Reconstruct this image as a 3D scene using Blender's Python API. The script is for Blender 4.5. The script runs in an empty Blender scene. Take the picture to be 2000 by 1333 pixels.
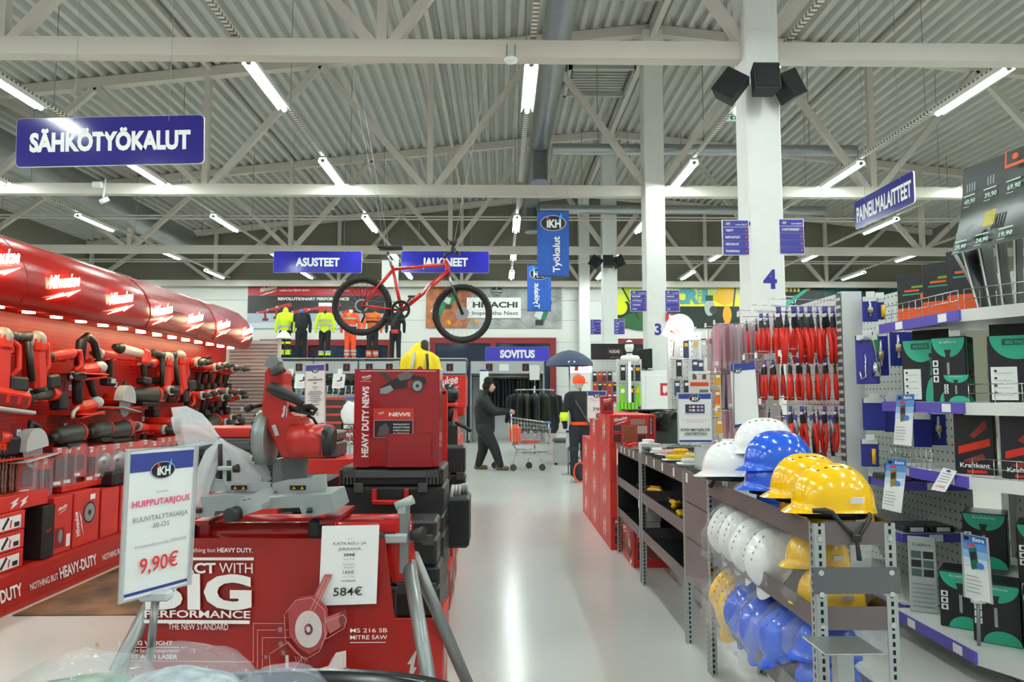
import bpy, bmesh, math, random
from mathutils import Vector as V, Matrix, Euler
random.seed(7)
PI = math.pi
R = math.radians
SC = bpy.context.scene
COL = SC.collection
# ---------------------------------------------------------------- camera
FPX, CAMZ = 1400.0, 1.37
PITCH, YAW = math.atan(108.5 / FPX), -math.atan(23 / FPX)
cam_d = bpy.data.cameras.new('camera')
cam_d.sensor_width = 36
cam_d.lens = 36 * FPX / 2000
cam_d.clip_end = 200
cam = bpy.data.objects.new('camera', cam_d)
cam.location = (0, 0, CAMZ)
cam.rotation_euler = (PI / 2 + PITCH, 0, YAW)
COL.objects.link(cam)
SC.camera = cam
CR = Euler(cam.rotation_euler).to_matrix()
def W(px, py, Y=None, X=None, Z=None):
    """the point of the hall seen at a pixel of the 2000x1333 frame, on a plane Y, X or Z = const"""
    d = CR @ V(((px - 1000) / FPX, (666.5 - py) / FPX, -1))
    o = V((0, 0, CAMZ))
    t = Y / d.y if Y is not None else (X / d.x if X is not None else (Z - CAMZ) / d.z)
    return o + d * t
# ---------------------------------------------------------------- world and exposure
world = bpy.data.worlds.new('hall_fill')  # added even fill light, enters through the open side behind the camera
SC.world = world
world.use_nodes = True
world.node_tree.nodes['Background'].inputs[0].default_value = (0.95, 0.97, 0.93, 1)
world.node_tree.nodes['Background'].inputs[1].default_value = 0.30
SC.view_settings.view_transform = 'Standard'
SC.view_settings.look = 'None'
SC.view_settings.gamma = 1
SC.view_settings.use_curve_mapping = False
SC.view_settings.exposure = 0.88
LAMP_POWER = 62.0
# ---------------------------------------------------------------- materials
_mats = {}
def lin(h):
    out = []
    for i in (0, 2, 4):
        c = int(h[i:i + 2], 16) / 255
        out.append(c / 12.92 if c <= .04045 else ((c + .055) / 1.055) ** 2.4)
    return (*out, 1)
def M(hexa, rough=.5, metal=0, emit=0, alpha=1, trans=0, coat=0, noise=0, nscale=8, bump=0, bscale=40, tag=''):
    key = (hexa, rough, metal, emit, alpha, trans, coat, noise, nscale, bump, bscale, tag)
    if key in _mats: return _mats[key]
    m = bpy.data.materials.new('mat_%s%s' % (hexa, tag))
    m.use_nodes = True
    nt = m.node_tree
    b = nt.nodes['Principled BSDF']
    I = b.inputs
    I['Base Color'].default_value = lin(hexa)
    I['Roughness'].default_value = rough
    I['Metallic'].default_value = metal
    I['Alpha'].default_value = alpha
    I['Transmission Weight'].default_value = trans
    I['Coat Weight'].default_value = coat
    if emit:
        I['Emission Color'].default_value = lin(hexa)
        I['Emission Strength'].default_value = emit
    if noise or bump:
        tc = nt.nodes.new('ShaderNodeTexCoord')
        if noise:
            n = nt.nodes.new('ShaderNodeTexNoise'); n.inputs['Scale'].default_value = nscale; n.inputs['Detail'].default_value = 4
            nt.links.new(tc.outputs['Object'], n.inputs['Vector'])
            r = nt.nodes.new('ShaderNodeMapRange')
            r.inputs[1].default_value = .3; r.inputs[2].default_value = .7
            r.inputs[3].default_value = 1 - noise; r.inputs[4].default_value = 1 + noise
            nt.links.new(n.outputs[0], r.inputs[0])
            h = nt.nodes.new('ShaderNodeHueSaturation')
            h.inputs['Color'].default_value = lin(hexa)
            nt.links.new(r.outputs[0], h.inputs['Value'])
            nt.links.new(h.outputs[0], I['Base Color'])
        if bump:
            n = nt.nodes.new('ShaderNodeTexNoise'); n.inputs['Scale'].default_value = bscale
            nt.links.new(tc.outputs['Object'], n.inputs['Vector'])
            bp = nt.nodes.new('ShaderNodeBump'); bp.inputs['Strength'].default_value = bump; bp.inputs['Distance'].default_value = .02
            nt.links.new(n.outputs[0], bp.inputs['Height'])
            nt.links.new(bp.outputs[0], I['Normal'])
    _mats[key] = m
    return m
def pegmat(hexa, hole, pitch=.025, rad=.2, axes='YZ', rough=.5, metal=0):
    """sheet metal with a grid of punched holes (object space)"""
    key = ('peg', hexa, hole, pitch, rad, axes, rough, metal)
    if key in _mats: return _mats[key]
    m = bpy.data.materials.new('mat_punched_' + hexa); m.use_nodes = True
    nt = m.node_tree; b = nt.nodes['Principled BSDF']
    b.inputs['Roughness'].default_value = rough; b.inputs['Metallic'].default_value = metal
    tc = nt.nodes.new('ShaderNodeTexCoord'); sp = nt.nodes.new('ShaderNodeSeparateXYZ')
    nt.links.new(tc.outputs['Object'], sp.inputs[0])
    sq = []
    if axes == 'POST':
        lanes = []
        for ax in 'XY':
            ab = nt.nodes.new('ShaderNodeMath'); ab.operation = 'ABSOLUTE'; nt.links.new(sp.outputs[ax], ab.inputs[0])
            lt = nt.nodes.new('ShaderNodeMath'); lt.operation = 'LESS_THAN'; lt.inputs[1].default_value = .0048; nt.links.new(ab.outputs[0], lt.inputs[0]); lanes.append(lt)
        mxl = nt.nodes.new('ShaderNodeMath'); mxl.operation = 'MAXIMUM'; nt.links.new(lanes[0].outputs[0], mxl.inputs[0]); nt.links.new(lanes[1].outputs[0], mxl.inputs[1])
    for a in ('Z' if axes == 'POST' else axes):
        mul = nt.nodes.new('ShaderNodeMath'); mul.operation = 'DIVIDE'; mul.inputs[1].default_value = pitch
        nt.links.new(sp.outputs['XYZ'.index(a)], mul.inputs[0])
        fr = nt.nodes.new('ShaderNodeMath'); fr.operation = 'FRACT'; nt.links.new(mul.outputs[0], fr.inputs[0])
        su = nt.nodes.new('ShaderNodeMath'); su.operation = 'SUBTRACT'; su.inputs[1].default_value = .5; nt.links.new(fr.outputs[0], su.inputs[0])
        po = nt.nodes.new('ShaderNodeMath'); po.operation = 'POWER'; po.inputs[1].default_value = 2
        ab = nt.nodes.new('ShaderNodeMath'); ab.operation = 'ABSOLUTE'; nt.links.new(su.outputs[0], ab.inputs[0])
        nt.links.new(ab.outputs[0], po.inputs[0]); sq.append(po)
    if len(sq) == 2:
        ad = nt.nodes.new('ShaderNodeMath'); nt.links.new(sq[0].outputs[0], ad.inputs[0]); nt.links.new(sq[1].outputs[0], ad.inputs[1])
    else: ad = sq[0]
    lt = nt.nodes.new('ShaderNodeMath'); lt.operation = 'LESS_THAN'; lt.inputs[1].default_value = rad * rad
    nt.links.new(ad.outputs[0], lt.inputs[0])
    if axes == 'POST':
        an = nt.nodes.new('ShaderNodeMath'); an.operation = 'MULTIPLY'; nt.links.new(lt.outputs[0], an.inputs[0]); nt.links.new(mxl.outputs[0], an.inputs[1]); lt = an
    mx = nt.nodes.new('ShaderNodeMix'); mx.data_type = 'RGBA'
    mx.inputs['A'].default_value = lin(hexa); mx.inputs['B'].default_value = lin(hole)
    nt.links.new(lt.outputs[0], mx.inputs['Factor']); nt.links.new(mx.outputs['Result'], b.inputs['Base Color'])
    _mats[key] = m
    return m
# ---------------------------------------------------------------- mesh builder
X3, Y3, Z3 = V((1, 0, 0)), V((0, 1, 0)), V((0, 0, 1))
def FR(o, yaw=0, tilt=0, roll=0):
    """frame of an upright face: local x along it, y up, z out of it. yaw 0 looks at -Y, 90 at +X, -90 at -X; tilt leans the top back"""
    return Matrix.Translation(V(o)) @ Matrix.Rotation(R(yaw), 4, 'Z') @ Matrix.Rotation(R(90 - tilt), 4, 'X') @ Matrix.Rotation(R(roll), 4, 'Z')
def T(x=0, y=0, z=0, rx=0, ry=0, rz=0):
    return Matrix.Translation((x, y, z)) @ Euler((R(rx), R(ry), R(rz))).to_matrix().to_4x4()
class MB:
    def __init__(s, m=None): s.v, s.f, s.k, s.sm, s.m = [], [], [], [], (m or Matrix())
    def at(s, m): s.m = m; return s
    def add(s, vs, fs, mi=0, smooth=False):
        b = len(s.v); s.v += [s.m @ V(p) for p in vs]
        s.f += [tuple(i + b for i in f) for f in fs]; s.k += [mi] * len(fs); s.sm += [smooth] * len(fs)
        return s
    def box(s, c, d, mi=0, bev=0):
        x, y, z = d[0] / 2, d[1] / 2, d[2] / 2; c = V(c)
        sg = [(a, b, e) for a in (-1, 1) for b in (-1, 1) for e in (-1, 1)]
        if not bev:
            return s.add([c + V((a * x, b * y, e * z)) for a, b, e in sg],
                         [(0, 1, 3, 2), (4, 6, 7, 5), (0, 4, 5, 1), (2, 3, 7, 6), (0, 2, 6, 4), (1, 5, 7, 3)], mi)
        q = min(bev, x * .9, y * .9, z * .9); vs = []; ix = {}
        for g in sg:
            for ax in range(3):
                p = [g[0] * (x - q), g[1] * (y - q), g[2] * (z - q)]; p[ax] = g[ax] * (x, y, z)[ax]
                ix[g, ax] = len(vs); vs.append(c + V(p))
        fs = []
        for ax in range(3):
            o = [i for i in range(3) if i != ax]
            for sd in (-1, 1):
                l = []
                for u, w in ((-1, -1), (1, -1), (1, 1), (-1, 1)):
                    g = [0, 0, 0]; g[ax] = sd; g[o[0]] = u; g[o[1]] = w; l.append(ix[tuple(g), ax])
                fs.append(tuple(l))
            for u in (-1, 1):
                for w in (-1, 1):
                    g1 = [0, 0, 0]; g1[o[0]] = u; g1[o[1]] = w; g2 = list(g1); g1[ax] = -1; g2[ax] = 1
                    g1, g2 = tuple(g1), tuple(g2); fs.append((ix[g1, o[0]], ix[g2, o[0]], ix[g2, o[1]], ix[g1, o[1]]))
        for g in sg: fs.append((ix[g, 0], ix[g, 1], ix[g, 2]))
        return s.add(vs, fs, mi)
    def tube(s, pts, r, n=10, mi=0, closed=False, caps=True, smooth=True):
        pts = [V(p) for p in pts]; N = len(pts); rs = r if isinstance(r, (list, tuple)) else [r] * N
        vs = []; up = None
        for i, p in enumerate(pts):
            if closed: t = pts[(i + 1) % N] - pts[i - 1]
            else: t = pts[min(i + 1, N - 1)] - pts[max(i - 1, 0)]
            t = t.normalized() if t.length > 1e-9 else Z3
            if up is None: up = t.orthogonal().normalized()
            else:
                up = up - t * up.dot(t); up = up.normalized() if up.length > 1e-6 else t.orthogonal().normalized()
            w = t.cross(up)
            for k in range(n):
                a = 2 * PI * k / n; vs.append(p + (up * math.cos(a) + w * math.sin(a)) * rs[i])
        fs = []
        for i in range(N if closed else N - 1):
            j = (i + 1) % N
            for k in range(n):
                l = (k + 1) % n; fs.append((i * n + k, i * n + l, j * n + l, j * n + k))
        s.add(vs, fs, mi, smooth)
        if caps and not closed:
            s.add(vs[:n], [tuple(range(n))[::-1]], mi); s.add(vs[-n:], [tuple(range(n))], mi)
        return s
    def cyl(s, a, b, r0, r1=None, n=12, mi=0, caps=True, smooth=True):
        return s.tube([a, b], [r0, r0 if r1 is None else r1], n, mi, False, caps, smooth)
    def bar(s, a, b, w, h, mi=0):
        """a straight bar of rectangular section (w level, h upward)"""
        a, b = V(a), V(b); t = (b - a).normalized(); u = t.cross(Z3)
        u = u.normalized() if u.length > 1e-4 else X3.copy(); q = u.cross(t).normalized(); u = u * w / 2; q = q * h / 2
        vs = [p + i * u + j * q for p in (a, b) for i, j in ((-1, -1), (1, -1), (1, 1), (-1, 1))]
        return s.add(vs, [(0, 1, 2, 3), (7, 6, 5, 4)] + [(i, i + 4, (i + 1) % 4 + 4, (i + 1) % 4) for i in range(4)], mi)
    def prism(s, poly, z0, z1, mi=0, smooth=False):
        n = len(poly); vs = [(p[0], p[1], z0) for p in poly] + [(p[0], p[1], z1) for p in poly]
        s.add(vs, [tuple(range(n))[::-1], tuple(range(n, 2 * n))], mi)
        return s.add(vs, [(i, (i + 1) % n, (i + 1) % n + n, i + n) for i in range(n)], mi, smooth)
    def lathe(s, prof, n=20, mi=0, smooth=True, sx=1, sy=1, c=(0, 0, 0), arc=1):
        m = len(prof); vs = []; c = V(c)
        full = arc == 1; N = n if full else n + 1
        for k in range(N):
            a = 2 * PI * arc * k / n
            vs += [c + V((r * math.cos(a) * sx, r * math.sin(a) * sy, z)) for r, z in prof]
        fs = []
        for k in range(n):
            l = (k + 1) % N
            for i in range(m - 1): fs.append((k * m + i, l * m + i, l * m + i + 1, k * m + i + 1))
        return s.add(vs, fs, mi, smooth)
    def ball(s, c, r, n=14, mi=0, m=8):
        r = (r, r, r) if not isinstance(r, (list, tuple)) else r; c = V(c)
        vs = [c - V((0, 0, r[2]))]; fs = []
        for i in range(1, m):
            p = -PI / 2 + PI * i / m
            vs += [c + V((r[0] * math.cos(p) * math.cos(2 * PI * k / n), r[1] * math.cos(p) * math.sin(2 * PI * k / n), r[2] * math.sin(p))) for k in range(n)]
        vs.append(c + V((0, 0, r[2])))
        for k in range(n):
            l = (k + 1) % n; fs.append((0, 1 + l, 1 + k)); fs.append((len(vs) - 1, 1 + (m - 2) * n + k, 1 + (m - 2) * n + l))
            for i in range(m - 2): fs.append((1 + i * n + k, 1 + i * n + l, 1 + (i + 1) * n + l, 1 + (i + 1) * n + k))
        return s.add(vs, fs, mi, True)
    def caps(s, a, b, r0, r1, n=12, mi=0):
        """tapered capsule for body shapes"""
        a, b = V(a), V(b); t = (b - a).normalized()
        pts, rs = [], []
        for k in range(4): q = k / 4; pts.append(a - t * r0 * math.cos(q * PI / 2)); rs.append(max(r0 * math.sin(q * PI / 2), .001))
        pts.append(a); rs.append(r0); pts.append(b); rs.append(r1)
        for k in range(1, 5): q = k / 4; pts.append(b + t * r1 * math.sin(q * PI / 2)); rs.append(max(r1 * math.cos(q * PI / 2), .001))
        return s.tube(pts, rs, n, mi)
    def grid(s, fn, nu, nv, mi=0, smooth=True, th=0):
        vs = [fn(i / nu, j / nv) for i in range(nu + 1) for j in range(nv + 1)]
        fs = [(i * (nv + 1) + j, (i + 1) * (nv + 1) + j, (i + 1) * (nv + 1) + j + 1, i * (nv + 1) + j + 1) for i in range(nu) for j in range(nv)]
        return s.add(vs, fs, mi, smooth)
# ---------------------------------------------------------------- lettering and printed graphics
_txt = {}
def textmesh(t, bold=0, res=3):
    key = (t, bold, res)
    if key not in _txt:
        cu = bpy.data.curves.new('lettering', 'FONT'); cu.body = t; cu.size = 1; cu.offset = bold
        cu.resolution_u = res; cu.fill_mode = 'BOTH'
        ob = bpy.data.objects.new('lettering', cu)
        me = bpy.data.meshes.new_from_object(ob)
        vs = [tuple(v.co) for v in me.vertices]; fs = [tuple(p.vertices) for p in me.polygons]
        bpy.data.objects.remove(ob); bpy.data.curves.remove(cu); bpy.data.meshes.remove(me)
        xs = [v[0] for v in vs] or [0]; ys = [v[1] for v in vs] or [0]
        _txt[key] = (vs, fs, min(xs), max(xs), min(ys), max(ys))
    return _txt[key]
class Art(MB):
    """flat print: layers of ink lying on the face of a frame, each a hair above the one before"""
    def __init__(s, m=None, lift=.0006, step=.0004): super().__init__(m); s.z = lift; s.step = step; s.mats = []
    def mi(s, mat):
        if mat not in s.mats: s.mats.append(mat)
        return s.mats.index(mat)
    def poly(s, pts, mat):
        s.add([(p[0], p[1], s.z) for p in pts], [tuple(range(len(pts)))], s.mi(mat)); s.z += s.step; return s
    def rect(s, x0, y0, x1, y1, mat): return s.poly([(x0, y0), (x1, y0), (x1, y1), (x0, y1)], mat)
    def frame(s, x0, y0, x1, y1, w, mat):
        z = s.z
        for q in ((x0, y0, x1, y0 + w), (x0, y1 - w, x1, y1), (x0, y0 + w, x0 + w, y1 - w), (x1 - w, y0 + w, x1, y1 - w)): s.rect(*q, mat); s.z = z
        s.z = z + s.step; return s
    def oval(s, cx, cy, rx, ry, mat, n=28):
        return s.poly([(cx + rx * math.cos(2 * PI * k / n), cy + ry * math.sin(2 * PI * k / n)) for k in range(n)], mat)
    def line(s, a, b, w, mat):
        a, b = V((*a, 0)), V((*b, 0)); t = (b - a).normalized(); q = V((-t.y, t.x, 0)) * w / 2
        return s.poly([a - q, b - q, b + q, a + q], mat)
    def text(s, t, x, y, h, mat, bold=.0, al='c', w=None, shear=0, rot=0, res=3, mirror=False, flip=False):
        """h is the height of a capital; w squeezes or stretches to a width"""
        vs, fs, x0, x1, y0, y1 = textmesh(t, bold, res)
        k = h / .70; kx = k
        if w: kx = w / max(x1 - x0, 1e-6)
        ox = {'l': -x0, 'c': -(x0 + x1) / 2, 'r': -x1}[al]
        c, sn = math.cos(R(rot)), math.sin(R(rot)); out = []
        for a, b, _ in vs:
            u, v_ = (a + ox) * kx, b * k; u += v_ * shear
            if mirror: u = -u
            if flip: v_ = -v_
            out.append((x + u * c - v_ * sn, y + u * sn + v_ * c, s.z))
        s.add(out, fs, s.mi(mat)); s.z += s.step; return s
    def put(s, name, parent=None): return O(name, s, s.mats, parent)
# ---------------------------------------------------------------- objects
def O(name, mb, mats, parent=None, recalc=True):
    me = bpy.data.meshes.new(name)
    me.from_pydata([tuple(v) for v in mb.v], [], mb.f)
    for m in (mats if isinstance(mats, (list, tuple)) else [mats]): me.materials.append(m)
    me.polygons.foreach_set('material_index', mb.k); me.polygons.foreach_set('use_smooth', mb.sm)
    me.update()
    if recalc and not isinstance(mb, Art):
        bm = bmesh.new(); bm.from_mesh(me); bmesh.ops.remove_doubles(bm, verts=bm.verts, dist=1e-6)
        bmesh.ops.recalc_face_normals(bm, faces=bm.faces); bm.to_mesh(me); bm.free()
    ob = bpy.data.objects.new(name, me); COL.objects.link(ob)
    if parent is not None: ob.parent = parent
    return ob
LABELS = {}
def tag(o, label, cat, group=None, kind=None):
    o['label'] = label; o['category'] = cat
    if group: o['group'] = group
    if kind: o['kind'] = kind
    LABELS.setdefault(label, []).append(o.name)
    return o
def E(name, label, cat, loc=(0, 0, 0), rz=0, group=None):
    o = bpy.data.objects.new(name, None); o.empty_display_size = .1; COL.objects.link(o)
    o.location = loc; o.rotation_euler = (0, 0, R(rz))
    return tag(o, label, cat, group)
def ST(name, mb, mats, label=None):
    o = O(name, mb, mats); o['kind'] = 'structure'
    if label: o['label'] = label
    return o
def kids(o): return [c for c in KIDS.get(o.name, [])]
def dup(root, loc, rot=(0, 0, 0), label=None, cat=None, group=None, scale=None, recolor=None):
    def cp(o, par):
        c = o.copy(); COL.objects.link(c)
        if par is not None: c.parent = par
        if recolor and o.type == 'MESH' and o.name.split('.')[0] in recolor:
            c.data = o.data.copy(); c.data.materials.clear()
            for mm in recolor[o.name.split('.')[0]]: c.data.materials.append(mm)
        for k in o.children: cp(k, c)
        return c
    r = cp(root, None); r.location = loc; r.rotation_euler = tuple(R(a) for a in rot)
    if scale: r.scale = (scale,) * 3 if not isinstance(scale, (tuple, list)) else scale
    tag(r, label or root['label'], cat or root['category'], group or root.get('group'))
    return r
ORD = ['first', 'second', 'third', 'fourth', 'fifth', 'sixth', 'seventh', 'eighth', 'ninth', 'tenth', 'eleventh', 'twelfth',
       'thirteenth', 'fourteenth', 'fifteenth', 'sixteenth', 'seventeenth', 'eighteenth', 'nineteenth', 'twentieth', 'twenty-first', 'twenty-second', 'twenty-third', 'twenty-fourth']
# common inks and surfaces
WHITE = M('EDEFEC', .45); PAPER = M('F0F2F0', .55); BLACK = M('131416', .45); INK = M('26282C', .6); NAVY = M('2B2A8E', .35)
BLUE = M('3346A8', .4); RED = M('C8231C', .4); REDG = M('B3191B', .3); DKRED = M('7E1416', .45); STEEL = M('A9ADAF', .35, .8); GREY = M('7E8284', .5)
PINK = M('E23A6E', .5); REDTX = M('E0332F', .5); LTBLUE = M('3FA9E0', .4); CHROME = M('C9CCCE', .2, 1); SILV = M('B9BCBE', .5, .2)
DARK = M('232527', .5); GREYTX = M('8A8D90', .6); YEL = M('F2B705', .35); GREEN = M('159A74', .5); ORANGE = M('EE5A1E', .5); PURP = M('5B53A9', .4)
def ikh(a, cx, cy, w, mirror=False):
    """oval shop mark with dot and blue sail"""
    h = w * .62; s = -1 if mirror else 1
    a.oval(cx, cy, w * .5, h * .5, SILV); a.oval(cx, cy, w * .465, h * .455, BLACK)
    a.poly([(cx + s * w * .15, cy - h * .05), (cx + s * w * .36, cy + h * .3), (cx + s * w * .31, cy + h * .68)][::s], LTBLUE)
    a.text('I', cx - s * w * .21, cy - h * .27, h * .42, WHITE, .04, mirror=mirror)
    a.text('KH', cx + s * w * .07, cy - h * .27, h * .48, WHITE, .04, w=w * .46, mirror=mirror)
    a.oval(cx - s * w * .21, cy + h * .3, w * .055, w * .055, REDTX)
    return a
def milw(a, x, y, w, mat, rot=0):
    """slanted brush-script word with a lightning stroke beneath it"""
    c, s = math.cos(R(rot)), math.sin(R(rot))
    q = lambda u, v: (x + u * w * c - v * w * s, y + u * w * s + v * w * c)
    up = 14
    a.text('Milwaukee', *q(0, -.02), w * .235, mat, .028, w=w * .95, shear=.28, rot=rot + up)
    a.poly([q(-.52, -.36), q(-.02, -.13), q(-.06, -.17), q(.52, .02), q(.12, -.20), q(.16, -.15)], mat)
    return a
# ================================================================ the hall
ROOF = M('BFBFB8', .55, noise=.04, nscale=1.5); STEELW = M('CBC6BB', .5); UPPER = M('807D6E', .7, noise=.04, nscale=.7)
WALLW = M('DCDDD8', .45); COLW = M('E2E4E0', .5, noise=.02)
def floor_mat():
    m = M('D0D0CB', .16, noise=.03, nscale=.8, tag='floor'); nt = m.node_tree; b = nt.nodes['Principled BSDF']
    tc = nt.nodes.new('ShaderNodeTexCoord'); br = nt.nodes.new('ShaderNodeTexNoise'); br.inputs['Scale'].default_value = 14
    nt.links.new(tc.outputs['Object'], br.inputs['Vector']); mr = nt.nodes.new('ShaderNodeMapRange')
    mr.inputs[3].default_value = .12; mr.inputs[4].default_value = .26
    nt.links.new(br.outputs[0], mr.inputs[0]); nt.links.new(mr.outputs[0], b.inputs['Roughness'])
    return m
XL, XR, YB, RIDGE = -15.5, 16.5, 27.0, 9.18
ST('floor', MB().box((.5, 12, -.05), (32, 30.2, .1)), floor_mat())
zr = lambda x: RIDGE - .108 * abs(x - 3.15)
def deck(x0, x1):
    m = MB(); p = .26; pts = []; x = x0
    while x < x1 - 1e-6:
        for dx, dz in ((0, 0), (.1, 0), (.145, .11), (.215, .11)): pts.append((x + dx, dz))
        x += p
    pts = [(min(q, x1), d) for q, d in pts] + [(x1, 0)]
    vs = [(q, y, zr(q) + d) for y in (-3, YB + .1) for q, d in pts]; n = len(pts)
    return m.add(vs, [(i, i + 1, i + 1 + n, i + n) for i in range(n - 1)])
ST('ceiling', deck(XL, 3.15), ROOF); ST('ceiling.001', deck(3.15, XR), ROOF)
m = MB(); zs = [0, .9, 1.75, 2.6, 3.42, 4.25, 5.0, 5.62]
for a, b in zip(zs, zs[1:]): m.box(((XL + XR) / 2, YB + .06, (a + b) / 2), (XR - XL, .12, b - a - .012), 0)
m.box(((XL + XR) / 2, YB + .1, 2.8), (XR - XL, .1, 5.6), 1)
ST('wall_back', m, [WALLW, GREY])
m = MB(); m.prism([(XL, 5.62), (XR, 5.62), (XR, zr(XR)), (3.15, RIDGE), (XL, zr(XL))], -.12, .0)
m.v = [V((v.x, YB - v.z, v.y)) for v in m.v]
for x in range(-14, 17, 3): m.box((x + .4, YB - .004, 6.9), (.012, .01, 2.4))
ST('wall_back_upper', m, UPPER)
for nm, x in (('wall_left', XL), ('wall_right', XR)):
    ST(nm, MB().box((x, 12, 3.9), (.12, 30, 7.8)), UPPER)
# dark red window frames with night-dark panes along the back wall
for i, (x0, x1, z1, mull) in enumerate(((-9.0, -4.0, 3.5, 3), (-2.65, 2.1, 3.58, 2), (4.1, 9.4, 3.55, 3))):
    m = MB(); w = .22; Y = YB - .05
    m.box(((x0 + x1) / 2, Y, z1 - w / 2), (x1 - x0, .14, w))
    for k in range(mull + 1): m.box((x0 + w / 2 + (x1 - x0 - w) * k / mull, Y, (z1 - w) / 2), (w, .13, z1 - w))
    f = ST('window_%d' % (i + 1), m, M('7A1A1E', .4))
    O('pane', MB().box(((x0 + x1) / 2, YB - .02, z1 / 2), (x1 - x0 - .1, .03, z1 - .1)), M('1C2A3E', .08), f)
for k in range(4):
    y = 8.5 + 6 * k if k < 3 else 26.75
    c = ST('column' if not k else 'column.%03d' % k, MB().box((3.15, y, 4.5), (.41, .41, 9.0), 0, .02), COLW)
    num = '4321'[k]; zz = (2.75, 2.72, 2.58, 2.6)[k]
    Art(FR((3.15, y - .207, zz))).text(num, .02, -.11, .22 if k else .215, NAVY, .035).put('number', c)
for k in range(4):
    y = 8.5 + 6 * k if k < 3 else 26.7; m = MB(); zb = 5.59
    for x0, x1 in ((XL, 2.95), (3.35, XR)): m.box(((x0 + x1) / 2, y, zb), (x1 - x0, .18, .22))
    m.bar((XL, y, zr(XL) - .12), (3.15, y, RIDGE - .12), .18, .2); m.bar((3.15, y, RIDGE - .12), (XR, y, zr(XR) - .12), .18, .2)
    for j in range(-4, 4):
        xb = 3.15 + 4.6 * j
        if xb < XL or xb > XR: continue
        if j: m.box((xb, y, (zb + zr(xb)) / 2), (.12, .12, zr(xb) - zb - .2))
        for s in (-1, 1):
            xt = xb + 2.3 * s
            if XL < xt < XR: m.bar((xb + .12 * s, y, zb + .08), (xt, y, zr(xt) - .2), .12, .12)
    ST('roof_truss' if not k else 'roof_truss.%03d' % k, m, STEELW)
m = MB()
for x in (-10.6, -6.0, -1.4, 3.15, 7.8, 12.4): m.box((x, 12, zr(x) - .05), (.09, 30, .1))
m.box((3.15, 12, RIDGE - .3), (.12, 30, .14))
ST('roof_purlin', m, STEELW)
for k, (y, z) in enumerate(((17.4, 5.72), (23.4, 5.78))):
    m = MB()
    for d in (0, .07): m.box((.5, y, z + d), (31.5, .03, .03))
    ST('cable_rail' if not k else 'cable_rail.001', m, STEELW)
# roof hatches with slats
for k, (y, sz) in enumerate(((12.2, 1.1), (16.6, 1.1))):
    x = 2.35; m = MB(); z = zr(x) - .05
    m.box((x, y, z - .02), (1.5, 1.5, .06), 1)
    for q in range(9): m.box((x, y - .6 + q * .15, z - .07), (1.3, .05, .05), 0)
    for s in (-1, 1):
        m.box((x + s * .75, y, z - .1), (.08, 1.58, .2), 0); m.box((x, y + s * .75, z - .1), (1.58, .08, .2), 0)
    ST('roof_hatch' if not k else 'roof_hatch.001', m, [ROOF, M('6E6D66', .7)])
# ventilation ducts
DUCT = M('A4A9AA', .32, .75, noise=.06, nscale=12)
def duct(a, b, r, label, outlets=()):
    e = E('ventilation_duct', label, 'duct', a); m = MB(); a, b = V(a), V(b); n = int((b - a).length / .14)
    pts, rs = [], []
    for i in range(n + 1):
        p = (b - a) * i / n
        pts += [p, p + (b - a).normalized() * .02]; rs += [r * 1.02, r]
    m.tube(pts, rs, 22); O('duct_pipe', m, DUCT, e)
    for o in outlets:
        q = V(o) - a; mm = MB().cyl(q, q - V((0, 0, .75)), .17, n=20).cyl(q - V((0, 0, .75)), q - V((0, 0, .8)), .17, .21, 20)
        O('duct_outlet', mm, DUCT, e)
    for k in range(3):
        p = (b - a) * (.15 + .35 * k); O('hanger', MB().cyl(p + V((0, 0, r)), (p.x, p.y, zr(a.x + p.x) - a.z), .008, n=6), GREY, e)
duct((.87, -2, 6.95), (.87, 21.5, 6.95), .225, 'wide silver spiral duct running down the hall above the aisle', ((.87, 15.4, 6.85), (.9, 20.2, 6.85)))
duct((1.1, 14.9, 6.63), (7.6, 14.9, 6.63), .12, 'narrow silver cross duct behind the second roof truss')
duct((1.1, 20.1, 6.7), (9.3, 20.1, 6.7), .13, 'narrow silver cross duct in front of the back wall')
duct((-10.6, 4, 6.6), (-10.6, 24, 6.6), .4, 'dull wide duct high over the red tool wall on the left')
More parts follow.
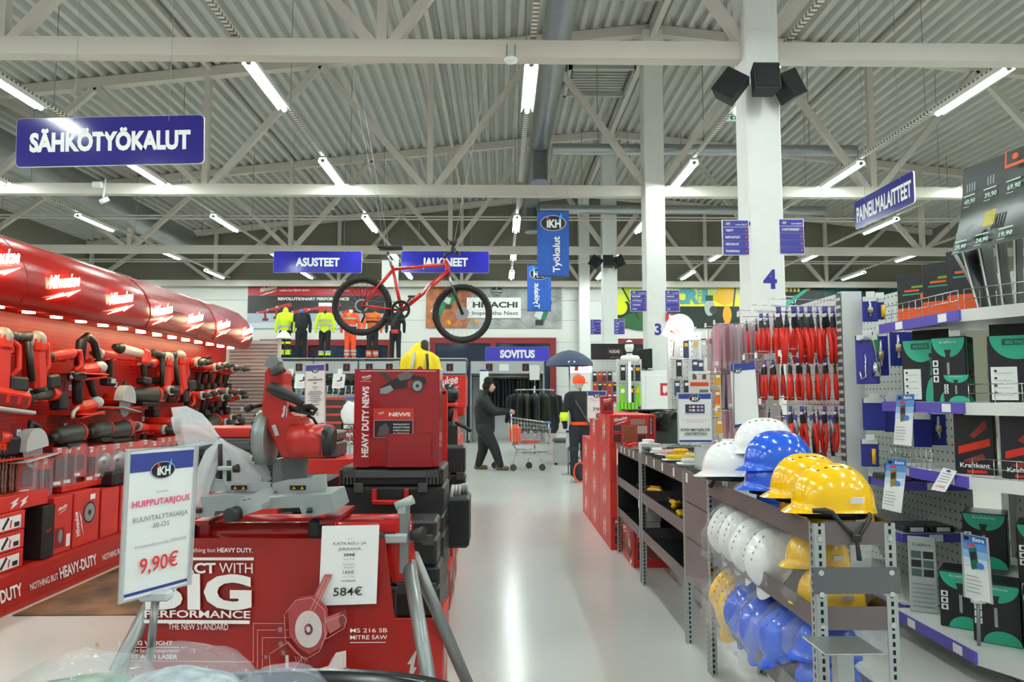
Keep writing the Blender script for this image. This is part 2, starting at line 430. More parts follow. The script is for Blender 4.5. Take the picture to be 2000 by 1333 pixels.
# fluorescent lamps on their rails
def tube_mat(): return M('F2FFFB', .4, emit=LAMP_POWER, tag='tube')
lamp = None
ROWX = (-13.7, -10.05, -6.85, -3.24, .4, 3.56, 6.65, 9.6, 12.6); ROWY = (-2.6, 1.25, 5.1, 8.98, 12.84, 16.95, 20.8, 24.4)
SKIP = {(4, 4)}
for i, x in enumerate(ROWX):
    e = E('lamp_rail', 'white slotted lamp rail carrying the %s lamp row from the left' % ORD[i], 'lamp rail', (x, 12, 5.77), 0, 'lamp rails')
    O('rail', MB().box((0, 0, 0), (.07, 29, .045)), pegmat('DAD5C8', '6A675F', .09, .22, 'Y'), e)
    for k in range(6): O('hanger', MB().cyl((0, -10 + 4.4 * k, 0), (0, -10 + 4.4 * k, zr(x) - 5.77), .006, n=5), GREY, e)
    for j, y in enumerate(ROWY):
        if (i, j) in SKIP: continue
        lb = 'lit tube lamp, %s from the front in the %s lamp row from the left' % (ORD[max(j - 3, 0)], ORD[i]) if j >= 3 else 'lit tube lamp overhead nearer than the first truss, %s of the %s lamp row' % (ORD[j], ORD[i])
        if lamp is None:
            lamp = E('tube_lamp', lb, 'ceiling lamp', (x, y, 5.66), 0, 'tube lamps under the roof')
            O('housing', MB().prism([(-.095, -.012), (-.085, -.012), (-.06, .05), (.06, .05), (.085, -.012), (.095, -.012), (.07, .075), (-.07, .075)], 0, 1), WHITE, lamp)
            for v in lamp.children[0].data.vertices: c = v.co.copy(); v.co = (c.x, c.z * 1.54 - .01, c.y)
            O('tube', MB().cyl((0, 0, 0), (0, 1.52, 0), .034, n=10).cyl((0, -.03, 0), (0, 0, 0), .036, n=10, mi=1).cyl((0, 1.52, 0), (0, 1.55, 0), .036, n=10, mi=1), [tube_mat(), GREY], lamp)
        else: dup(lamp, (x, y, 5.66), label=lb)
# hanging department signs
def board(name, label, cat, a, b, word, yaw, wires, mat=NAVY, ww=.87, hh=.42, bold=.035, top=None, shear=0, roll=0, group='hanging department signs'):
    """a, b: lower left and upper right corner of the face"""
    a, b = V(a), V(b); w = math.hypot(b.x - a.x, b.y - a.y); h = b.z - a.z; c = (a + b) / 2
    e = E(name, label, cat, c, yaw, group); rr = .05; pts = []
    for qx, qz, st in ((1, 1, 0), (-1, 1, 90), (-1, -1, 180), (1, -1, 270)):
        for k in range(5): an = R(st + 22.5 * k); pts.append((qx * (w / 2 - rr) + rr * math.cos(an), qz * (h / 2 - rr) + rr * math.sin(an)))
    O('board', MB(FR((0, 0, 0), roll=roll)).prism(pts, -.02, 0), [mat], e)
    O('edge', MB(FR((0, .011, 0), roll=roll)).prism([(x * 1.004, y * 1.012) for x, y in pts], -.015, .008), WHITE, e)
    Art(FR((0, 0, 0), roll=roll)).text(word, 0, -h * hh / 2, h * hh, WHITE, bold, w=w * ww, shear=shear).put('lettering', e)
    if wires:
        for x in wires:
            up = (top or zr(c.x)) - c.z; O('wire', MB().cyl((x * w, 0, h * .42), (x * w, .02, up), .004, n=5), STEEL, e)
    return e
board('hanging_sign', 'dark blue hanging sign reading SÄHKÖTYÖKALUT under the first truss', 'sign', (-5.68, 8.3, 4.08), (-3.5, 8.3, 4.66), 'SÄHKÖTYÖKALUT', 0, (-.2, .31), M('2A2478', .12), .86, .36, .05, roll=1.6)
board('hanging_sign', 'blue hanging sign reading ASUSTEET behind the bicycle', 'sign', (-5.89, 18.5, 4.58), (-3.61, 18.5, 5.14), 'ASUSTEET', 0, (-.3, .3), M('2C2BA0', .15), .5, .37, .045)
board('hanging_sign', 'blue hanging sign reading JALKINEET behind the bicycle handlebar', 'sign', (-2.58, 18.5, 4.59), (-.3, 18.5, 5.15), 'JALKINEET', 0, (-.3, .3), M('2C2BA0', .15), .52, .37, .045)
board('wall_sign', 'blue sign reading SOVITUS over the fitting room opening', 'sign', (-.5, 24.55, 2.59), (1.68, 24.55, 3.07), 'SOVITUS', 0, (), M('3A36B4', .25), .55, .52, .05, group=None)
board('hanging_sign', 'blue hanging sign reading PAINEILMALAITTEET set along the right aisle', 'sign', (6.6, 13.02, 4.46), (6.6, 11.12, 4.98), 'PAINEILMALAITTEET', -90, (-.3, .3), M('2F2A86', .2), .93, .5, .03)
# cloth banners with the oval mark, word running upward
def banner(a, b, yaw, mirror, label, shade):
    a, b = V(a), V(b); w, h = b.x - a.x, b.z - a.z; c = (a + b) / 2
    e = E('shop_banner', label, 'banner', c, yaw, 'blue hanging banners'); mat = M('2459B4', .6, noise=.1, nscale=3)
    O('cloth', MB().grid(lambda u, v: ((u - .5) * w, .015 * math.sin(u * 9 + v * 2), (v - .5) * h), 10, 16), mat, e)
    O('bar', MB().cyl((-w / 2, 0, h / 2), (w / 2, 0, h / 2), .015).cyl((-w / 2, 0, -h / 2), (w / 2, 0, -h / 2), .015), M('27406F', .4), e)
    for side in (0, 1):
        q = Art(FR((0, (-.022 if not side else .022), 0), 180 * side), .002, .001); mm = bool(side) != mirror
        s = 1 if not side else -1
        ikh(q, 0, h * .31, w * .82, mirror and not side)
        q.text('Työkalut', (.2 if not mirror else -.2) * w, -h * .17, w * .21, WHITE, .03, w=h * .55, rot=90, mirror=mirror) if not mirror else q.text('Työkalut', -.2 * w if not side else .2 * w, -h * .17, w * .21, WHITE, .03, w=h * .55, rot=90, flip=not side)
        q.put('print', e)
    for x in (-.5, .5): O('wire', MB().cyl((x * w, 0, h / 2), (x * w, (14.42 if c.y < 15 else 20.42) - c.y, 5.6 - c.z), .003, n=5), STEEL, e)
banner((.73, 14, 3.74), (1.36, 14, 5.05), 0, False, 'blue banner with oval mark and upright word, nearer of the two', 0)
banner((.72, 19, 3.65), (1.36, 19, 4.88), 5, True, 'blue banner with oval mark hanging behind the nearer banner', 0)
# ================================================================ red tool wall on the left
def SEG(parent, name, segs, r, mat, n=6):
    for a, b in segs: O(name, MB().cyl(a, b, r, n=n), mat, parent)
def pxp(mb, pix, Y, d, mi=0):
    """a solid whose front outline is given by pixels at distance Y and which runs d deep"""
    f = [W(x, y, Y=Y) for x, y in pix]; n = len(f)
    return mb.add(f + [p + V((0, d, 0)) for p in f], [tuple(range(n)), tuple(range(n, 2 * n))[::-1]] + [(i, (i + 1) % n, (i + 1) % n + n, i + n) for i in range(n)], mi)
MRED = M('D3221A', .32); WALLRED = M('CF2318', .4); GLOW = M('FFF1C4', .5, emit=9, tag='glow')
wall = E('tool_display', 'red punched display wall with lit half round canopy, hung with power tools', 'display wall', (-3.5, 6, 0))
wl = lambda x, y, z: (x + 3.5, y - 6, z)
O('back_panel', MB().box(wl(-3.53, 6.35, 1.2), (.06, 5.7, 2.4)), pegmat('B81A0E', '7A100A', .032, .2, 'YZ', .42), wall)
m = MB(); prof = [(-3.5, 2.46), (-3.36, 2.45), (-3.22, 2.39), (-3.11, 2.29), (-3.05, 2.17), (-3.04, 2.06), (-3.08, 1.97), (-3.13, 1.95), (-3.5, 1.97)]
n = len(prof); ys = [3.0 + .725 * k for k in range(9)]
m.add([wl(x, y, z) for y in (3.0, 8.82) for x, z in prof], [(i, i + 1, i + 1 + n, i + n) for i in range(n - 1)], 0, True)
m.add([wl(x, 8.82, z) for x, z in prof], [tuple(range(n))]); m.add([wl(x, 3.0, z) for x, z in prof], [tuple(range(n))[::-1]])
O('canopy', m, M('A3160E', .26), wall, recalc=True)
for y in (4.62, 6.25, 7.7): O('canopy_seam', MB().tube([V(wl(x, y, z)) + V((.002, 0, .001)) for x, z in prof[:7]], .003, 5), DKRED, wall)
for k in range(16):
    y = 4.05 + .31 * k
    O('spotlight', MB().cyl(wl(-3.26, y, 1.962), wl(-3.26, y, 1.945), .036, .04, 14), M('FFE9B8', .5, emit=26, tag='spot'), wall)
for px, py in ((-2, 522), (125, 567), (236, 597), (318, 619), (381, 633), (436, 645), (483, 656)):
    p = W(px, py, X=-3.03)
    a = Art(FR(wl(-3.034, p.y, p.z - .0), 90, -3), .008); milw(a, 0, .03, .36, GLOW, -2); a.put('lit_logo', wall)
m = MB(); m.prism([(-3.5, 0), (-3.1, 0), (-3.1, .05), (-3.13, .23), (-3.17, .25), (-3.5, .25)], 0, 1)
m.v = [V((v.x + 3.5, 3.4 - 6 + v.z * 5.8, v.y)) for v in m.v]
O('base', m, M('A5170E', .35), wall)
for k in range(6):
    y0 = .0 + .86 * k - .23; a = Art(FR(wl(-3.105, 4.2, .13), 90, 10), .012)
    a.text('NOTHING BUT', y0 + .2, -.035, .042, WHITE, .015, w=.3); a.text('HEAVY-DUTY', y0 + .6, -.04, .075, WHITE, .03, w=.46)
    a.put('base_lettering', wall)
BLK = M('1B1C1C', .5); DGREY = M('3A3D3B', .5); LGREY = M('B7BAB6', .4); TRED = M('D22A16', .35); BRASS = M('C9B58A', .4, .4)
# ---- the kinds of tool; x along the wall, -y out of it, z up from the hanging point
def parts(e, **kw):
    for k, (mb, mat) in kw.items(): O(k, mb, mat, e)
    return e
def k_hammer():
    e = E('rotary_hammer', '', 'power tool')
    return parts(e, body=(MB().box((0, -.12, -.11), (.1, .1, .24), 0, .02).box((0, -.12, .03), (.09, .13, .1), 0, .02), TRED), gear_case=(MB().caps((0, -.14, .055), (0, -.12, 0), .052, .05), M('A3A196', .45)),
                 nose=(MB().cyl((-.02, -.12, .07), (-.16, -.13, .08), .035, .022).ball((-.17, -.13, .08), .03), DGREY), side_grip=(MB().cyl((-.1, -.16, .05), (-.1, -.17, -.17), .02, .018), BLK),
                 handle=(MB().tube([(.05, -.12, .06), (.12, -.12, .02), (.13, -.12, -.1), (.06, -.12, -.17)], .017, 8), TRED), battery=(MB().box((.09, -.14, -.19), (.11, .09, .08), 0, .012), BLK))
def k_drill():
    e = E('cordless_drill', '', 'power tool')
    return parts(e, body=(MB().caps((-.05, -.1, .02), (.07, -.1, .02), .036, .034), TRED), chuck=(MB().cyl((-.09, -.1, .02), (-.16, -.1, .02), .027, .014), DGREY), collar=(MB().cyl((-.07, -.1, .02), (-.095, -.1, .02), .037), LGREY),
                 grip=(MB().caps((.045, -.1, -.01), (.07, -.1, -.12), .022, .02), BLK), battery=(MB().box((.06, -.1, -.155), (.1, .07, .06), 0, .012), BLK), battery_label=(MB().box((.06, -.137, -.15), (.05, .003, .03)), LGREY))
def k_circ():
    e = E('circular_saw', '', 'power tool'); g = []
    for k in range(17): a = PI * (1.05 * k / 16 - .02); g.append((.105 * math.cos(a), .105 * math.sin(a)))
    return parts(e, base_plate=(MB().box((0, -.16, -.09), (.3, .15, .008), 0, .003), SILV), guard=(MB(FR((-.01, -.18, -.03))).prism(g, -.03, .03), LGREY), blade=(MB().cyl((-.01, -.185, -.05), (-.01, -.181, -.05), .09, n=24), STEEL),
                 motor=(MB().cyl((.01, -.15, -.02), (.01, -.04, -.02), .042), TRED), handle=(MB().tube([(.04, -.14, .02), (.06, -.14, .1), (.13, -.14, .07), (.14, -.14, -.03)], .018, 8), BLK), battery=(MB().box((.13, -.1, -.04), (.09, .07, .07), 0, .01), BLK))
def k_upsaw():
    e = E('jigsaw', '', 'power tool')
    return parts(e, body=(MB().box((0, -.13, -.08), (.2, .09, .08), 0, .03), TRED), handle=(MB().tube([(-.07, -.13, -.05), (-.05, -.13, .1), (0, -.13, .13), (.06, -.13, .09), (.13, -.13, -.1)], [.03, .032, .028, .024, .02], 9), BLK), guard=(MB().ball((.1, -.14, -.07), (.05, .045, .04)), LGREY),
                 shoe=(MB().box((-.02, -.15, -.13), (.24, .1, .012), 0, .004), TRED), lever=(MB().tube([(-.1, -.15, -.07), (-.18, -.17, -.09), (-.2, -.18, -.12)], .012, 7), SILV))
def k_grinder():
    e = E('angle_grinder', '', 'power tool')
    return parts(e, body=(MB().cyl((-.08, -.12, .02), (.1, -.12, .01), .036, .032), M('4A4F48', .45)), head=(MB().cyl((-.08, -.12, .02), (-.13, -.12, .02), .04, .032), SILV), guard=(MB().cyl((-.14, -.12, .03), (-.14, -.12, -.03), .065, .06, 18), BLK),
                 tail=(MB().cyl((.1, -.12, .01), (.17, -.12, 0), .04, .036), TRED), battery=(MB().box((.19, -.12, -.04), (.08, .08, .1), 0, .012), BLK), side_handle=(MB().cyl((-.1, -.15, .03), (-.11, -.24, .05), .014), BLK))
def k_charger():
    e = E('battery_charger', '', 'charger'); m = MB()
    for k in range(3): m.box((-.07 + .07 * k, -.215, -.01), (.045, .004, .05), 0)
    return parts(e, body=(MB().box((0, -.12, 0), (.27, .19, .1), 0, .025).tube([(-.1, -.12, .05), (-.08, -.12, .11), (.08, -.12, .11), (.1, -.12, .05)], .016, 7), TRED), slots=(m, DKRED), foot=(MB().box((0, -.13, -.06), (.3, .2, .02), 0, .006), LGREY))
def k_caulk():
    e = E('cartridge_gun', '', 'power tool')
    return parts(e, barrel=(MB().cyl((-.13, -.13, .03), (.1, -.13, .03), .033), M('E6D7C4', .4)), cap=(MB().cyl((-.2, -.13, .03), (-.13, -.13, .03), .02, .038), BLK), body=(MB().box((.14, -.13, .01), (.1, .08, .12), 0, .02), TRED), grip=(MB().caps((.14, -.13, -.03), (.16, -.13, -.12), .022, .022), BLK), battery=(MB().box((.16, -.13, -.16), (.1, .07, .05), 0, .01), BLK))
def k_vac():
    e = E('sander', '', 'power tool')
    return parts(e, body=(MB().caps((-.1, -.15, 0), (.1, -.15, .01), .05, .062), M('33362F', .45)), nose=(MB().cyl((-.14, -.15, 0), (-.2, -.15, -.01), .03, .02), BLK), band=(MB().cyl((.085, -.15, .01), (.105, -.15, .01), .064), TRED), foot=(MB().box((.02, -.15, -.06), (.2, .1, .03), 0, .012), BLK))
def k_recip():
    e = E('reciprocating_saw', '', 'power tool')
    return parts(e, body=(MB().caps((-.05, -.12, 0), (.1, -.12, .01), .035, .035), TRED), boot=(MB().caps((-.13, -.12, 0), (-.06, -.12, 0), .026, .036), BLK), blade=(MB().box((-.22, -.12, 0), (.14, .003, .018)), STEEL), handle=(MB().tube([(.1, -.12, .02), (.17, -.12, .02), (.18, -.12, -.07), (.12, -.12, -.1)], .018, 8), TRED), battery=(MB().box((.14, -.12, -.13), (.1, .07, .05), 0, .01), BLK))
KN = {'h': (k_hammer, 'red rotary hammer'), 'd': (k_drill, 'red cordless drill'), 'c': (k_circ, 'grey guarded circular saw'), 'u': (k_upsaw, 'tall handled red jigsaw'),
      'g': (k_grinder, 'red tailed angle grinder'), 'b': (k_charger, 'red battery charger'), 'k': (k_caulk, 'cream barrelled cartridge gun'), 'v': (k_vac, 'dark bulky sander'), 'r': (k_recip, 'red reciprocating saw')}
ROWS = [('top row', 1.70, [(4.86, 'h'), (5.18, 'h'), (5.5, 'r'), (5.86, 'u'), (6.18, 'd'), (6.55, 'k'), (6.9, 'r'), (7.2, 'h'), (7.52, 'h'), (7.72, 'd'), (7.86, 'd'), (8.04, 'g'), (8.22, 'd'), (8.38, 'd'), (8.54, 'd'), (8.7, 'd'), (8.86, 'd'), (9.02, 'd')]),
        ('second row', 1.38, [(4.88, 'b'), (5.26, 'g'), (5.82, 'u'), (6.32, 'c'), (6.82, 'v'), (7.08, 'd'), (7.34, 'g'), (7.6, 'r'), (7.84, 'd'), (8.06, 'd'), (8.26, 'd'), (8.44, 'd'), (8.6, 'd'), (8.76, 'd'), (8.92, 'd'), (9.06, 'd')]),
        ('third row', 1.06, [(4.72, 'g'), (5.1, 'c'), (5.58, 'v'), (5.98, 'v'), (6.3, 'v'), (6.62, 'd'), (6.82, 'd'), (7.02, 'd'), (7.22, 'd'), (7.42, 'd'), (7.62, 'd'), (7.82, 'd'), (8.04, 'r'), (8.3, 'v'), (8.56, 'd'), (8.74, 'd'), (8.92, 'd'), (9.08, 'g')])]
proto = {}
for rn, z, lst in ROWS:
    cnt = {}
    for y, k in lst:
        cnt[k] = cnt.get(k, 0) + 1
        tot = sum(1 for _, q in lst if q == k)
        lb = KN[k][1] + ' in the %s of the red tool wall' % rn if tot == 1 else '%s, %s of its kind from near end, %s' % (KN[k][1], ORD[cnt[k] - 1], rn.replace('row', 'tool row'))
        zz = z + random.uniform(-.03, .03); xx = -3.5; yy = y
        pose = (random.uniform(-4, 4), random.uniform(-8, 8), 90 + random.uniform(-14, 14))
        if k == 'd' and y > 6.9: xx, yy, pose = -3.34, y - .13, (random.uniform(-4, 4), random.uniform(-6, 6), 180 + random.uniform(-12, 12))
        if k not in proto:
            e = KN[k][0](); e.location = (xx, yy, zz); e.scale = (1.28,) * 3; e.rotation_euler = tuple(R(q) for q in pose); tag(e, lb, e['category'], 'power tools on the red wall'); proto[k] = e; del LABELS['']
        else: dup(proto[k], (xx, yy, zz), pose, lb, group='power tools on the red wall')
        o = O('hook', MB().tube([wl(-3.5, y - .05, zz - .02), wl(-3.36, y - .06, zz - .035), wl(-3.31, y - .06, zz - .02)], .006, 6).tube([wl(-3.5, y + .06, zz - .02), wl(-3.36, y + .05, zz - .035), wl(-3.31, y + .05, zz - .02)], .006, 6), TRED, wall)
        a = Art(FR(wl(-3.498, y + .02, zz - .24), 90)); a.rect(-.05, -.04, .05, .04, M('9C2B45', .4)).rect(0, -.035, .045, .012, PAPER).rect(.008, -.02, .037, -.012, GREYTX); a.put('price_card', wall)
# red shelf ledges under the saws
for y, z, w in ((5.1, .95, .7), (6.3, 1.27, .5), (5.8, 1.23, .34), (5.82, 1.55, .36)):
    O('ledge', MB().box(wl(-3.37, y, z), (.26, w, .012), 0, .003), TRED, wall)
# ---- packs hung on hooks: card with a moulded front; seen from the aisle
def pack(name, w, h, style):
    e = E(name, '', 'tool accessory'); a = Art(FR((0, -.012, 0)))
    O('card', MB().box((0, -.004, -h / 2), (w, .012, h), 0, .003), M('C3302A', .4) if style != 'dark' else M('7A2433', .35), e)
    a.rect(-w * .45, -h * .2, w * .45, -h * .03, TRED); a.text('M', 0, -h * .17, h * .1, WHITE, .04, shear=.25); a.rect(-w * .38, -h * .97, w * .2, -h * .88, PAPER); a.rect(-.02, -h * .05, .02, -h * .01, PAPER)
    a.put('print', e)
    if style == 'disc':
        O('blade', MB(FR((0, -.02, -h * .55))).lathe([(0.012, 0), (w * .4, 0), (w * .42, .004), (.012, .005)], 22), STEEL, e)
    elif style == 'bits':
        m = MB()
        for q in range(3): m.cyl((-w * .25 + q * w * .25, -.022, -h * .3), (-w * .25 + q * w * .25, -.022, -h * .85), .009, .005, 8)
        O('bits', m, BLK, e)
    else: O('blister', MB().box((0, -.022, -h * .55), (w * .7, .03, h * .5), 0, .012), M('51333A', .15), e)
    O('sleeve', MB().box((0, -.02, -h / 2), (w * 1.04, .045, h * 1.03), 0, .01), M('F3E9EA', .08, alpha=.16, tag='clear'), e)
    return e
PK = {'disc': pack('saw_blade_pack', .2, .26, 'disc'), 'bits': pack('drill_bit_pack', .1, .27, 'bits'), 'box': pack('accessory_pack', .12, .25, 'box'), 'dark': pack('accessory_pack', .11, .28, 'dark')}
used = {k: False for k in PK}; LABELS.pop('', None)
def hang(k, loc, rz, label, group, scale=None):
    if not used[k]:
        used[k] = True; e = PK[k]; e.location = loc; e.rotation_euler = (0, 0, R(rz)); tag(e, label, 'tool accessory', group)
    else: dup(PK[k], loc, (0, 0, rz), label, 'tool accessory', group, scale)
seq = [(5.06, .88, 'box'), (5.16, .87, 'bits'), (5.26, .86, 'bits'), (5.42, .92, 'dark'), (5.54, .92, 'dark'), (5.66, .93, 'box'), (5.84, .9, 'bits'), (6.02, .9, 'disc'), (6.24, .9, 'disc'), (6.46, .9, 'disc'), (6.72, .9, 'box'), (6.9, .88, 'bits'), (7.06, .9, 'box'), (7.2, .9, 'box'), (7.34, .9, 'box'), (7.48, .9, 'box'), (7.62, .9, 'bits'), (7.78, .9, 'box'), (7.92, .9, 'box'), (8.06, .9, 'bits'), (8.2, .9, 'box'), (8.4, .9, 'box'), (8.6, .9, 'dark'), (8.8, .9, 'box'), (9.0, .9, 'box')]
nm = {'disc': 'saw blade pack with round steel blade', 'bits': 'narrow red pack of black bits', 'box': 'red card accessory pack', 'dark': 'dark red accessory pack'}
cnt = {}
for y, z, k in seq:
    cnt[k] = cnt.get(k, 0) + 1
    z += .07
    hang(k, (-3.28, y, z), 66 + random.uniform(-10, 10), '%s, %s of its kind from the near end' % (nm[k], ORD[cnt[k] - 1]), 'accessory packs on the red wall')
    O('pack_hook', MB().cyl(wl(-3.5, y, z), wl(-3.22, y, z), .004, n=6), TRED, wall)
db = None
for k in range(16):
    y = 4.5 + .036 * k; lb = 'long masonry drill bit with red tag, %s from the near end' % ORD[k]
    if db is None:
        db = E('drill_bit', lb, 'drill bit', (-3.3, y, 1.08), 90, 'hanging drill bits'); O('tag', MB().box((0, 0, -.03), (.03, .012, .07)), TRED, db); O('shank', MB().cyl((0, 0, -.06), (0, 0, -.11), .012, .014, 8), BLK, db)
        O('flute', MB().tube([(.002 * math.cos(i * 1.3), .002 * math.sin(i * 1.3), -.11 - .016 * i) for i in range(16)], [.009, .007] * 8, 7), M('8C7A68', .4, .6), db)
    else: dup(db, (-3.3, y, 1.08 - .004 * (k % 3)), (0, random.uniform(-2, 2), 90), lb)
# ---- boxes standing on the base of the wall
def carton(name, label, cat, c, d, rz=0, style='mark', group=None, mat=None, sides=(0, 90)):
    """c: middle of the base, d: width, depth, height"""
    e = E(name, label, cat, c, rz, group)
    O('box', MB().box((0, 0, d[2] / 2), d, 0, .004), mat or M('C92A22', .42, noise=.05, nscale=5), e)
    for s in sides:
        wd = d[0] if s in (0, 180) else d[1]; dp = d[1] if s in (0, 180) else d[0]; h = d[2]
        n = Matrix.Rotation(R(s), 3, 'Z') @ V((0, -dp / 2 - .0005, 0)); a = Art(FR((n.x, n.y, h / 2), s))
        if style == 'mark':
            u = min(wd, h)
            for q in (-.09, .09): a.poly([(max(u, wd * .72) * (q + x) * 1.15, u * y) for x, y in ((-.07, -.36), (.085, -.03), (.03, -.03), (.09, .34), (-.085, .03), (-.025, .03))], WHITE)
        elif style == 'logo': milw(a, -wd * .05, h * .28, wd * .5, WHITE); a.rect(-wd * .4, -h * .4, wd * .1, -h * .05, M('7C1518', .4)).oval(-wd * .12, -h * .2, wd * .12, h * .12, STEEL); a.rect(wd * .2, -h * .42, wd * .42, -h * .2, PAPER)
        elif style == 'label': a.rect(-wd * .42, -h * .38, wd * .38, h * .3, PAPER); a.line((-wd * .1, -h * .3), (wd * .05, h * .25), wd * .06, DARK); a.line((wd * .1, -h * .3), (wd * .12, h * .1), wd * .04, REDTX); a.rect(wd * .2, -h * .3, wd * .34, -h * .05, DARK)
        elif style == 'disc': milw(a, -wd * .3, -h * .08, h * .5, WHITE, 90); a.oval(wd * .1, h * .08, wd * .24, wd * .24, DARK).oval(wd * .1, h * .08, wd * .2, wd * .2, STEEL).oval(wd * .1, h * .08, wd * .06, wd * .06, BLACK); a.rect(wd * .1, h * .32, wd * .3, h * .42, WHITE)
        elif style == 'case': a.rect(-wd * .3, -h * .1, wd * .3, h * .12, BLACK); milw(a, 0, h * .02, wd * .4, TRED)
        elif style == 'photo':
            a.rect(-wd * .47, -h * .45, wd * .47, h * .47, M('B9201C', .4)); milw(a, -wd * .27, h * .32, wd * .3, WHITE)
            for i, (x, y, w, hh, cc) in enumerate(((-.42, -.3, .17, .25, '5A1B1C'), (-.42, .0, .17, .18, '4A3030'), (-.2, -.25, .26, .35, '7A3A2A'), (-.05, .22, .3, .14, '8F7F6E'), (.1, -.05, .2, .22, 'B9A99A'), (.08, -.3, .2, .2, '4C2222'))):
                a.rect(wd * x, h * y, wd * (x + w), h * (y + hh), M(cc, .5)).frame(wd * x, h * y, wd * (x + w), h * (y + hh), .002, M('D98A86', .5))
            a.rect(wd * .34, -h * .15, wd * .4, h * .4, BLACK).text('HEAVY DUTY SET', wd * .385, h * .13, wd * .03, WHITE, .02, w=h * .46, rot=90); a.rect(wd * .3, -h * .44, wd * .42, -h * .32, PAPER)
        elif style == 'plain': pass
        a.v and a.put('print', e)
    return e
LB = ' on the red wall base'
for k, z in enumerate((.25, .375, .5)): carton('tool_box', 'red box with white picture label, %s of the near stack%s' % (('lowest', 'middle', 'topmost')[k], LB), 'box', (-3.31, 4.72, z), (.36, .3, .12), 90, 'label', 'boxes on the red wall base', sides=(0, -90))
carton('tool_box', 'wide red box lying on top of the near stack of label boxes' , 'box', (-3.33, 4.86, .622), (.62, .3, .1), 90, 'mark', 'boxes on the red wall base')
carton('tool_case', 'black slim tool case beside the near stack of red boxes', 'case', (-3.3, 5.14, .25), (.14, .3, .36), 90, 'case', mat=BLK, group='boxes on the red wall base')
for lab, y, w, h, st in (('red box with tool pictures next to the black slim case', 5.32, .22, .4, 'logo'), ('tall red box with a round saw blade picture', 5.62, .34, .4, 'disc'), ('plain tall red box with a small white barcode', 5.95, .26, .38, 'plain'), ('red box with script logo past the plain one', 6.24, .26, .38, 'logo'),
                         ('red box half hidden by the price stand', 6.6, .34, .34, 'mark'), ('red carton behind the price stand', 7.0, .36, .4, 'logo'), ('red carton near the far end', 7.6, .4, .36, 'mark'), ('red carton at the far end', 8.3, .5, .3, 'logo')):
    carton('tool_box', lab + LB, 'box', (-3.32, y, .25), (w, .32, h), 90, st, 'boxes on the red wall base', sides=(0, -90))
carton('tool_box', 'flat red box lying across the tall boxes' + LB, 'box', (-3.36, 5.74, .655), (.56, .2, .05), 90, 'plain', 'boxes on the red wall base')
for k in range(2): carton('tool_box', 'small red box, %s of a pair%s' % (('lower', 'upper')[k], LB), 'box', (-3.2, 6.42, .25 + .12 * k), (.12, .14, .118), 90, 'label', 'boxes on the red wall base')
e = E('tool_case', 'black and red tool case lying behind the price stand at the wall', 'case', (-3.3, 6.22, .632), 90, 'boxes on the red wall base')
O('case_shell', MB().box((0, 0, .06), (.46, .28, .12), 0, .02), BLK, e); O('handle', MB().tube([(-.1, -.14, .06), (-.1, -.18, .06), (.1, -.18, .06), (.1, -.14, .06)], .012, 7), TRED, e)
# printed mat before the wall
m = MB().box((0, 0, .004), (.9, 2.6, .008), 0, .003)
matm = M('6B4C33', .6, noise=.9, nscale=3, tag='mat')
tag(O('floor_mat', m, matm), 'brown patterned floor mat lying before the red tool wall', 'mat').location = (-2.6, 5.95, 0)
# slatted wire panel at the end of the red wall
e = E('wire_panel', 'white slatted wire panel standing at the far end of the red wall', 'display panel', (-3.2, 9.35, 0))
O('sheet', MB().box((0, .03, 1.05), (.66, .02, 2.1)), M('CFC9C4', .45), e)
for k in range(44): O('slat', MB().box((0, 0, .08 + .046 * k), (.64, .03, .012)), M('D8D5D0', .4), e)
for x in (-.33, .33): O('post', MB().box((x, 0, 1.06), (.035, .05, 2.12)), M('D9D9D6', .4), e)
O('end_lamp', MB().lathe([(.02, .1), (.07, .06), (.1, 0)], 14, c=(.4, -.05, 2.12)), M('EDEDEA', .3), e)
# ================================================================ mitre saw on its stand, front left
SGREY = M('8E9594', .45, .1); SLIGHT = M('A8AEAD', .4, .1); LEGS = M('8B8F8E', .35, .5)
e = E('saw_stand', 'red and grey mitre saw stand with splayed legs in the front left', 'saw stand', (-.85, 3.0, 0))
lo = lambda x, y, z: V((x + .85, y - 3.0, z))
O('top_rail', MB().cyl(lo(-1.42, 3.0, .815), lo(-.36, 3.0, .815), .043, n=18), M('A8130F', .2, coat=.6), e)
O('rear_rail', MB().cyl(lo(-1.3, 3.28, .815), lo(-.4, 3.28, .815), .03, n=12), M('A8130F', .25), e)
for x in (-1.25, -.74): O('clamp_bracket', MB().box(lo(x, 2.95, .81), (.055, .06, .14), 0, .012), BLK, e)
for x in (-1.19, -.69): O('clamp_plate', MB().box(lo(x, 2.965, .815), (.045, .03, .12), 0, .006).box(lo(x, 3.12, .868), (.06, .4, .016), 0), M('9A120F', .3), e)
O('end_bracket', MB(FR(lo(-.43, 2.97, .76))).prism([(-.06, .1), (.05, .1), (.09, -.13), (.0, -.13)], -.1, .03), M('B3160F', .28), e)
for s, x in ((-1, -1.32), (1, -.37)):
    O('leg', MB().cyl(lo(x, 2.97, .7), lo(x + .2 * s, 2.55, 0), .03, .026, 14), LEGS, e); O('leg', MB().cyl(lo(x, 3.1, .7), lo(x + .26 * s, 3.34, 0), .028, .026, 14), LEGS, e)
c0 = W(790, 1020, Y=2.95)
O('work_stop', MB().box(lo(c0.x, 2.95, .8), (.042, .026, .28), 0, .005), LEGS, e)
O('stop_head', MB().cyl(lo(c0.x - .035, 2.95, .925), lo(c0.x + .035, 2.95, .955), .019, n=14).box(lo(c0.x - .01, 2.95, .92), (.036, .03, .05), 0, .005), SLIGHT, e)
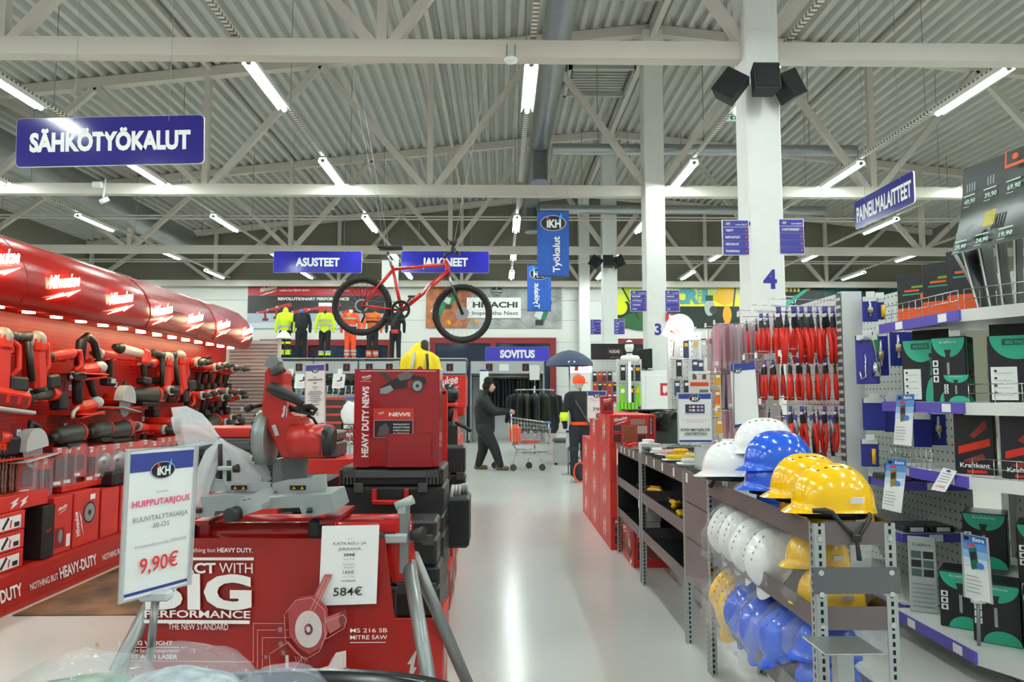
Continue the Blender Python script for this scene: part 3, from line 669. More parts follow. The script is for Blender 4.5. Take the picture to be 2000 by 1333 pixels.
O('stop_knob', MB().cyl(lo(c0.x + .03, 2.93, .815), lo(c0.x + .085, 2.92, .82), .02, .034, 14), BLK, e)
O('stop_knob', MB().cyl(lo(c0.x - .11, 2.93, .80), lo(c0.x - .03, 2.93, .805), .03, .02, 14), BLK, e)
O('stop_block', MB().box(lo(c0.x - .03, 2.93, .805), (.09, .05, .035), 0, .006), SLIGHT, e)
# ---- banner on the stand
b = E('advert_banner', 'red advertising banner hung on the front of the mitre saw stand', 'banner', (0, 2.86, 0))
C = [W(352, 1052, Y=2.9), W(752, 1052, Y=2.9), W(795, 1420, Y=2.76), W(185, 1420, Y=2.76)]
def bl(u, v):
    p = (C[0] * (1 - u) + C[1] * u) * (1 - v) + (C[3] * (1 - u) + C[2] * u) * v
    p = p - V((0, 2.86, 0)); p.y += .006 * math.sin(u * 7 + v * 2); return p
O('sheet', MB().grid(bl, 24, 16), M('8E160E', .33, noise=.05, nscale=3, tag='banner'), b)
class OnSheet(Art):
    def add(s, vs, fs, mi=0, smooth=False):
        out = []
        for x, y, z in vs:
            v = (y - 1052) / 368; xl = 352 + (185 - 352) * v; xr = 752 + (795 - 752) * v; p = bl((x - xl) / (xr - xl), v); p.y -= z * 4 + .004; out.append(p)
        return MB.add(s, out, fs, mi, smooth)
    def text(s, t, x, y, h, mat, bold=.0, al='c', w=None, shear=0, rot=0, res=3, mirror=False):
        vs, fs, x0, x1, y0, y1 = textmesh(t, bold, res); k = h / .70; kx = w / (x1 - x0) if w else k; ox = {'l': -x0, 'c': -(x0 + x1) / 2, 'r': -x1}[al]
        s.add([(x + (q[0] + ox) * kx + shear * q[1] * k, y - q[1] * k, s.z) for q in vs], fs, s.mi(mat)); s.z += s.step; return s
PR = M('E6E2DE', .5); PL = M('D79A93', .5)
a = OnSheet()
a.text('Nothing but', 362, 1081, 9, PR, al='l', w=58).text('HEAVY DUTY.', 424, 1081, 9, PR, .03, al='l', w=70)
a.rect(330, 1091, 496, 1097, PR).text('COMPACT', 266, 1123, 20, PR, .035, al='l', w=155).text('WITH', 428, 1123, 21, PR, .0, al='l', w=66)
a.text('B', 284, 1191, 63, PR, .06, al='l', w=72).text('I', 366, 1191, 63, PR, .06, al='l', w=25).text('G', 398, 1191, 63, PR, .05, al='l', w=95).text('PERFORMANCE', 283, 1211, 14, PR, .018, al='l', w=208).rect(282, 1215, 490, 1222, PR).text('THE NEW STANDARD', 330, 1234, 12, PR, .0, al='l', w=118)
a.text('14.5 KG WEIGHT', 235, 1264, 8, PR, .02, al='l', w=104).rect(235, 1267, 352, 1268.2, PR).text('Low weight for easy transportation', 235, 1277, 7, PR, 0, al='l', w=117).text('LIGHT AND LASER', 235, 1289, 8, PR, .02, al='l', w=115)
a.rect(235, 1292, 500, 1293.2, PL).rect(499, 1218, 500, 1293, PL).rect(499, 1218, 560, 1219, PL).rect(400, 1313, 508, 1314, PL).rect(508, 1230, 509, 1314, PL).rect(508, 1230, 580, 1231, PL).rect(518, 1245, 519, 1330, PL).rect(518, 1244, 600, 1245, PL)
a.text('MS 216 SB', 688, 1236, 8, PR, .006, al='l', w=72).text('MITRE SAW', 688, 1249, 8, PR, .006, al='l', w=72).rect(688, 1254, 757, 1255.3, PR)
# pale drawing of a mitre saw: blade, guard, motor, fence, table
MID = M('A85A58', .5); LT2 = M('C9BDBA', .5); DK2 = M('6E2A2A', .5)
a.poly([(640, 1120), (655, 1120), (600, 1240), (585, 1230)], MID); a.poly([(570, 1190), (590, 1165), (620, 1160), (645, 1185), (648, 1230), (635, 1262), (610, 1276), (590, 1262), (572, 1240)], M('9C3A3E', .5))
a.oval(609, 1227, 26, 36, LT2).oval(609, 1227, 8, 11, DK2).oval(609, 1227, 4, 6, LT2); a.poly([(640, 1205), (680, 1190), (684, 1215), (650, 1236)], MID).oval(676, 1207, 8, 16, DK2)
for x, y, r in ((556, 1226, 9), (558, 1253, 9), (563, 1269, 8), (530, 1276, 7), (526, 1318, 6)): a.oval(x, y, r, r * 1.1, DK2).oval(x, y, r * .5, r * .6, MID)
a.poly([(536, 1290), (590, 1284), (590, 1300), (536, 1308)], M('9C3A3E', .5)); a.poly([(540, 1300), (556, 1298), (560, 1333), (536, 1340)], LT2); a.poly([(612, 1303), (652, 1292), (664, 1268), (684, 1264), (684, 1296), (612, 1316)], LT2).poly([(684, 1296), (722, 1306), (722, 1345), (684, 1345)], M('B98D8A', .5))
a.poly([(560, 1318), (612, 1312), (684, 1300), (690, 1330), (560, 1345)], M('A9918E', .5)).poly([(590, 1325), (680, 1338), (680, 1345), (590, 1335)], M('8E2420', .5)).oval(640, 1322, 30, 8, M('8B7A78', .5))
a.rect(570, 1270, 576, 1330, LT2)
def outline(pts, w=.9, mt=PL):
    for p, q in zip(pts, pts[1:]):
        dx, dy = q[0] - p[0], q[1] - p[1]; n = math.hypot(dx, dy) or 1; a.poly([(p[0] - dy / n * w / 2, p[1] + dx / n * w / 2), (q[0] - dy / n * w / 2, q[1] + dx / n * w / 2), (q[0] + dy / n * w / 2, q[1] - dx / n * w / 2), (p[0] + dy / n * w / 2, p[1] - dx / n * w / 2)], mt)
outline([(570, 1190), (590, 1165), (620, 1160), (645, 1185), (648, 1230), (635, 1262), (610, 1276), (590, 1262), (572, 1240), (570, 1190)]); outline([(640, 1120), (655, 1120), (600, 1240)]); outline([(648, 1122), (592, 1238)])
outline([(645, 1206), (682, 1191), (688, 1200), (684, 1216), (650, 1236), (645, 1206)]); outline([(545, 1262), (580, 1240), (606, 1270), (590, 1290), (548, 1288), (545, 1262)]); outline([(612, 1303), (652, 1292), (664, 1268), (684, 1264), (684, 1296), (722, 1306), (722, 1340)]); outline([(536, 1290), (590, 1284), (590, 1300), (540, 1330)]); outline([(612, 1316), (560, 1322)]); outline([(590, 1325), (690, 1310)])
for k in range(5): outline([(596 + 5 * k, 1262), (600 + 5 * k, 1276 - k)], .7)
a.oval(229, 1241, 4, 4, BRASS); a.put('print', b)
# ---- price sheet taped on the stand
def sheet(name, label, corners, Y, draw, cat='price sign', th=.0015, back=None, mat=None, frame=None, group=None):
    """a paper whose four corners (tl, tr, br, bl) are given in the world"""
    tl, tr, br, bl_ = [V(c) for c in corners]; c = (tl + tr + br + bl_) / 4; e = E(name, label, cat, c, 0, group)
    nrm = (tr - tl).cross(tl - bl_).normalized()
    if nrm.dot(c - V((0, 0, CAMZ))) > 0: nrm = -nrm
    vs = [p - c for p in (tl, tr, br, bl_)]; vs += [p - nrm * th for p in vs]
    O('panel', MB().add(vs, [(0, 1, 2, 3), (7, 6, 5, 4)] + [(i, i + 4, (i + 1) % 4 + 4, (i + 1) % 4) for i in range(4)]), mat or PAPER, e)
    class Q(Art):
        def add(s, pts, fs, mi=0, smooth=False):
            o = []
            for x, y, z in pts:
                p = (tl * (1 - x) + tr * x) * (1 - y) + (bl_ * (1 - x) + br * x) * y; o.append(p - c + nrm * z)
            return MB.add(s, o, fs, mi, smooth)
        def text(s, t, x, y, h, mat, bold=.0, al='c', w=None, shear=0, rot=0, res=3, mirror=False):
            v0, fs, x0, x1, y0, y1 = textmesh(t, bold, res); k = h / .70; asp = (tl - bl_).length / (tr - tl).length
            kx = w / (x1 - x0) if w else k * asp; ox = {'l': -x0, 'c': -(x0 + x1) / 2, 'r': -x1}[al]
            s.add([(x + (q[0] + ox) * kx, y - q[1] * k, s.z) for q in v0], fs, s.mi(mat)); s.z += s.step; return s
    q = Q(lift=.0008, step=.0003); q.asp = (tl - bl_).length / (tr - tl).length; draw(q); q.v and q.put('print', e)
    if frame:
        m = MB(); P = [p - c for p in (tl, tr, br, bl_)]; m.tube(P, frame, 6, closed=True, smooth=False); O('holder', m, M('C7CACB', .15, alpha=.55, tag='acryl'), e)
    return e
def mark(q, cx, cy, w):
    h = w * .62 / q.asp
    q.oval(cx, cy, w * .5, h * .5, SILV).oval(cx, cy, w * .465, h * .455, BLACK); q.poly([(cx + w * .15, cy + h * .05), (cx + w * .36, cy - h * .3), (cx + w * .31, cy - h * .68)], LTBLUE)
    q.text('I', cx - w * .21, cy + h * .27, h * .42, WHITE, .04).text('KH', cx + w * .06, cy + h * .27, h * .48, WHITE, .04, w=w * .46).oval(cx - w * .21, cy - h * .3, w * .055, w * .055 / q.asp, REDTX)
GTX = M('6C7074', .6)
def d584(q):
    for t, y, h, w, mt, bd in (('AKKU 1250', .178, .012, .1, GREYTX, 0), ('KATKAISU- JA', .245, .036, .58, GTX, 0), ('JIIRISAHA', .315, .036, .4, GTX, 0), ('399€', .39, .036, .2, INK, .015), ('(norm. 469€)', .432, .015, .2, GREYTX, 0), ('+', .46, .015, None, GREYTX, 0), ('VAKIOMITTA', .5, .02, .22, GREYTX, 0), ('JALUSTA', .54, .022, .18, GREYTX, 0), ('185€', .61, .042, .2, GTX, 0), ('(norm. 229€)', .65, .015, .2, GREYTX, 0), ('YHTEENSÄ', .71, .022, .26, GTX, .02), ('584€', .88, .1, .5, INK, .005)): q.text(t, .5, y, h, mt, bd, w=w)
Ys = 2.83
sheet('price_sheet', 'white paper price sheet 584 euro taped to the saw stand rail', [W(629, 1028, Y=Ys), W(741, 1026, Y=Ys), W(735, 1180, Y=Ys), W(622, 1184, Y=Ys)], Ys, d584)
# ---- mitre saw
e = E('mitre_saw', 'red and grey mitre saw standing on the front stand', 'mitre saw', (0, 0, 0))
Y0 = 2.86
def pp(name, pix, Y, d, mat, par=None): return O(name, pxp(MB(), pix, Y, d), mat, par or e)
bs = pp('base', [(374, 1012), (377, 1003), (396, 995), (390, 972), (440, 968), (520, 974), (600, 968), (645, 966), (650, 982), (655, 1000), (612, 1010), (590, 1006), (585, 992), (420, 999), (418, 1010)], Y0, .26, SGREY)
O('turntable', MB().cyl(W(520, 985, Y=3.0), W(520, 962, Y=3.0), .15, .145, 36), SLIGHT, e)
pp('table_arm', [(460, 998), (470, 975), (500, 964), (512, 985), (510, 996), (475, 1008)], Y0 - .1, .2, SLIGHT)
O('table_insert', MB().prism([(0, 0), (.012, 0), (.06, .26), (.048, .26)], 0, .003), RED, e).location = W(474, 978, Y=Y0 - .1)
O('table_insert', MB().prism([(0, 0), (.008, 0), (.06, .26), (.052, .26)], 0, .003), M('3B3D3D', .4), e).location = W(484, 976, Y=Y0 - .1)
p = W(462, 1004, Y=Y0 - .12); O('mitre_knob', MB().cyl(p, p + V((-.015, -.04, .0)), .03, .026, 14), BLK, e)
pp('fence', [(389, 952), (392, 916), (405, 912), (418, 938), (528, 944), (528, 955), (400, 962)], Y0 + .1, .03, SLIGHT); pp('fence', [(532, 945), (560, 938), (608, 935), (610, 930), (634, 928), (637, 962), (532, 964)], Y0 + .1, .03, SLIGHT)
for x in (467, 582):
    pp('hazard_label', [(x - 16, 949), (x + 15, 949), (x + 15, 957.5), (x - 16, 957.5)], Y0 + .094, .004, BLACK)
    for dx in (-8, 8): pp('warning_triangle', [(x + dx - 3.5, 956), (x + dx, 950.5), (x + dx + 3.5, 956)], Y0 + .092, .001, YEL)
for x in (388, 604): p = W(x, 1002, Y=Y0 - .01); O('bolt', MB().cyl(p, p + V((0, 0, .018)), .014, .01, 6), BLK, e)
pp('pivot_post', [(532, 944), (533, 898), (552, 896), (554, 944)], 3.06, .1, SLIGHT); pp('pivot_arm', [(553, 945), (548, 896), (590, 893), (586, 915), (585, 945)], 3.0, .12, M('5D6362', .45))
head = pp('head', [(514, 760), (516, 725), (524, 716), (540, 718), (553, 724), (553, 752), (560, 790), (568, 812), (588, 812), (590, 828), (640, 833), (648, 860), (632, 880), (606, 893), (560, 897), (548, 895), (536, 868), (520, 838), (509, 800)], 2.93, .13, M('AC2114', .3))
bv = head.modifiers.new('soft', 'BEVEL'); bv.width = .012; bv.segments = 3; bv.limit_method = 'ANGLE'
O('motor', MB().cyl(W(570, 862, Y=2.95), W(636, 862, Y=2.95), .072, .066, 24), M('AC2114', .3), e)
O('motor_cap', MB().cyl(W(634, 862, Y=2.95), W(652, 864, Y=2.95), .067, .052, 24), BLK, e)
for x, y in ((571, 836), (634, 845)): p = W(x, y, Y=2.875 if x > 600 else 2.93); O('brush_cap', MB().cyl(p + V((0, .01, 0)), p - V((0, .006, 0)), .011, n=12), BLK, e)
p = W(522, 855, Y=3.0); m = MB(); m.cyl(p + V((-.03, 0, 0)), p + V((.02, 0, 0)), .112, .112, 36); g = O('blade_guard', m, M('8F9391', .35, .4), e)
for k in range(9):
    an = R(100 + 22 * k); q = p + V((-.032, .1 * math.cos(an), .1 * math.sin(an))); O('guard_slot', MB().box(q, (.006, .022, .022)), BLK, e)
O('blade', MB().cyl(p + V((-.036, 0, 0)), p + V((-.034, 0, 0)), .094, n=36), STEEL, e)
O('handle', MB().tube([W(x, y, Y=2.9) for x, y in ((526, 755), (540, 763), (560, 772), (578, 780), (590, 790))], [.022, .024, .024, .02, .014], 10), BLK, e)
pp('top_knob', [(516, 716), (520, 702), (530, 695), (540, 696), (545, 706), (540, 714), (530, 720)], 2.92, .06, M('7C8482', .4)); O('top_ring', MB().cyl(W(540, 716, Y=2.9), W(545, 730, Y=2.9), .026, .03, 12), DGREY, e)
pp('rating_plate', [(530, 832), (538, 829), (545, 850), (538, 853)], 2.925, .003, SILV)
milw(a := Art(FR(W(556, 805, Y=2.925), 0)), 0, 0, .05, WHITE, 70); a.put('logo', e)
for k in range(4):
    O('cord', MB().tube([W(566, 803 - 3 * k, Y=2.95), W(585, 794 + 3 * k, Y=2.93), W(608, 792 + 2 * k, Y=2.92 + .01 * k), W(619 - k, 800, Y=2.92), W(612, 810 - k, Y=2.93 + .01 * k), W(590, 806 - 2 * k, Y=2.93), W(568, 801, Y=2.96)], .0065, 8), BLK, e)
O('cord', MB().tube([W(600, 812, Y=2.95), W(612, 818, Y=2.95), W(620, 832, Y=2.97)], .006, 8), BLK, e)
O('plug', MB().cyl(W(480, 800, Y=2.95), W(492, 795, Y=2.95), .016, .014, 10).cyl(W(492, 795, Y=2.95), W(512, 792, Y=2.97), .008, n=8), BLK, e)
for dy in (0, 5): O('pin', MB().cyl(W(470, 798 + dy, Y=2.94), W(481, 798 + dy * .7, Y=2.95), .0035, n=6), STEEL, e)
for x, y0, y1 in ((430, 868, 936), (447, 900, 940)): O('vise_rod', MB().cyl(W(x, y0, Y=2.95), W(x, y1, Y=2.95), .009, n=10), BLK, e)
O('vise_arm', MB().box(W(444, 915, Y=2.95), (.07, .03, .018), 0, .004), SLIGHT, e); O('vise_knob', MB().cyl(W(456, 917, Y=2.93), W(466, 915, Y=2.93), .014, .018, 10), BLK, e)
# dust bag of white film, tied and flaring
e = E('dust_bag', 'white plastic bag tied over the dust port of the mitre saw', 'plastic bag')
FILM = M('EEF0F2', .3, alpha=.5, trans=0, bump=.5, bscale=30, tag='film')
def ringbag(axis, n=26, seed=1, fold=.22):
    rnd = random.Random(seed); ph = [rnd.uniform(0, 6.28) for _ in range(4)]; pts = [(W(x, y, Y=Yd), rx, ry) for x, y, Yd, rx, ry in axis]; m = MB(); vs = []
    for i, (p, rx, ry) in enumerate(pts):
        t = (pts[min(i + 1, len(pts) - 1)][0] - pts[max(i - 1, 0)][0]).normalized(); u = t.cross(Y3).normalized(); w = Y3
        for k in range(n):
            a = 2 * PI * k / n; f = 1 + fold * math.sin(5 * a + ph[0] + i * .5) * .6 + fold * .5 * math.sin(9 * a + ph[1] - i * .4)
            vs.append(p + u * math.cos(a) * rx * f + w * math.sin(a) * ry * f)
    fs = [(i * n + k, i * n + (k + 1) % n, (i + 1) * n + (k + 1) % n, (i + 1) * n + k) for i in range(len(pts) - 1) for k in range(n)]
    return m.add(vs, fs, 0, True)
O('bag_neck', ringbag([(348, 842, 3.0, .09, .04), (362, 838, 3.0, .082, .045), (385, 843, 3.0, .066, .04), (405, 850, 3.0, .042, .03), (418, 857, 3.0, .022, .02), (426, 860, 3.0, .014, .014)], seed=3), FILM, e)
O('bag_body', ringbag([(426, 860, 3.0, .015, .015), (433, 872, 3.0, .025, .025), (444, 890, 3.0, .045, .04), (460, 912, 3.0, .07, .05), (476, 932, 3.01, .085, .06), (488, 946, 3.02, .085, .06), (494, 955, 3.03, .075, .05)], seed=5), FILM, e)
O('bag_side', ringbag([(428, 866, 2.98, .012, .012), (418, 885, 2.97, .03, .025), (405, 920, 2.96, .035, .03), (392, 965, 2.95, .03, .025), (384, 990, 2.94, .02, .02)], seed=8), FILM, e)
# ================================================================ price stand in the front
def stand_sign(draw, tl, bl_, tr, br, label, post, name='price_stand', frame=.006, pm=LEGS):
    e = sheet(name, label, [tl, tr, br, bl_], 0, draw, frame=frame, th=.004)
    c = (V(tl) + V(tr) + V(br) + V(bl_)) / 4; mid = (V(bl_) + V(br)) / 2
    if post is not None:
        O('clip', MB().box(mid - c - V((0, 0, .005)), (.06, .03, .02), 0, .004), M('D0D3D4', .2), e)
        O('post', MB().cyl(mid - c, V(post) - c, .008, n=10), pm, e)
    return e
def d990(q):
    q.rect(.04, .03, .96, .155, NAVYP).rect(.04, .955, .96, .975, NAVYP); mark(q, .5, .155, .36)
    for t, x, y, h, w, mt, bd in (('IKH30A', .5, .31, .014, .17, GREYTX, 0), ('HUIPPUTARJOUS', .5, .39, .042, .84, PINK, .015), ('RUUVITALTTASARJA', .5, .49, .032, .8, GTX, 0), ('30-OS', .5, .545, .032, .24, GTX, 0), ('- kromivanadiumteräsä (CRV6150)', .5, .665, .02, .78, GREYTX, 0), ('9,90€', .5, .84, .1, .56, REDTX, .01)): q.text(t, x, y, h, mt, bd, w=w)
NAVYP = M('33408F', .45)
stand_sign(d990, W(250, 880, Y=1.46), W(235, 1178, Y=1.46), W(384, 870, Y=1.6), W(369, 1141, Y=1.6), 'price stand reading HUIPPUTARJOUS 9,90 euro above the black tub', W(292, 1292, Y=1.5))
# black tub with bagged goods
e = E('tub', 'large black plastic tub at the lower edge of the photo', 'tub', (-.475, 1.25, -.02))
m = MB(); m.lathe([(.36, .45), (.4, .8), (.415, .845), (.44, .85), (.445, .835), (.43, .82)], 48, sx=1, sy=.5); 
O('tub_shell', m, M('17181A', .22), e).rotation_euler = (0, 0, R(10))
O('stand', MB().lathe([(.3, .02), (.3, .02), (.06, .05), (.06, .46), (.36, .47)], 32, sy=.5), BLK, e)
def blob(n, c, r, seed, mat, e, amp=.2):
    rnd = random.Random(seed); m = MB(); m.ball((0, 0, 0), 1, 22, m=14); ks = [(V((rnd.uniform(-1, 1), rnd.uniform(-1, 1), rnd.uniform(-1, 1))) * 6, rnd.uniform(0, 6)) for _ in range(7)]
    for v in m.v:
        d = sum(math.sin(v.dot(k) + p) for k, p in ks) / 7 * amp + rnd.uniform(-.03, .03); q = v * (1 + d); v.x, v.y, v.z = q.x * r[0] + c[0], q.y * r[1] + c[1], max(q.z * r[2], -r[2] * .7) + c[2]
    return O(n, m, mat, e)
CLEAR = M('DDE6EA', .07, alpha=.2, bump=.6, bscale=18, tag='wrap')
for k, (x, y, z, rx, lb) in enumerate(((-.73, 1.3, .835, .14, 'clear wrapped bag with green and blue goods at the left of the tub'), (-.56, 1.3, .845, .13, 'clear bag at the foot of the price stand post'), (-.38, 1.28, .815, .11, 'bluish wrapped bag beside the stand post'), (-.17, 1.2, .775, .09, 'small blue wrapped bag at the right end of the tub'))):
    g = E('wrapped_bag', lb, 'plastic bag', (x, y, z), 0, 'bags in the black tub')
    blob('wrap', (0, 0, 0), (rx, .13, .085), 20 + k, CLEAR, g); blob('contents', (0, 0, -.01), (rx * .8, .1, .055), 40 + k, M(('5C8F7A', 'A9B9C0', '5B6FC4', '4A54A8')[k], .3, noise=.5, nscale=30), g, .3)
# ================================================================ red stock along the left of the aisle
def case(name, label, c, d, rz=0, handle=True, group=None, mat=None, hmat=None, ribs=True, logo=False):
    """moulded tool case with lid seam, ribs, latches and handle"""
    e = E(name, label, 'tool case', c, rz, group); w, dp, h = d; mt = mat or M('1F2021', .42)
    O('case_shell', MB().box((0, 0, h * .3), (w, dp, h * .6), 0, min(.012, h * .1)).box((0, 0, h * .8), (w * .98, dp * .97, h * .39), 0, min(.012, h * .1)), mt, e)
    if ribs:
        for s in (-1, 1):
            for k in range(4): O('rib', MB().box((s * (w * .34 + k * .018), -dp / 2 - .003, h * .8), (.009, .012, h * .3)), DGREY, e)
        O('lid_band', MB().box((0, -dp / 2 - .002, h * .86), (w * .9, .01, h * .16), 0, .004), M('4A4C4E', .4), e)
    for s in (-.3, .3): O('latch', MB().box((s * w, -dp / 2 - .006, h * .58), (.05, .014, .05), 0, .004), DGREY, e)
    if handle:
        a = h * .42; O('handle', MB().box((0, -dp / 2 - .025, a - .03), (w * .32, .02, .024), 0, .006).box((-w * .15, -dp / 2 - .012, a), (.024, .03, .07), 0, .005).box((w * .15, -dp / 2 - .012, a), (.024, .03, .07), 0, .005), hmat or M('B3201A', .35), e)
    if logo: milw(q := Art(FR((0, -dp / 2 - .0015, h * .4))), 0, 0, w * .45, M('8A2320', .5)); q.put('logo', e)
    return e
G = 'stacked goods along the left of the aisle'
# stacked black cases under the news stand
case('tool_case', 'wide black tool case with red handle under the news box', (-.555, 3.9, .765), (.54, .4, .245), group=G)
case('tool_case', 'wide black tool case beneath the one with the red handle', (-.555, 3.9, .52), (.54, .4, .245), handle=False, group=G)
case('tool_case', 'wide black tool case at the bottom of the wide black stack', (-.555, 3.9, .262), (.54, .4, .258), handle=False, group=G)
carton('carton', 'red carton on the floor under the wide black tool cases', 'box', (-.555, 3.9, 0), (.54, .44, .262), 0, 'mark', G)
case('drill_case', 'small black tool case, upper of the pair beside the saw stand', (-.38, 3.35, .62), (.2, .22, .2), handle=False, ribs=False, group=G)
case('drill_case', 'small black tool case, lower of the pair beside the saw stand', (-.365, 3.36, .4), (.2, .24, .22), handle=False, ribs=False, group=G)
carton('carton', 'red carton under the two small black tool cases', 'box', (-.36, 3.38, 0), (.22, .3, .4), 0, 'mark', G)
# news leaflet stand
e = E('leaflet_stand', 'red HEAVY DUTY NEWS leaflet box standing on the black tool cases', 'leaflet stand', (-.53, 3.8, 1.011))
O('box', MB().box((0, 0, .25), (.435, .2, .5), 0, .004), M('8F1417', .22, coat=.4), e)
a = Art(FR((-.2175, -.1005, 0))); k = .5 / 197; P = lambda x, y: ((x - 693) * k, (915 - y) * k)
a.rect(*P(693, 915), *P(725, 718), M('9C1E24', .3)); a.line(P(704, 722), P(858, 722), .003, PR); a.text('HEAVY DUTY NEWS', *P(722, 824), .032, PR, .04, w=.36, rot=90)
milw(a, *P(717, 735), .05, PR); a.line(P(704, 743), P(727, 743), .0015, PR)
for pts, mt in (([(742, 725), (752, 724), (775, 745), (768, 748)], DGREY), ([(770, 740), (800, 728), (835, 735), (838, 748), (790, 756), (748, 762), (745, 755)], M('2A2224', .4)), ([(778, 730), (800, 722), (812, 728), (805, 738), (785, 742)], M('6B5E60', .4)), ([(745, 758), (765, 750), (772, 760), (760, 768), (745, 768)], STEEL), ([(800, 742), (815, 740), (818, 755), (800, 758)], M('8C1F1F', .4))): a.poly([P(*q) for q in pts], mt)
a.oval(*P(820, 752), .032, .034, DGREY).oval(*P(820, 752), .024, .026, STEEL).oval(*P(820, 752), .008, .008, BLACK)
a.rect(*P(732, 855), *P(814, 797), M('C1322B', .35)).rect(*P(735, 855), *P(811, 822), M('1D1D1E', .5)); a.text('NEWS', *P(785, 813), .018, PR, .04, w=.11); milw(a, *P(748, 807), .03, PR); a.frame(*P(734, 856), *P(812, 821), .002, SILV)
for i, t in enumerate(('TEHOKAS KEVYT', 'AKKUKÄYTTÖINEN', 'X18MM KATKAISU', 'JA JIIRISAHA')): a.text(t, *P(772, 831 + 6 * i), .0075, PR, .02, al='l', w=.085)
a.poly([P(*q) for q in ((740, 853), (745, 835), (758, 826), (766, 840), (762, 853))], M('5A4A4C', .5))
a.put('print', e)
O('pocket', MB().box((.065, -.108, .085), (.225, .014, .17), 0, .003), M('8A1619', .3, coat=.3), e); O('pocket', MB().box((.17, -.107, .09), (.02, .012, .18), 0, .003), M('961A1E', .3), e)
# goods behind the mitre saw
case('tool_case', 'long black tool case with red lettering behind the mitre saw', (-1.62, 4.5, .82), (.62, .34, .3), handle=False, logo=True, group=G)
carton('carton', 'red cartons lid lying on the long black case behind the saw', 'box', (-1.62, 4.6, 1.12), (.66, .34, .06), 0, 'plain', G)
carton('carton', 'red carton under the long black case behind the saw', 'box', (-1.62, 4.5, .0), (.66, .5, .82), 0, 'mark', G)
case('tool_case', 'tall black tool case between the saw and the news box', (-1.0, 3.86, .5), (.24, .3, .45), handle=False, ribs=False, group=G)
carton('carton', 'red carton under the tall black tool case behind the saw', 'box', (-1.0, 3.86, 0), (.3, .4, .5), 0, 'mark', G)
carton('carton', 'orange red carton left of the news box with white stroke', 'box', (-1.06, 4.5, .5), (.34, .36, .5), 0, 'mark', G)
carton('carton', 'red carton on the floor behind the tall black case', 'box', (-1.06, 4.5, 0), (.36, .4, .5), 0, 'mark', G)
case('tool_case', 'black case with grey top left of the news box', (-1.13, 4.5, 1.0), (.3, .3, .16), handle=False, ribs=False, group=G, mat=M('43494B', .4))
# the row of red boxes running along the aisle; right edges step slightly
rnd = random.Random(11); H = 'boxes of the red row along the aisle'; y = 4.5; row = 0
for row, (y, zt, kinds) in enumerate(((4.45, 1.02, 'bbkb'), (4.95, 1.0, 'bkbk'), (5.45, 1.1, 'bbkb'), (5.95, 1.28, 'bbbb'), (6.5, 1.2, 'bkbb'), (7.1, 1.1, 'bbbk'), (7.7, 1.0, 'bbb'), (8.3, .95, 'bbb'), (8.9, .9, 'bbb'))):
    z = 0; n = len(kinds)
    for i, k in enumerate(kinds):
        h = zt / n; w = rnd.uniform(.4, .46); x = -.30 - .018 * row - w / 2 - rnd.uniform(0, .03)
        if row == 0: x -= .06
        lb = '%s, %s from the floor in the %s stack of the aisle row' % ('red carton' if k == 'b' else 'black tool case', ORD[i], ORD[row])
        if k == 'b': carton('carton', lb, 'box', (x, y, z), (w, .44, h - .004), 0, rnd.choice(['mark', 'mark', 'photo']), H, sides=(0, 90))
        else: case('tool_case', lb, (x, y, z), (w * .95, .4, h - .004), handle=False, group=H, ribs=False)
        z += h
# bigger red box with the script word, on top of the stack behind the ball lamp
e = carton('carton', 'red box with script word on top of the row behind the round lamp', 'box', (-.5, 6.0, 1.282), (.44, .4, .26), 0, 'plain', H)
milw(q := Art(FR((0, -.2006, .14))), .02, .03, .3, WHITE); q.put('print', e)
carton('carton', 'red carton of the far aisle row, beside the script box', 'box', (-.52, 6.55, 1.204), (.4, .4, .22), 0, 'mark', H)
# round headed site lamp and its companions
e = E('site_lamp', 'black round headed site lamp on the row beside the news box', 'lamp', (-.36, 5.0, 1.0))
O('head', MB().ball((0, 0, .385), .075, 20, m=12), M('222325', .25), e); O('neck', MB().cyl((0, 0, .2), (.01, 0, .32), .028, .04, 12), BLK, e); O('collar', MB().cyl((0, 0, .3), (0, 0, .325), .06, .066, 18), TRED, e)
O('body', MB().box((0, 0, .1), (.13, .13, .2), 0, .03), BLK, e); O('side_handle', MB().tube([(.05, 0, .19), (.12, -.02, .16), (.16, -.03, .13)], .014, 8), BLK, e)
case('tool_case', 'upright black tool case under the round headed lamp', (-.29, 4.62, .62), (.14, .2, .44), handle=False, ribs=False, group=G)
e = E('hook_bar', 'red upright bar with slanted top beside the news box', 'display bar', (-.33, 4.3, 0)); O('bar', MB().box((0, 0, .7), (.03, .05, 1.4)), M('B8201B', .35), e); O('slant', MB().bar((0, 0, 1.39), (-.16, 0, 1.54), .05, .035), M('B8201B', .35), e)
# black bin of small tools hanging out over the aisle
e = E('tool_bin', 'black open bin of small grey tools jutting out over the aisle', 'bin', (-.24, 4.25, .52), 0)
O('bin_shell', MB().box((0, 0, .14), (.13, .3, .28), 0, .015), BLK, e)
for k in range(5): O('small_tool', MB().cyl((-.04 + .02 * k, -.1 + .04 * k, .27), (-.03 + .018 * k, -.06 + .02 * k, .34), .012, .01, 8), STEEL if k % 2 else LGREY, e)
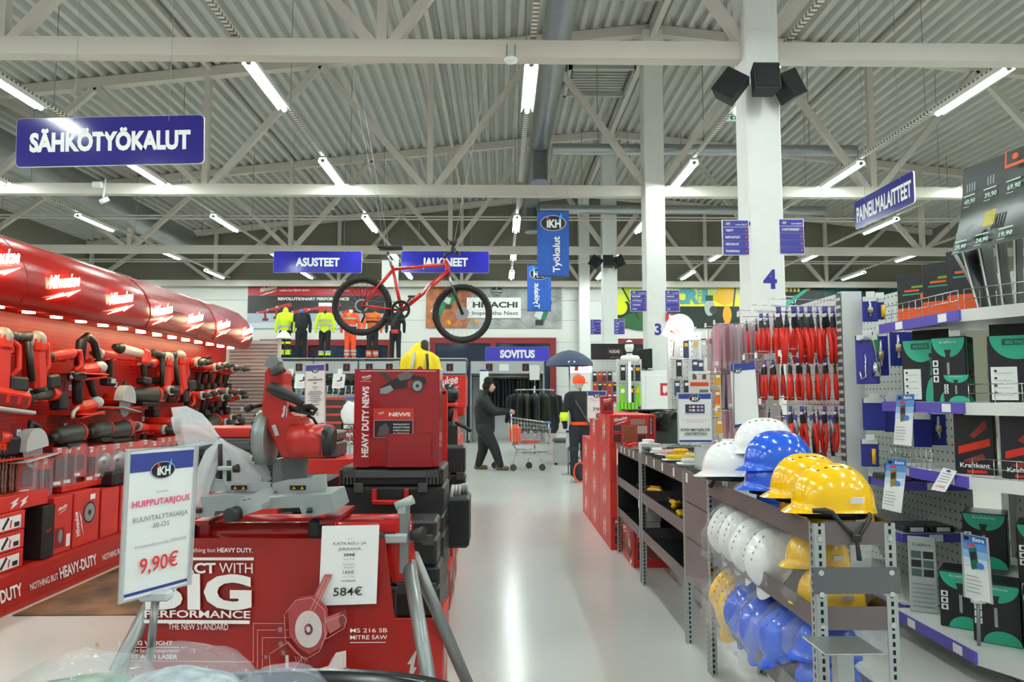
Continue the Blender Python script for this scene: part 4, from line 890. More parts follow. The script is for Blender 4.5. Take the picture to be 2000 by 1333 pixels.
# leaflet sign behind the saw
def dpink(q):
    q.rect(.04, .02, .96, .115, M('51449B', .45)).rect(.04, .955, .96, .975, M('51449B', .45)); mark(q, .5, .115, .36)
    for i, (y, w, h) in enumerate(((.225, .16, .012), (.27, .72, .026), (.32, .18, .02), (.38, .3, .01), (.41, .14, .01), (.45, .6, .01), (.475, .74, .01), (.5, .66, .01), (.53, .5, .01), (.56, .56, .01), (.59, .7, .01), (.62, .4, .01), (.66, .44, .01))): q.rect(.5 - w / 2, y - h, .5 + w / 2, y, GREYTX)
    q.text('€', .62, .83, .05, DARK)
Yp = 6.2
stand_sign(dpink, W(596, 712, Y=Yp), W(596, 834, Y=Yp), W(635, 710, Y=Yp), W(635, 832, Y=Yp), 'narrow pale price sign on a stand behind the saw cord', (W(615, 830, Y=Yp).x, Yp, 0))
# ================================================================ right of the aisle: cartons, racks, helmets
G = 'stacked red cartons right of the aisle'
for i, (y, nz) in enumerate(((6.87, 4), (7.6, 4), (8.33, 3))):
    for k in range(nz):
        carton('carton', 'red carton, %s from the floor in the %s stack right of the aisle' % (ORD[k], ORD[i]), 'box', (1.2, y, .302 * k), (.42, .72, .3), 0, 'mark' , G, sides=(-90,))
        if i == 0 and k in (3, 0):
            e = bpy.data.objects[[o.name for o in COL.objects if o.name.startswith('carton')][-1]]
            wd, h = .42, .3; a = Art(FR((0, -.3605, .15))); a.rect(-.2, -.135, .2, .14, M('B9201C', .4)); milw(a, -.11, .1, .13, WHITE)
            for x0, y0, x1, y1, c in ((-.18, -.1, -.1, -.02, '5A1B1C'), (-.18, 0, -.1, .06, '4A3030'), (-.09, -.09, .03, .05, '8C4A2A'), (-.02, .06, .11, .11, '8F7F6E'), (.04, -.02, .13, .05, 'B9A99A'), (.04, -.1, .12, -.03, '4C2222')): a.rect(x0, y0, x1, y1, M(c, .5)).frame(x0, y0, x1, y1, .002, M('D98A86', .5))
            a.rect(.15, -.04, .18, .13, BLACK).text('HEAVY DUTY SET', .17, .045, .012, WHITE, .02, w=.15, rot=90).rect(.12, -.13, .18, -.095, PAPER); a.put('picture', e)
e = carton('picture_box', 'small dark red picture box standing on the nearest carton stack', 'box', (1.0, 6.75, 1.208), (.115, .1, .165), 0, 'plain', mat=M('A01A1C', .3), sides=())
milw(a := Art(FR((0, -.0505, .08))), 0, .05, .08, WHITE); a.poly([(-.04, -.05), (-.03, .0), (0, -.01), (.03, .02), (.045, -.04)], M('5C1416', .4)).oval(.02, -.02, .015, .015, DGREY); a.put('print', e)
def d79(q):
    q.rect(.03, .02, .97, .17, NAVYP); mark(q, .5, .17, .38)
    q.text('HEAVY DUTY', .5, .3, .04, GREYTX, w=.7).text('NAULAIN', .5, .37, .035, GREYTX, w=.6).text('79€', .58, .72, .12, INK, .0, w=.6)
Yq = 7.3
stand_sign(d79, W(1147, 764, Y=Yq), W(1147, 818, Y=Yq), W(1184, 764, Y=Yq), W(1184, 818, Y=Yq), 'white sign reading 79 euro beside the small dark red picture box', (W(1165, 830, Y=Yq).x, Yq, 1.208))
# ---- shelf racks
LIP = M('6E6667', .38, .35); ZINC = pegmat('AEB4B4', '15171A', .026, .3, 'POST', .35, .5); PAN = M('1E2123', .4)
def rack(label, x0, x1, y0, y1, levels, braces=()):
    e = E('shelf_rack', label, 'shelf rack', ((x0 + x1) / 2, (y0 + y1) / 2, 0), 0, 'metal shelf racks'); w, d = x1 - x0, y1 - y0
    for sx in (-1, 1):
        for sy in (-1, 1): O('post', MB().box((sx * .018, 0, .475), (.004, .036, .95)).box((0, sy * .018, .475), (.036, .004, .95)), ZINC, e).location = (sx * (w / 2 - .018), sy * (d / 2 - .018), 0)
    for z in levels:
        m = MB().box((0, 0, z), (w - .01, d - .01, .006), 1); h = .075
        for sx in (-1, 1): m.box((sx * (w / 2 - .001), 0, z + h / 2 - .005), (.003, d - .05, h), 0)
        for sy in (-1, 1): m.box((0, sy * (d / 2 - .001), z + h / 2 - .005), (w - .05, .003, h), 0)
        O('shelf', m, [LIP, PAN], e)
    for z, h in braces: O('brace', MB().box((0, -d / 2 - .004, z), (w + .02, .003, h)), M('63686A', .4, .3), e)
    for sx in (-1, 1):
        for z in (.72, .79, .62, .9): O('bolt', MB().cyl((sx * (w / 2 - .018), -d / 2 - .006, z), (sx * (w / 2 - .018), -d / 2, z), .009, n=10), CHROME, e)
    return e
rack('metal rack holding the safety helmets, nearest on the right of the aisle', 1.04, 1.31, 2.4, 3.64, (.885, .61, .3), ((.765, .085),))
r2 = rack('nearly empty metal rack second from the front right of the aisle', 1.04, 1.46, 4.08, 5.34, (.885, .6, .33))
r3 = rack('metal rack farthest from the front beside the red cartons', 1.04, 1.46, 5.38, 6.44, (.885, .6, .33))
for r in (r2, r3): O('rear_sheet', MB().box((.2, 0, .64), (.01, 1.2 if r is r2 else 1.0, .5)), PAN, r)
O('end_sheet', MB().box((0, .5, .62), (.4, .006, .52)), PAN, r3)
for k, h in enumerate((.17, .19, .24)):
    z = (.96, .785, .59)[k]; O('infill_sheet', MB().box((-.21, -.85, z - h / 2), (.004, .43, h - .004)), pegmat('786E6E', '2A2829', .11, .05, 'YZ', .4, .3), r2)
O('infill_sheet', MB().box((0, -.64, .64), (.4, .004, .6)), LIP, r2)
O('post', MB().box((-.018, 0, .18), (.004, .036, .36)), ZINC, r2).location = (-.192, -1.04, 0)
def tags(root, pts):
    for p, s in pts: O('price_tag', MB().box(p, (.003, s, .05)), PAPER, root)
tags(r2, [((-.214, y, .92), .03) for y in (-.7, -.4, -.1, .15, .4)]); tags(r3, [((-.214, y, .92), .03) for y in (-.3, -.12, .1, .25)])
O('hanging_card', MB().box((-.216, .46, .84), (.003, .05, .14)), PAPER, r3)
# things on and in the racks
def simple(name, label, cat, mb, mat, loc, rz=0, group=None):
    o = O(name, mb, mat); o.location = loc; o.rotation_euler = (0, 0, R(rz)); tag(o, label, cat, group); return o
e = E('tape_measure', 'yellow tape measure on the rack beside the white helmets', 'tape measure', (1.15, 3.86, .962), 12)
O('case', MB(FR((0, .03, .045))).prism([(-.055, -.045), (.05, -.045), (.055, .0), (.04, .03), (.0, .045), (-.035, .035), (-.055, .01)], 0, .06), YEL, e); O('grip', MB(FR((0, -.031, .045))).prism([(-.02, -.03), (.03, -.03), (.03, .0), (-.01, .0)], 0, .003), BLACK, e); O('hook', MB().box((-.06, 0, .01), (.012, .025, .03)), STEEL, e)
bin_ = E('clear_bin', 'clear plastic bin behind the yellow tape measure', 'bin', (1.27, 4.02, .962)); 
for s in (-1, 1): O('side', MB().box((0, s * .13, .06), (.3, .004, .12)), M('D8DEDE', .08, alpha=.35, tag='bin'), bin_); O('side', MB().box((s * .15, 0, .06), (.004, .26, .12)), M('D8DEDE', .08, alpha=.35, tag='bin'), bin_)
G = 'small goods on the racks'
items = [(1.2, 4.35, 'C9CFCF', .26, .12, .03, 'pale'), (1.24, 4.5, '2F9C8C', .2, .1, .025, 'green'), (1.16, 4.62, 'E6C423', .24, .08, .03, 'yellow'), (1.3, 4.72, 'D9DCDC', .22, .1, .03, 'white'), (1.22, 4.86, 'F0B81C', .1, .12, .05, 'amber'), (1.34, 4.9, '8A2F35', .2, .1, .03, 'dark red'), (1.2, 5.05, 'D4A4A0', .2, .12, .03, 'pinkish'), (1.3, 5.16, '3C4042', .26, .1, .05, 'dark grey'), (1.14, 5.24, 'E4E6E4', .1, .1, .03, 'ivory')]
for k, (x, y, c, w, d, h, nm_) in enumerate(items):
    e = E('blister_pack', '%s blister pack lying on the top of the nearly empty rack' % nm_, 'tool pack', (x, y, .895 + .07), random.uniform(-25, 25), G)
    O('card', MB().box((0, 0, .002), (w, d, .004)), PAPER, e); O('blister', MB().box((0, 0, h / 2 + .004), (w * .8, d * .7, h), 0, .01), M(c, .25), e); O('stripe', MB().box((.0, -.01, h + .005), (w * .5, .015, .004)), BLACK if k % 2 else YEL, e)
for k, (x, y) in enumerate(((1.28, 5.5), (1.26, 5.66), (1.3, 5.82))): case('grey_case', 'long grey tool case, %s of three on the far rack' % ('nearest', 'middle', 'farthest')[k], (x, y, .895), (.28, .1, .09), 8 * k - 8, False, G, M('6F7474', .4), ribs=False)
for k, (x, y) in enumerate(((1.14, 6.0), (1.17, 6.12), (1.12, 6.2), (1.2, 6.24))):
    e = E('clamp', 'small red clamp, %s from the front on the far rack top' % ORD[k], 'clamp', (x, y, .9), 20 * k, G); O('bar', MB().box((0, 0, .04), (.18, .02, .02)), STEEL, e); O('jaw', MB().box((-.07, 0, .04), (.03, .03, .07), 0, .006).box((.06, 0, .05), (.05, .035, .05), 0, .008), TRED, e)
for k, (x, y, h) in enumerate(((1.18, 5.9, .1), (1.23, 5.98, .12), (1.3, 6.08, .08))): carton('small_box', 'small white box, %s of three on the far rack top' % ('nearest', 'middle', 'farthest')[k], 'box', (x, y, .895), (.08, .08, h), 10 * k, 'plain', G, PAPER, sides=())
for k, (y, z) in enumerate(((4.5, .61), (4.62, .61), (4.9, .61), (5.0, .61), (5.65, .61), (5.8, .61))):
    e = E('hand_tool', 'yellow hand tool, %s from the front on the middle rack shelf' % ORD[k], 'hand tool', (1.2, y, z), 30 * k, G); O('body', MB().box((0, 0, .03), (.2, .04, .035), 0, .012), YEL, e); O('grip', MB().box((.08, .0, .035), (.06, .045, .045), 0, .012), BLACK, e)
for k in range(3): carton('small_box', 'white box, %s of a stack on the lower shelf of the far rack' % ('lowest', 'middle', 'topmost')[k], 'box', (1.16, 5.62, .337 + .08 * k), (.12, .2, .078), 4 * k, 'plain', G, PAPER, sides=())
carton('carton', 'red carton with pictures on the floor under the far rack', 'box', (1.25, 6.1, 0), (.36, .5, .3), 0, 'photo', sides=(0, -90))
# ---- signs by the racks
def dkysy(q):
    q.rect(.03, .02, .97, .12, NAVYP).rect(.03, .94, .97, .98, NAVYP); mark(q, .5, .11, .34)
    PU = M('3A2E5C', .5); PL_ = M('C7B7DD', .5); OR_ = M('C9A58C', .5)
    q.rect(.22, .23, .78, .4, PU)
    for x, c in ((.32, OR_), (.42, WHITE), (.55, PL_), (.66, PL_)): q.rect(x, .26, x + .08, .30, c).rect(x, .325, x + .08, .37, c)
    q.text('EKIN SYSTEM AB', .5, .435, .018, GREYTX, w=.56).text('LISÄÄ TIETOJA TUOTTEESTA SAATAVISSA', .5, .545, .018, PINK, w=.78).text('KYSY LISÄÄ MYYJÄLTÄ', .5, .585, .018, PINK, w=.5)
    q.text('KYSY MYYJÄLTÄ', .5, .76, .05, INK, .02, w=.84).text('LISÄTIETOA!!', .5, .84, .05, INK, .02, w=.64)
Yk = 4.62
stand_sign(dkysy, W(1323, 768, Y=Yk), W(1325, 866, Y=Yk), W(1390, 768, Y=Yk), W(1392, 866, Y=Yk), 'clear framed sign reading KYSY MYYJÄLTÄ LISÄTIETOA above the racks', W(1358, 905, Y=Yk))
def dblank(q):
    q.rect(.0, .0, 1, .115, NAVYP).rect(.0, .955, 1, 1, NAVYP); mark(q, .28, .115, .34)
Yb = 3.75
stand_sign(dblank, W(1426, 712, Y=Yb), W(1434, 836, Y=Yb), W(1474, 708, Y=Yb), W(1483, 829, Y=Yb), 'empty white price sign with blue edges on a rod behind the helmets', W(1458, 880, Y=Yb), frame=None)
bpy.data.objects  # noqa
e = bpy.data.objects[[o.name for o in COL.objects if o.name.startswith('price_stand')][-1]]; c = e.location
SEG(e, 'rod', [(W(1432, 712, Y=Yb - .01) - c, W(1434, 836, Y=Yb - .01) - c), (W(1434, 836, Y=Yb - .01) - c, W(1457, 885, Y=Yb - .06) - c), (W(1457, 885, Y=Yb - .06) - c, V((1.29, 3.6, .9)) - c)], .003, GREY)
simple('notice_board', 'plain white board standing behind the white helmets', 'panel', MB().box((0, 0, .13), (.24, .01, .26)), WHITE, (1.22, 3.57, .9), 0)
# ---- safety helmets
def helmet_parts(e, col, strap=False):
    na, nz = 40, 14; m = MB(); vs = []
    for i in range(nz + 1):
        t = i / nz
        for k in range(na):
            a = 2 * PI * k / na; f = max(0, -math.cos(a)) ** 2; b = max(0, math.cos(a)) ** 2
            if i <= 2:
                fl = (1 - i / 2); rx = .136 + fl * (.006 + .034 * f); ry = .112 + fl * .006; z = .0 - fl * (.006 + .012 * f + .012 * b) + (1 - fl) * .006
            else:
                ph = (i - 2) / (nz - 2) * PI / 2; rx = .136 * math.cos(ph) ** .78; ry = .112 * math.cos(ph) ** .78; z = .006 + .134 * math.sin(ph)
                r_ = abs(math.sin(a) * ry)
                if r_ < .03: z += .007 * math.sin(ph) * (1 - r_ / .03)
            vs.append((rx * math.cos(a), ry * math.sin(a), z))
    m.add(vs, [(i * na + k, i * na + (k + 1) % na, (i + 1) * na + (k + 1) % na, (i + 1) * na + k) for i in range(nz) for k in range(na)], 0, True)
    O('shell', m, M(col, .18, coat=.5), e)
    m = MB()
    for k in range(2):
        for s in (-1, 1):
            pts = [(.136 * math.cos(p) ** .82 * c_ * 1.0, s * .034, .135 * math.sin(p) + .004) for p, c_ in ()]
    for s in (-1, 1):
        for k in range(5):
            x = -.06 + .026 * k; z = .006 + .134 * math.sqrt(max(0, 1 - (abs(x) / .136) ** 2.2 - (.034 / .112) ** 2.2)) + .002
            O('vent_slot', MB().box((x, s * .036, z), (.012, .002, .004)), M('5A5A54', .6), e)
    O('harness', MB().lathe([(.11, -.03), (.118, -.03), (.118, -.002), (.11, -.002)], 28, sy=.84), BLK, e)
    y = -.112; O('price_label', MB(T(.03, -.113, .035, 17)).box((0, 0, 0), (.045, .002, .022), 0), PAPER, e)
    return e
HG = {'F4F4F2': 'white', '1C5BE0': 'blue', 'FAC400': 'yellow'}
hp = {}
def helmet(col, loc, rot, label, bag=False, sc=.94):
    key = (col, bag)
    if key not in hp:
        e = E('bagged_helmet' if bag else 'safety_helmet', label, 'helmet', loc, 0, 'bagged safety helmets' if bag else 'loose safety helmets on the rack'); e.rotation_euler = tuple(R(q) for q in rot); e.scale = (sc,) * 3
        helmet_parts(e, col)
        if bag:
            rn = random.Random(5); m = MB().ball((0, 0, 0), 1, 26, m=16)
            for v in m.v:
                d = 1 + .05 * math.sin(v.x * 9 + v.z * 7) + .05 * math.sin(v.y * 13 - v.z * 5) + rn.uniform(-.035, .035)
                v.x, v.y, v.z = v.x * .182 * d - .012, v.y * .135 * d, v.z * .105 * d + .05
            O('bag', m, CLEAR2, e); m = MB().grid(lambda u, w: (.14 + .14 * u, (w - .5) * .2 * (1 - .2 * u), .04 + .03 * math.sin(w * 8 + u * 4)), 8, 12); O('bag_mouth', m, CLEAR2, e)
        hp[key] = e; return e
    return dup(hp[key], loc, rot, label, scale=sc)
CLEAR2 = M('E8EDF0', .08, alpha=.12, bump=1.0, bscale=26, tag='wrap2')
Wt, Bl, Ye = 'F4F4F2', '1C5BE0', 'FAC400'
for c, x, y, z, rz, lb in ((Ye, 1.17, 2.54, .985, 0, 'yellow safety helmet with hanging black strap, nearest on the rack'), (Ye, 1.17, 2.54, .915, 0, 'yellow safety helmet under the one with the hanging strap'), (Ye, 1.19, 2.79, 1.0, -6, 'yellow safety helmet behind the nearest one, on top of its stack'), (Ye, 1.19, 2.79, .915, -6, 'yellow safety helmet at the bottom of the second yellow stack'),
                       (Bl, 1.175, 3.04, 1.075, -14, 'blue safety helmet, topmost of the blue stack'), (Bl, 1.175, 3.04, .995, -10, 'blue safety helmet, middle of the blue stack'), (Bl, 1.18, 3.04, .915, -10, 'blue safety helmet, lowest of the blue stack'),
                       (Wt, 1.235, 3.36, 1.12, -16, 'white safety helmet, highest of all behind the blue one'), (Wt, 1.235, 3.36, 1.02, -16, 'white safety helmet under the highest white one'), (Wt, 1.235, 3.36, .915, -16, 'white safety helmet at the bottom of the taller white stack'),
                       (Wt, 1.1, 3.42, 1.01, -10, 'white safety helmet left of the highest one, beside the tape measure'), (Wt, 1.1, 3.42, .92, -10, 'white safety helmet at the bottom left of the white stack')):
    h = helmet(c, (x if z > .93 else 1.196, y, z), (0, 0, rz), lb, sc=1.03 if z > .93 else .84)
h0 = [o for o in COL.objects if o.get('label', '').startswith('yellow safety helmet with hanging')][0]
p = lambda x, y, Y=2.40: W(x, y, Y=Y) - V(h0.location)
def ribbon(pts, w):
    m = MB()
    for a, b in zip(pts, pts[1:]): m.bar(a, b, .004, w)
    return m
O('strap', MB().tube([p(1588, 998, 2.43), p(1612, 998, 2.42), p(1625, 1002, 2.41), p(1650, 1030, 2.395), p(1670, 1052, 2.39)], [.008, .011, .009, .006, .007], 6), BLK, h0)
O('strap', MB().tube([p(1692, 1000, 2.47), p(1697, 1010, 2.42), p(1690, 1025, 2.395), p(1672, 1055, 2.385), p(1675, 1075, 2.38), p(1677, 1092, 2.38)], [.01, .008, .006, .006, .007, .008], 6), BLK, h0)
O('strap_buckle', MB().box(p(1672, 1050, 2.385), (.03, .012, .024), 0, .004), BLK, h0)
st = E('loose_strap', 'black chin strap end hanging over the rack edge by the white helmets', 'strap', (1.06, 3.5, .95)); O('strap', MB().tube([(0.08, -.02, .06), (.03, -.01, .05), (-.02, .0, .02), (-.04, .01, -.02)], [.004, .005, .008, .012], 6), BLK, st)
k = 0
for c, x, y, z, rot, lb in ((Wt, 1.13, 3.46, .72, (0, -60, 0), 'white bagged helmet farthest on the middle helmet shelf'), (Wt, 1.13, 3.3, .72, (0, -62, 5), 'white bagged helmet second from the far end of the middle shelf'), (Wt, 1.13, 3.13, .71, (0, -58, -8), 'white bagged helmet third from the far end of the middle shelf'), (Wt, 1.13, 2.96, .70, (0, -55, 8), 'white bagged helmet next to the yellow ones on the middle shelf'),
                            (Ye, 1.17, 2.68, .765, (0, 0, 8), 'yellow bagged helmet, upper one on the middle helmet shelf'), (Ye, 1.18, 2.6, .65, (0, 0, -6), 'yellow bagged helmet, lower one on the middle helmet shelf'),
                            (Ye, 1.14, 3.48, .42, (0, -50, 0), 'yellow bagged helmet farthest on the lowest helmet shelf'), (Ye, 1.12, 3.36, .38, (0, -40, 20), 'yellow bagged helmet second from the far end of the lowest shelf'),
                            (Bl, 1.12, 3.2, .42, (0, -55, 0), 'blue bagged helmet farthest on the lowest helmet shelf'), (Bl, 1.12, 3.03, .41, (0, -50, 10), 'blue bagged helmet second of the blue ones on the lowest shelf'), (Bl, 1.14, 2.84, .42, (0, -30, -5), 'blue bagged helmet third of the blue ones on the lowest shelf'), (Bl, 1.17, 2.62, .46, (0, 0, 5), 'blue bagged helmet behind the near end bars'), (Bl, 1.16, 2.6, .34, (0, 0, -12), 'blue bagged helmet lying lowest at the near end')):
    helmet(c, (x, y, z), rot, lb, True, sc=.95 if rot[1] < -20 else .84)
for k, (a, b, lb) in enumerate(((W(1340, 1130, X=1.0), W(1440, 1180, X=1.02), 'loose clear bag end sticking out left of the lowest helmet shelf'), (W(1378, 1050, X=1.0), W(1440, 1060, X=1.02), 'loose clear bag end sticking out of the middle helmet shelf'))):
    e = E('bag_end', lb, 'plastic bag', a); d = b - a
    O('film', MB().grid(lambda u, w: V((d.x * u + .012 * math.sin(6 * u + 5 * w), d.y * u, d.z * u + (w - .5) * (.03 + .12 * u))) , 10, 10), CLEAR2, e)
# steel plate stand at the near end of the rack
e = E('plate_stand', 'small steel plate on a square post before the helmet rack end', 'stand', W(1645, 1262, Y=2.25)); z0 = e.location.z
O('plate', MB().box((0, 0, 0), (.18, .16, .006), 0, .002), M('9DA3A3', .3, .8), e); O('post', MB().box((0, 0, -z0 / 2), (.05, .04, z0)), M('A9AFAF', .35, .7), e); O('foot', MB().box((0, 0, -z0 + .004), (.14, .14, .008)), ZINC, e)
# ================================================================ right gondola, pliers and packs
SHW = M('D9DBD8', .4); STRIP = M('5A50B4', .3); TEAL = M('2FB08E', .45); GBLK = M('17191B', .4); WIRE = CHROME
g = E('gondola', 'white shelving gondola with purple price strips at the right edge', 'shelving', (2.5, 3.6, 0))
gl = lambda x, y, z: V((x - 2.5, y - 3.6, z))
def shelf(z, x0=2.28, near=2.92, xn=2.56, strip=True):
    poly = [(x0, 4.22), (x0, 3.5), (xn, near), (3.3, near), (3.3, 4.22)]
    m = MB().prism(poly, 0, .035); m.v = [V((v.x - 2.5, v.y - 3.6, v.z + z - .035)) for v in m.v]; s = O('shelf', m, SHW, g)
    O('front_edge', MB().bar(gl(x0, 3.5, z - .03), gl(xn, near, z - .03), .008, .06), SHW, g)
    if strip:
        O('price_strip', MB().bar(gl(x0 - .006, 4.24, z - .028), gl(x0 - .006, 3.49, z - .028), .012, .055), STRIP, g)
        for y in (3.62, 4.02): O('price_tag', MB().box(gl(x0 - .014, y, z - .028), (.003, .07, .042)), PAPER, g)
    return s
shelf(1.80); shelf(1.34); shelf(.98); shelf(.15, near=2.8, xn=2.62)
O('back_sheet', MB().box(gl(3.0, 3.6, 1.05), (.03, 1.3, 2.1)), pegmat('B9BAB2', '4A4A46', .05, .14, 'YZ', .5), g)
O('base', MB().box(gl(2.85, 3.6, .06), (.7, 1.2, .11)), SHW, g)
O('end_post', MB().box(gl(2.98, 4.2, 1.05), (.06, .06, 2.1)), SHW, g)
# wire fences on the shelf edges
def fence(z, a, b, h=.1, n=9, label='wire_fence'):
    a, b = V((*a, z)), V((*b, z)); e = None; m = MB(); up = V((0, 0, h)); o = gl(0, 0, 0)
    for q in (0, .5, 1): m.cyl(a + up * q + o, b + up * q + o, .0028, n=6)
    for k in range(n + 1): p = a + (b - a) * k / n + o; m.cyl(p, p + up, .0022, n=5)
    O(label, m, WIRE, g)
fence(1.80, (2.29, 4.2), (2.29, 3.52), .1, 11); fence(1.80, (2.3, 3.49), (2.56, 2.94), .1, 8); fence(1.34, (2.3, 3.49), (2.56, 2.94), .09, 5); fence(.98, (2.29, 4.2), (2.29, 3.8), .1, 8); fence(.98, (2.3, 3.49), (2.56, 2.94), .09, 6)
G = 'green and black tool boxes on the gondola'
def gbox(label, x, y, z, w, d, h, rz, style, group=G):
    e = E('product_box', label, 'product box', (x, y, z), rz, group)
    O('carton', MB().box((0, 0, h / 2), (w, d, h), 0, .003), GBLK, e)
    for s, wd, dp in ((0, w, d), (-90, d, w), (90, d, w)):
        n = Matrix.Rotation(R(s), 3, 'Z') @ V((0, -dp / 2 - .0004, 0)); a = Art(FR((n.x, n.y, 0), s))
        arc = lambda cx, cy, rx, ry, a0, a1: [(cx + rx * math.cos(R(a0 + (a1 - a0) * k / 16)), cy + ry * math.sin(R(a0 + (a1 - a0) * k / 16))) for k in range(17)]
        if style in ('big', 'win') and s == 0:
            a.poly(arc(0, h, wd * .46, h * .36, 180, 360), TEAL); a.poly(arc(wd * .28, 0, wd * .2, h * .4, 0, 180), TEAL); a.rect(-wd * .46, h * .03, -wd * .02, h * .53, PAPER)
            for k in range(4): a.rect(-wd * .4, h * (.1 + .11 * k), -wd * .1, h * (.105 + .11 * k), GREYTX).oval(-wd * .38, h * (.14 + .11 * k), .006, .006, DARK)
            a.rect(-wd * .25, h * .86, wd * .2, h * .95, M('1E5A4C', .5)).text('BIG PACK', 0, h * .875, h * .05, TEAL, .03, w=wd * .38)
            a.poly([(wd * (.2 + .0), h * .42), (wd * .24, h * .6), (wd * .2, h * .66), (wd * .26, h * .76), (wd * .34, h * .76), (wd * .38, h * .64), (wd * .34, h * .58), (wd * .36, h * .42)], M('0E7F66', .4)).rect(wd * .2, h * .72, wd * .37, h * .78, DARK).rect(wd * .265, h * .1, wd * .29, h * .38, STEEL)
        elif style == 'small' and s == 0:
            a.poly(arc(wd * .0, h * .98, wd * .48, h * .3, 180, 360), TEAL).poly(arc(wd * .1, 0, wd * .4, h * .22, 0, 180), TEAL); a.rect(-wd * .05, h * .28, wd * .02, h * .62, STEEL).poly([(-wd * .1, h * .6), (-wd * .08, h * .72), (-wd * .12, h * .8), (wd * .08, h * .8), (wd * .04, h * .72), (wd * .06, h * .6)], DARK).text('Kraftform', 0, h * .9, h * .04, PAPER, 0, w=wd * .5)
            for k in range(3): a.rect(-wd * .46, h * (.3 + .12 * k), -wd * .3, h * (.4 + .12 * k), PAPER).oval(-wd * .38, h * (.35 + .12 * k), wd * .04, h * .03, DARK)
        elif style in ('small', 'win', 'big'):
            a.rect(-wd * .48, 0, -wd * .3, h * .98, TEAL).rect(-wd * .3, h * .15, wd * .3, h * .9, M('3C2F30', .15)).poly([(-wd * .48, 0), (wd * .3, 0), (wd * .1, h * .15), (-wd * .48, h * .3)], TEAL)
            for k in range(5): a.rect(-wd * (.25 - .11 * k), h * .6, -wd * (.25 - .11 * k) + wd * .08, h * .85, TEAL if k % 2 else GREEN).rect(-wd * (.22 - .11 * k), h * .25, -wd * (.22 - .11 * k) + wd * .02, h * .58, STEEL)
            a.poly([(-wd * .2, h * .42), (wd * .3, h * .5), (wd * .3, h * .4), (-wd * .1, h * .3)], M('B97A5E', .5))
        elif style == 'red':
            a.poly([(-wd * .4, h * .42), (wd * .4, h * .56), (wd * .4, h * .44), (-wd * .4, h * .3)], TRED); a.text('Kraftkant', 0, h * .1, h * .07, PAPER, .02, w=wd * .75); a.poly([(-wd * .1, h * .6), (wd * .3, h * .85), (wd * .35, h * .72), (0, h * .55)], M('8E2A22', .4)).poly([(-wd * .3, h * .2), (wd * .2, h * .32), (wd * .3, h * .24), (-wd * .1, h * .16)], M('8E2A22', .4)).rect(-wd * .2, h * .01, wd * .3, h * .06, TRED)
        elif style == 'book':
            a.rect(-wd * .5, 0, wd * .5, h * .28, ORANGE if s == 0 else M('8A3A1C', .5)); a.rect(-wd * .35, h * .55, wd * .2, h * .58, GREEN).rect(-wd * .3, h * .62, wd * .1, h * .66, ORANGE).rect(-wd * .1, h * .69, wd * .3, h * .74, M('7A9A2C', .5)).oval(wd * .2, h * .5, wd * .08, wd * .08, ORANGE)
        a.v and a.put('print', e)
    if style in ('big', 'win'): O('hang_flap', MB().box((0, d * .35, h + .035), (w * .94, .004, .07)), GBLK, e)
    return e
gbox('tall green and black box with window, farthest on the second shelf', 2.42, 4.02, 1.343, .2, .2, .34, -48, 'win'); gbox('green and black box before the farthest one on the second shelf', 2.4, 3.76, 1.343, .16, .14, .34, -48, 'small')
gbox('big green and black BIG PACK box with white panel, middle of second shelf', 2.53, 3.46, 1.343, .24, .2, .32, -36, 'big'); gbox('big green and black BIG PACK box at the photo right edge', 2.66, 3.2, 1.343, .24, .2, .32, -30, 'big'); gbox('small grey green box before the farther boxes of the second shelf', 2.36, 3.66, 1.343, .12, .06, .14, -50, 'small')
gbox('black box with slanted red bar and white word, farther one', 2.42, 3.64, .983, .17, .12, .32, -40, 'red', 'red and black boxes'); gbox('black box with slanted red bar and white word, nearer one', 2.5, 3.42, .983, .17, .12, .3, -36, 'red', 'red and black boxes')
for k in range(6):
    e = E('marker_pack', 'black hanging pack with red pointed tool, %s from the left on third shelf' % ORD[k], 'tool pack', (2.55 + .035 * k, 3.3 - .062 * k, .983), -36, 'red pointed packs'); O('card', MB().box((0, .02, .15), (.04, .1, .3)), GBLK, e)
    O('point', MB().tube([(0, -.034, .03), (0, -.034, .16), (-.01, -.034, .24)], [.008, .007, .001], 8), TRED, e); O('base_label', MB().box((0, -.031, .05), (.03, .003, .05)), TEAL, e)
for k, (x, y) in enumerate(((2.4, 4.05), (2.4, 3.8), (2.41, 3.6))): gbox('black book-like pack with orange foot on the top shelf, %s' % ('farthest', 'middle', 'nearest')[k], x, y, 1.803, .2, .06, (.27, .29, .32)[k], -52, 'book', 'orange footed packs')
for k in range(13):
    e = E('fan_pack', 'clear and dark pack, %s from the left of the fan on the top shelf' % ORD[k], 'tool pack', (2.4 + .024 * k, 3.48 - .044 * k, 1.81), -60 + 4 * k, 'fanned packs on the top shelf')
    O('card', MB(T(ry=-12 + 4.5 * k)).box((0, 0, .16), (.012, .12, .32)), M('1C2C2A', .3), e); O('sleeve', MB(T(ry=-12 + 4.5 * k)).box((0, -.005, .19), (.02, .14, .39)), M('E3EAEA', .06, alpha=.1, tag='sl'), e); O('sleeve_edge', MB(T(ry=-12 + 4.5 * k)).box((0, -.076, .19), (.006, .004, .39)), PAPER, e); O('head_card', MB(T(ry=-12 + 4.5 * k)).box((0, -.002, .35), (.016, .12, .05)), PAPER if k % 3 == 1 else M('2A2022', .4), e)
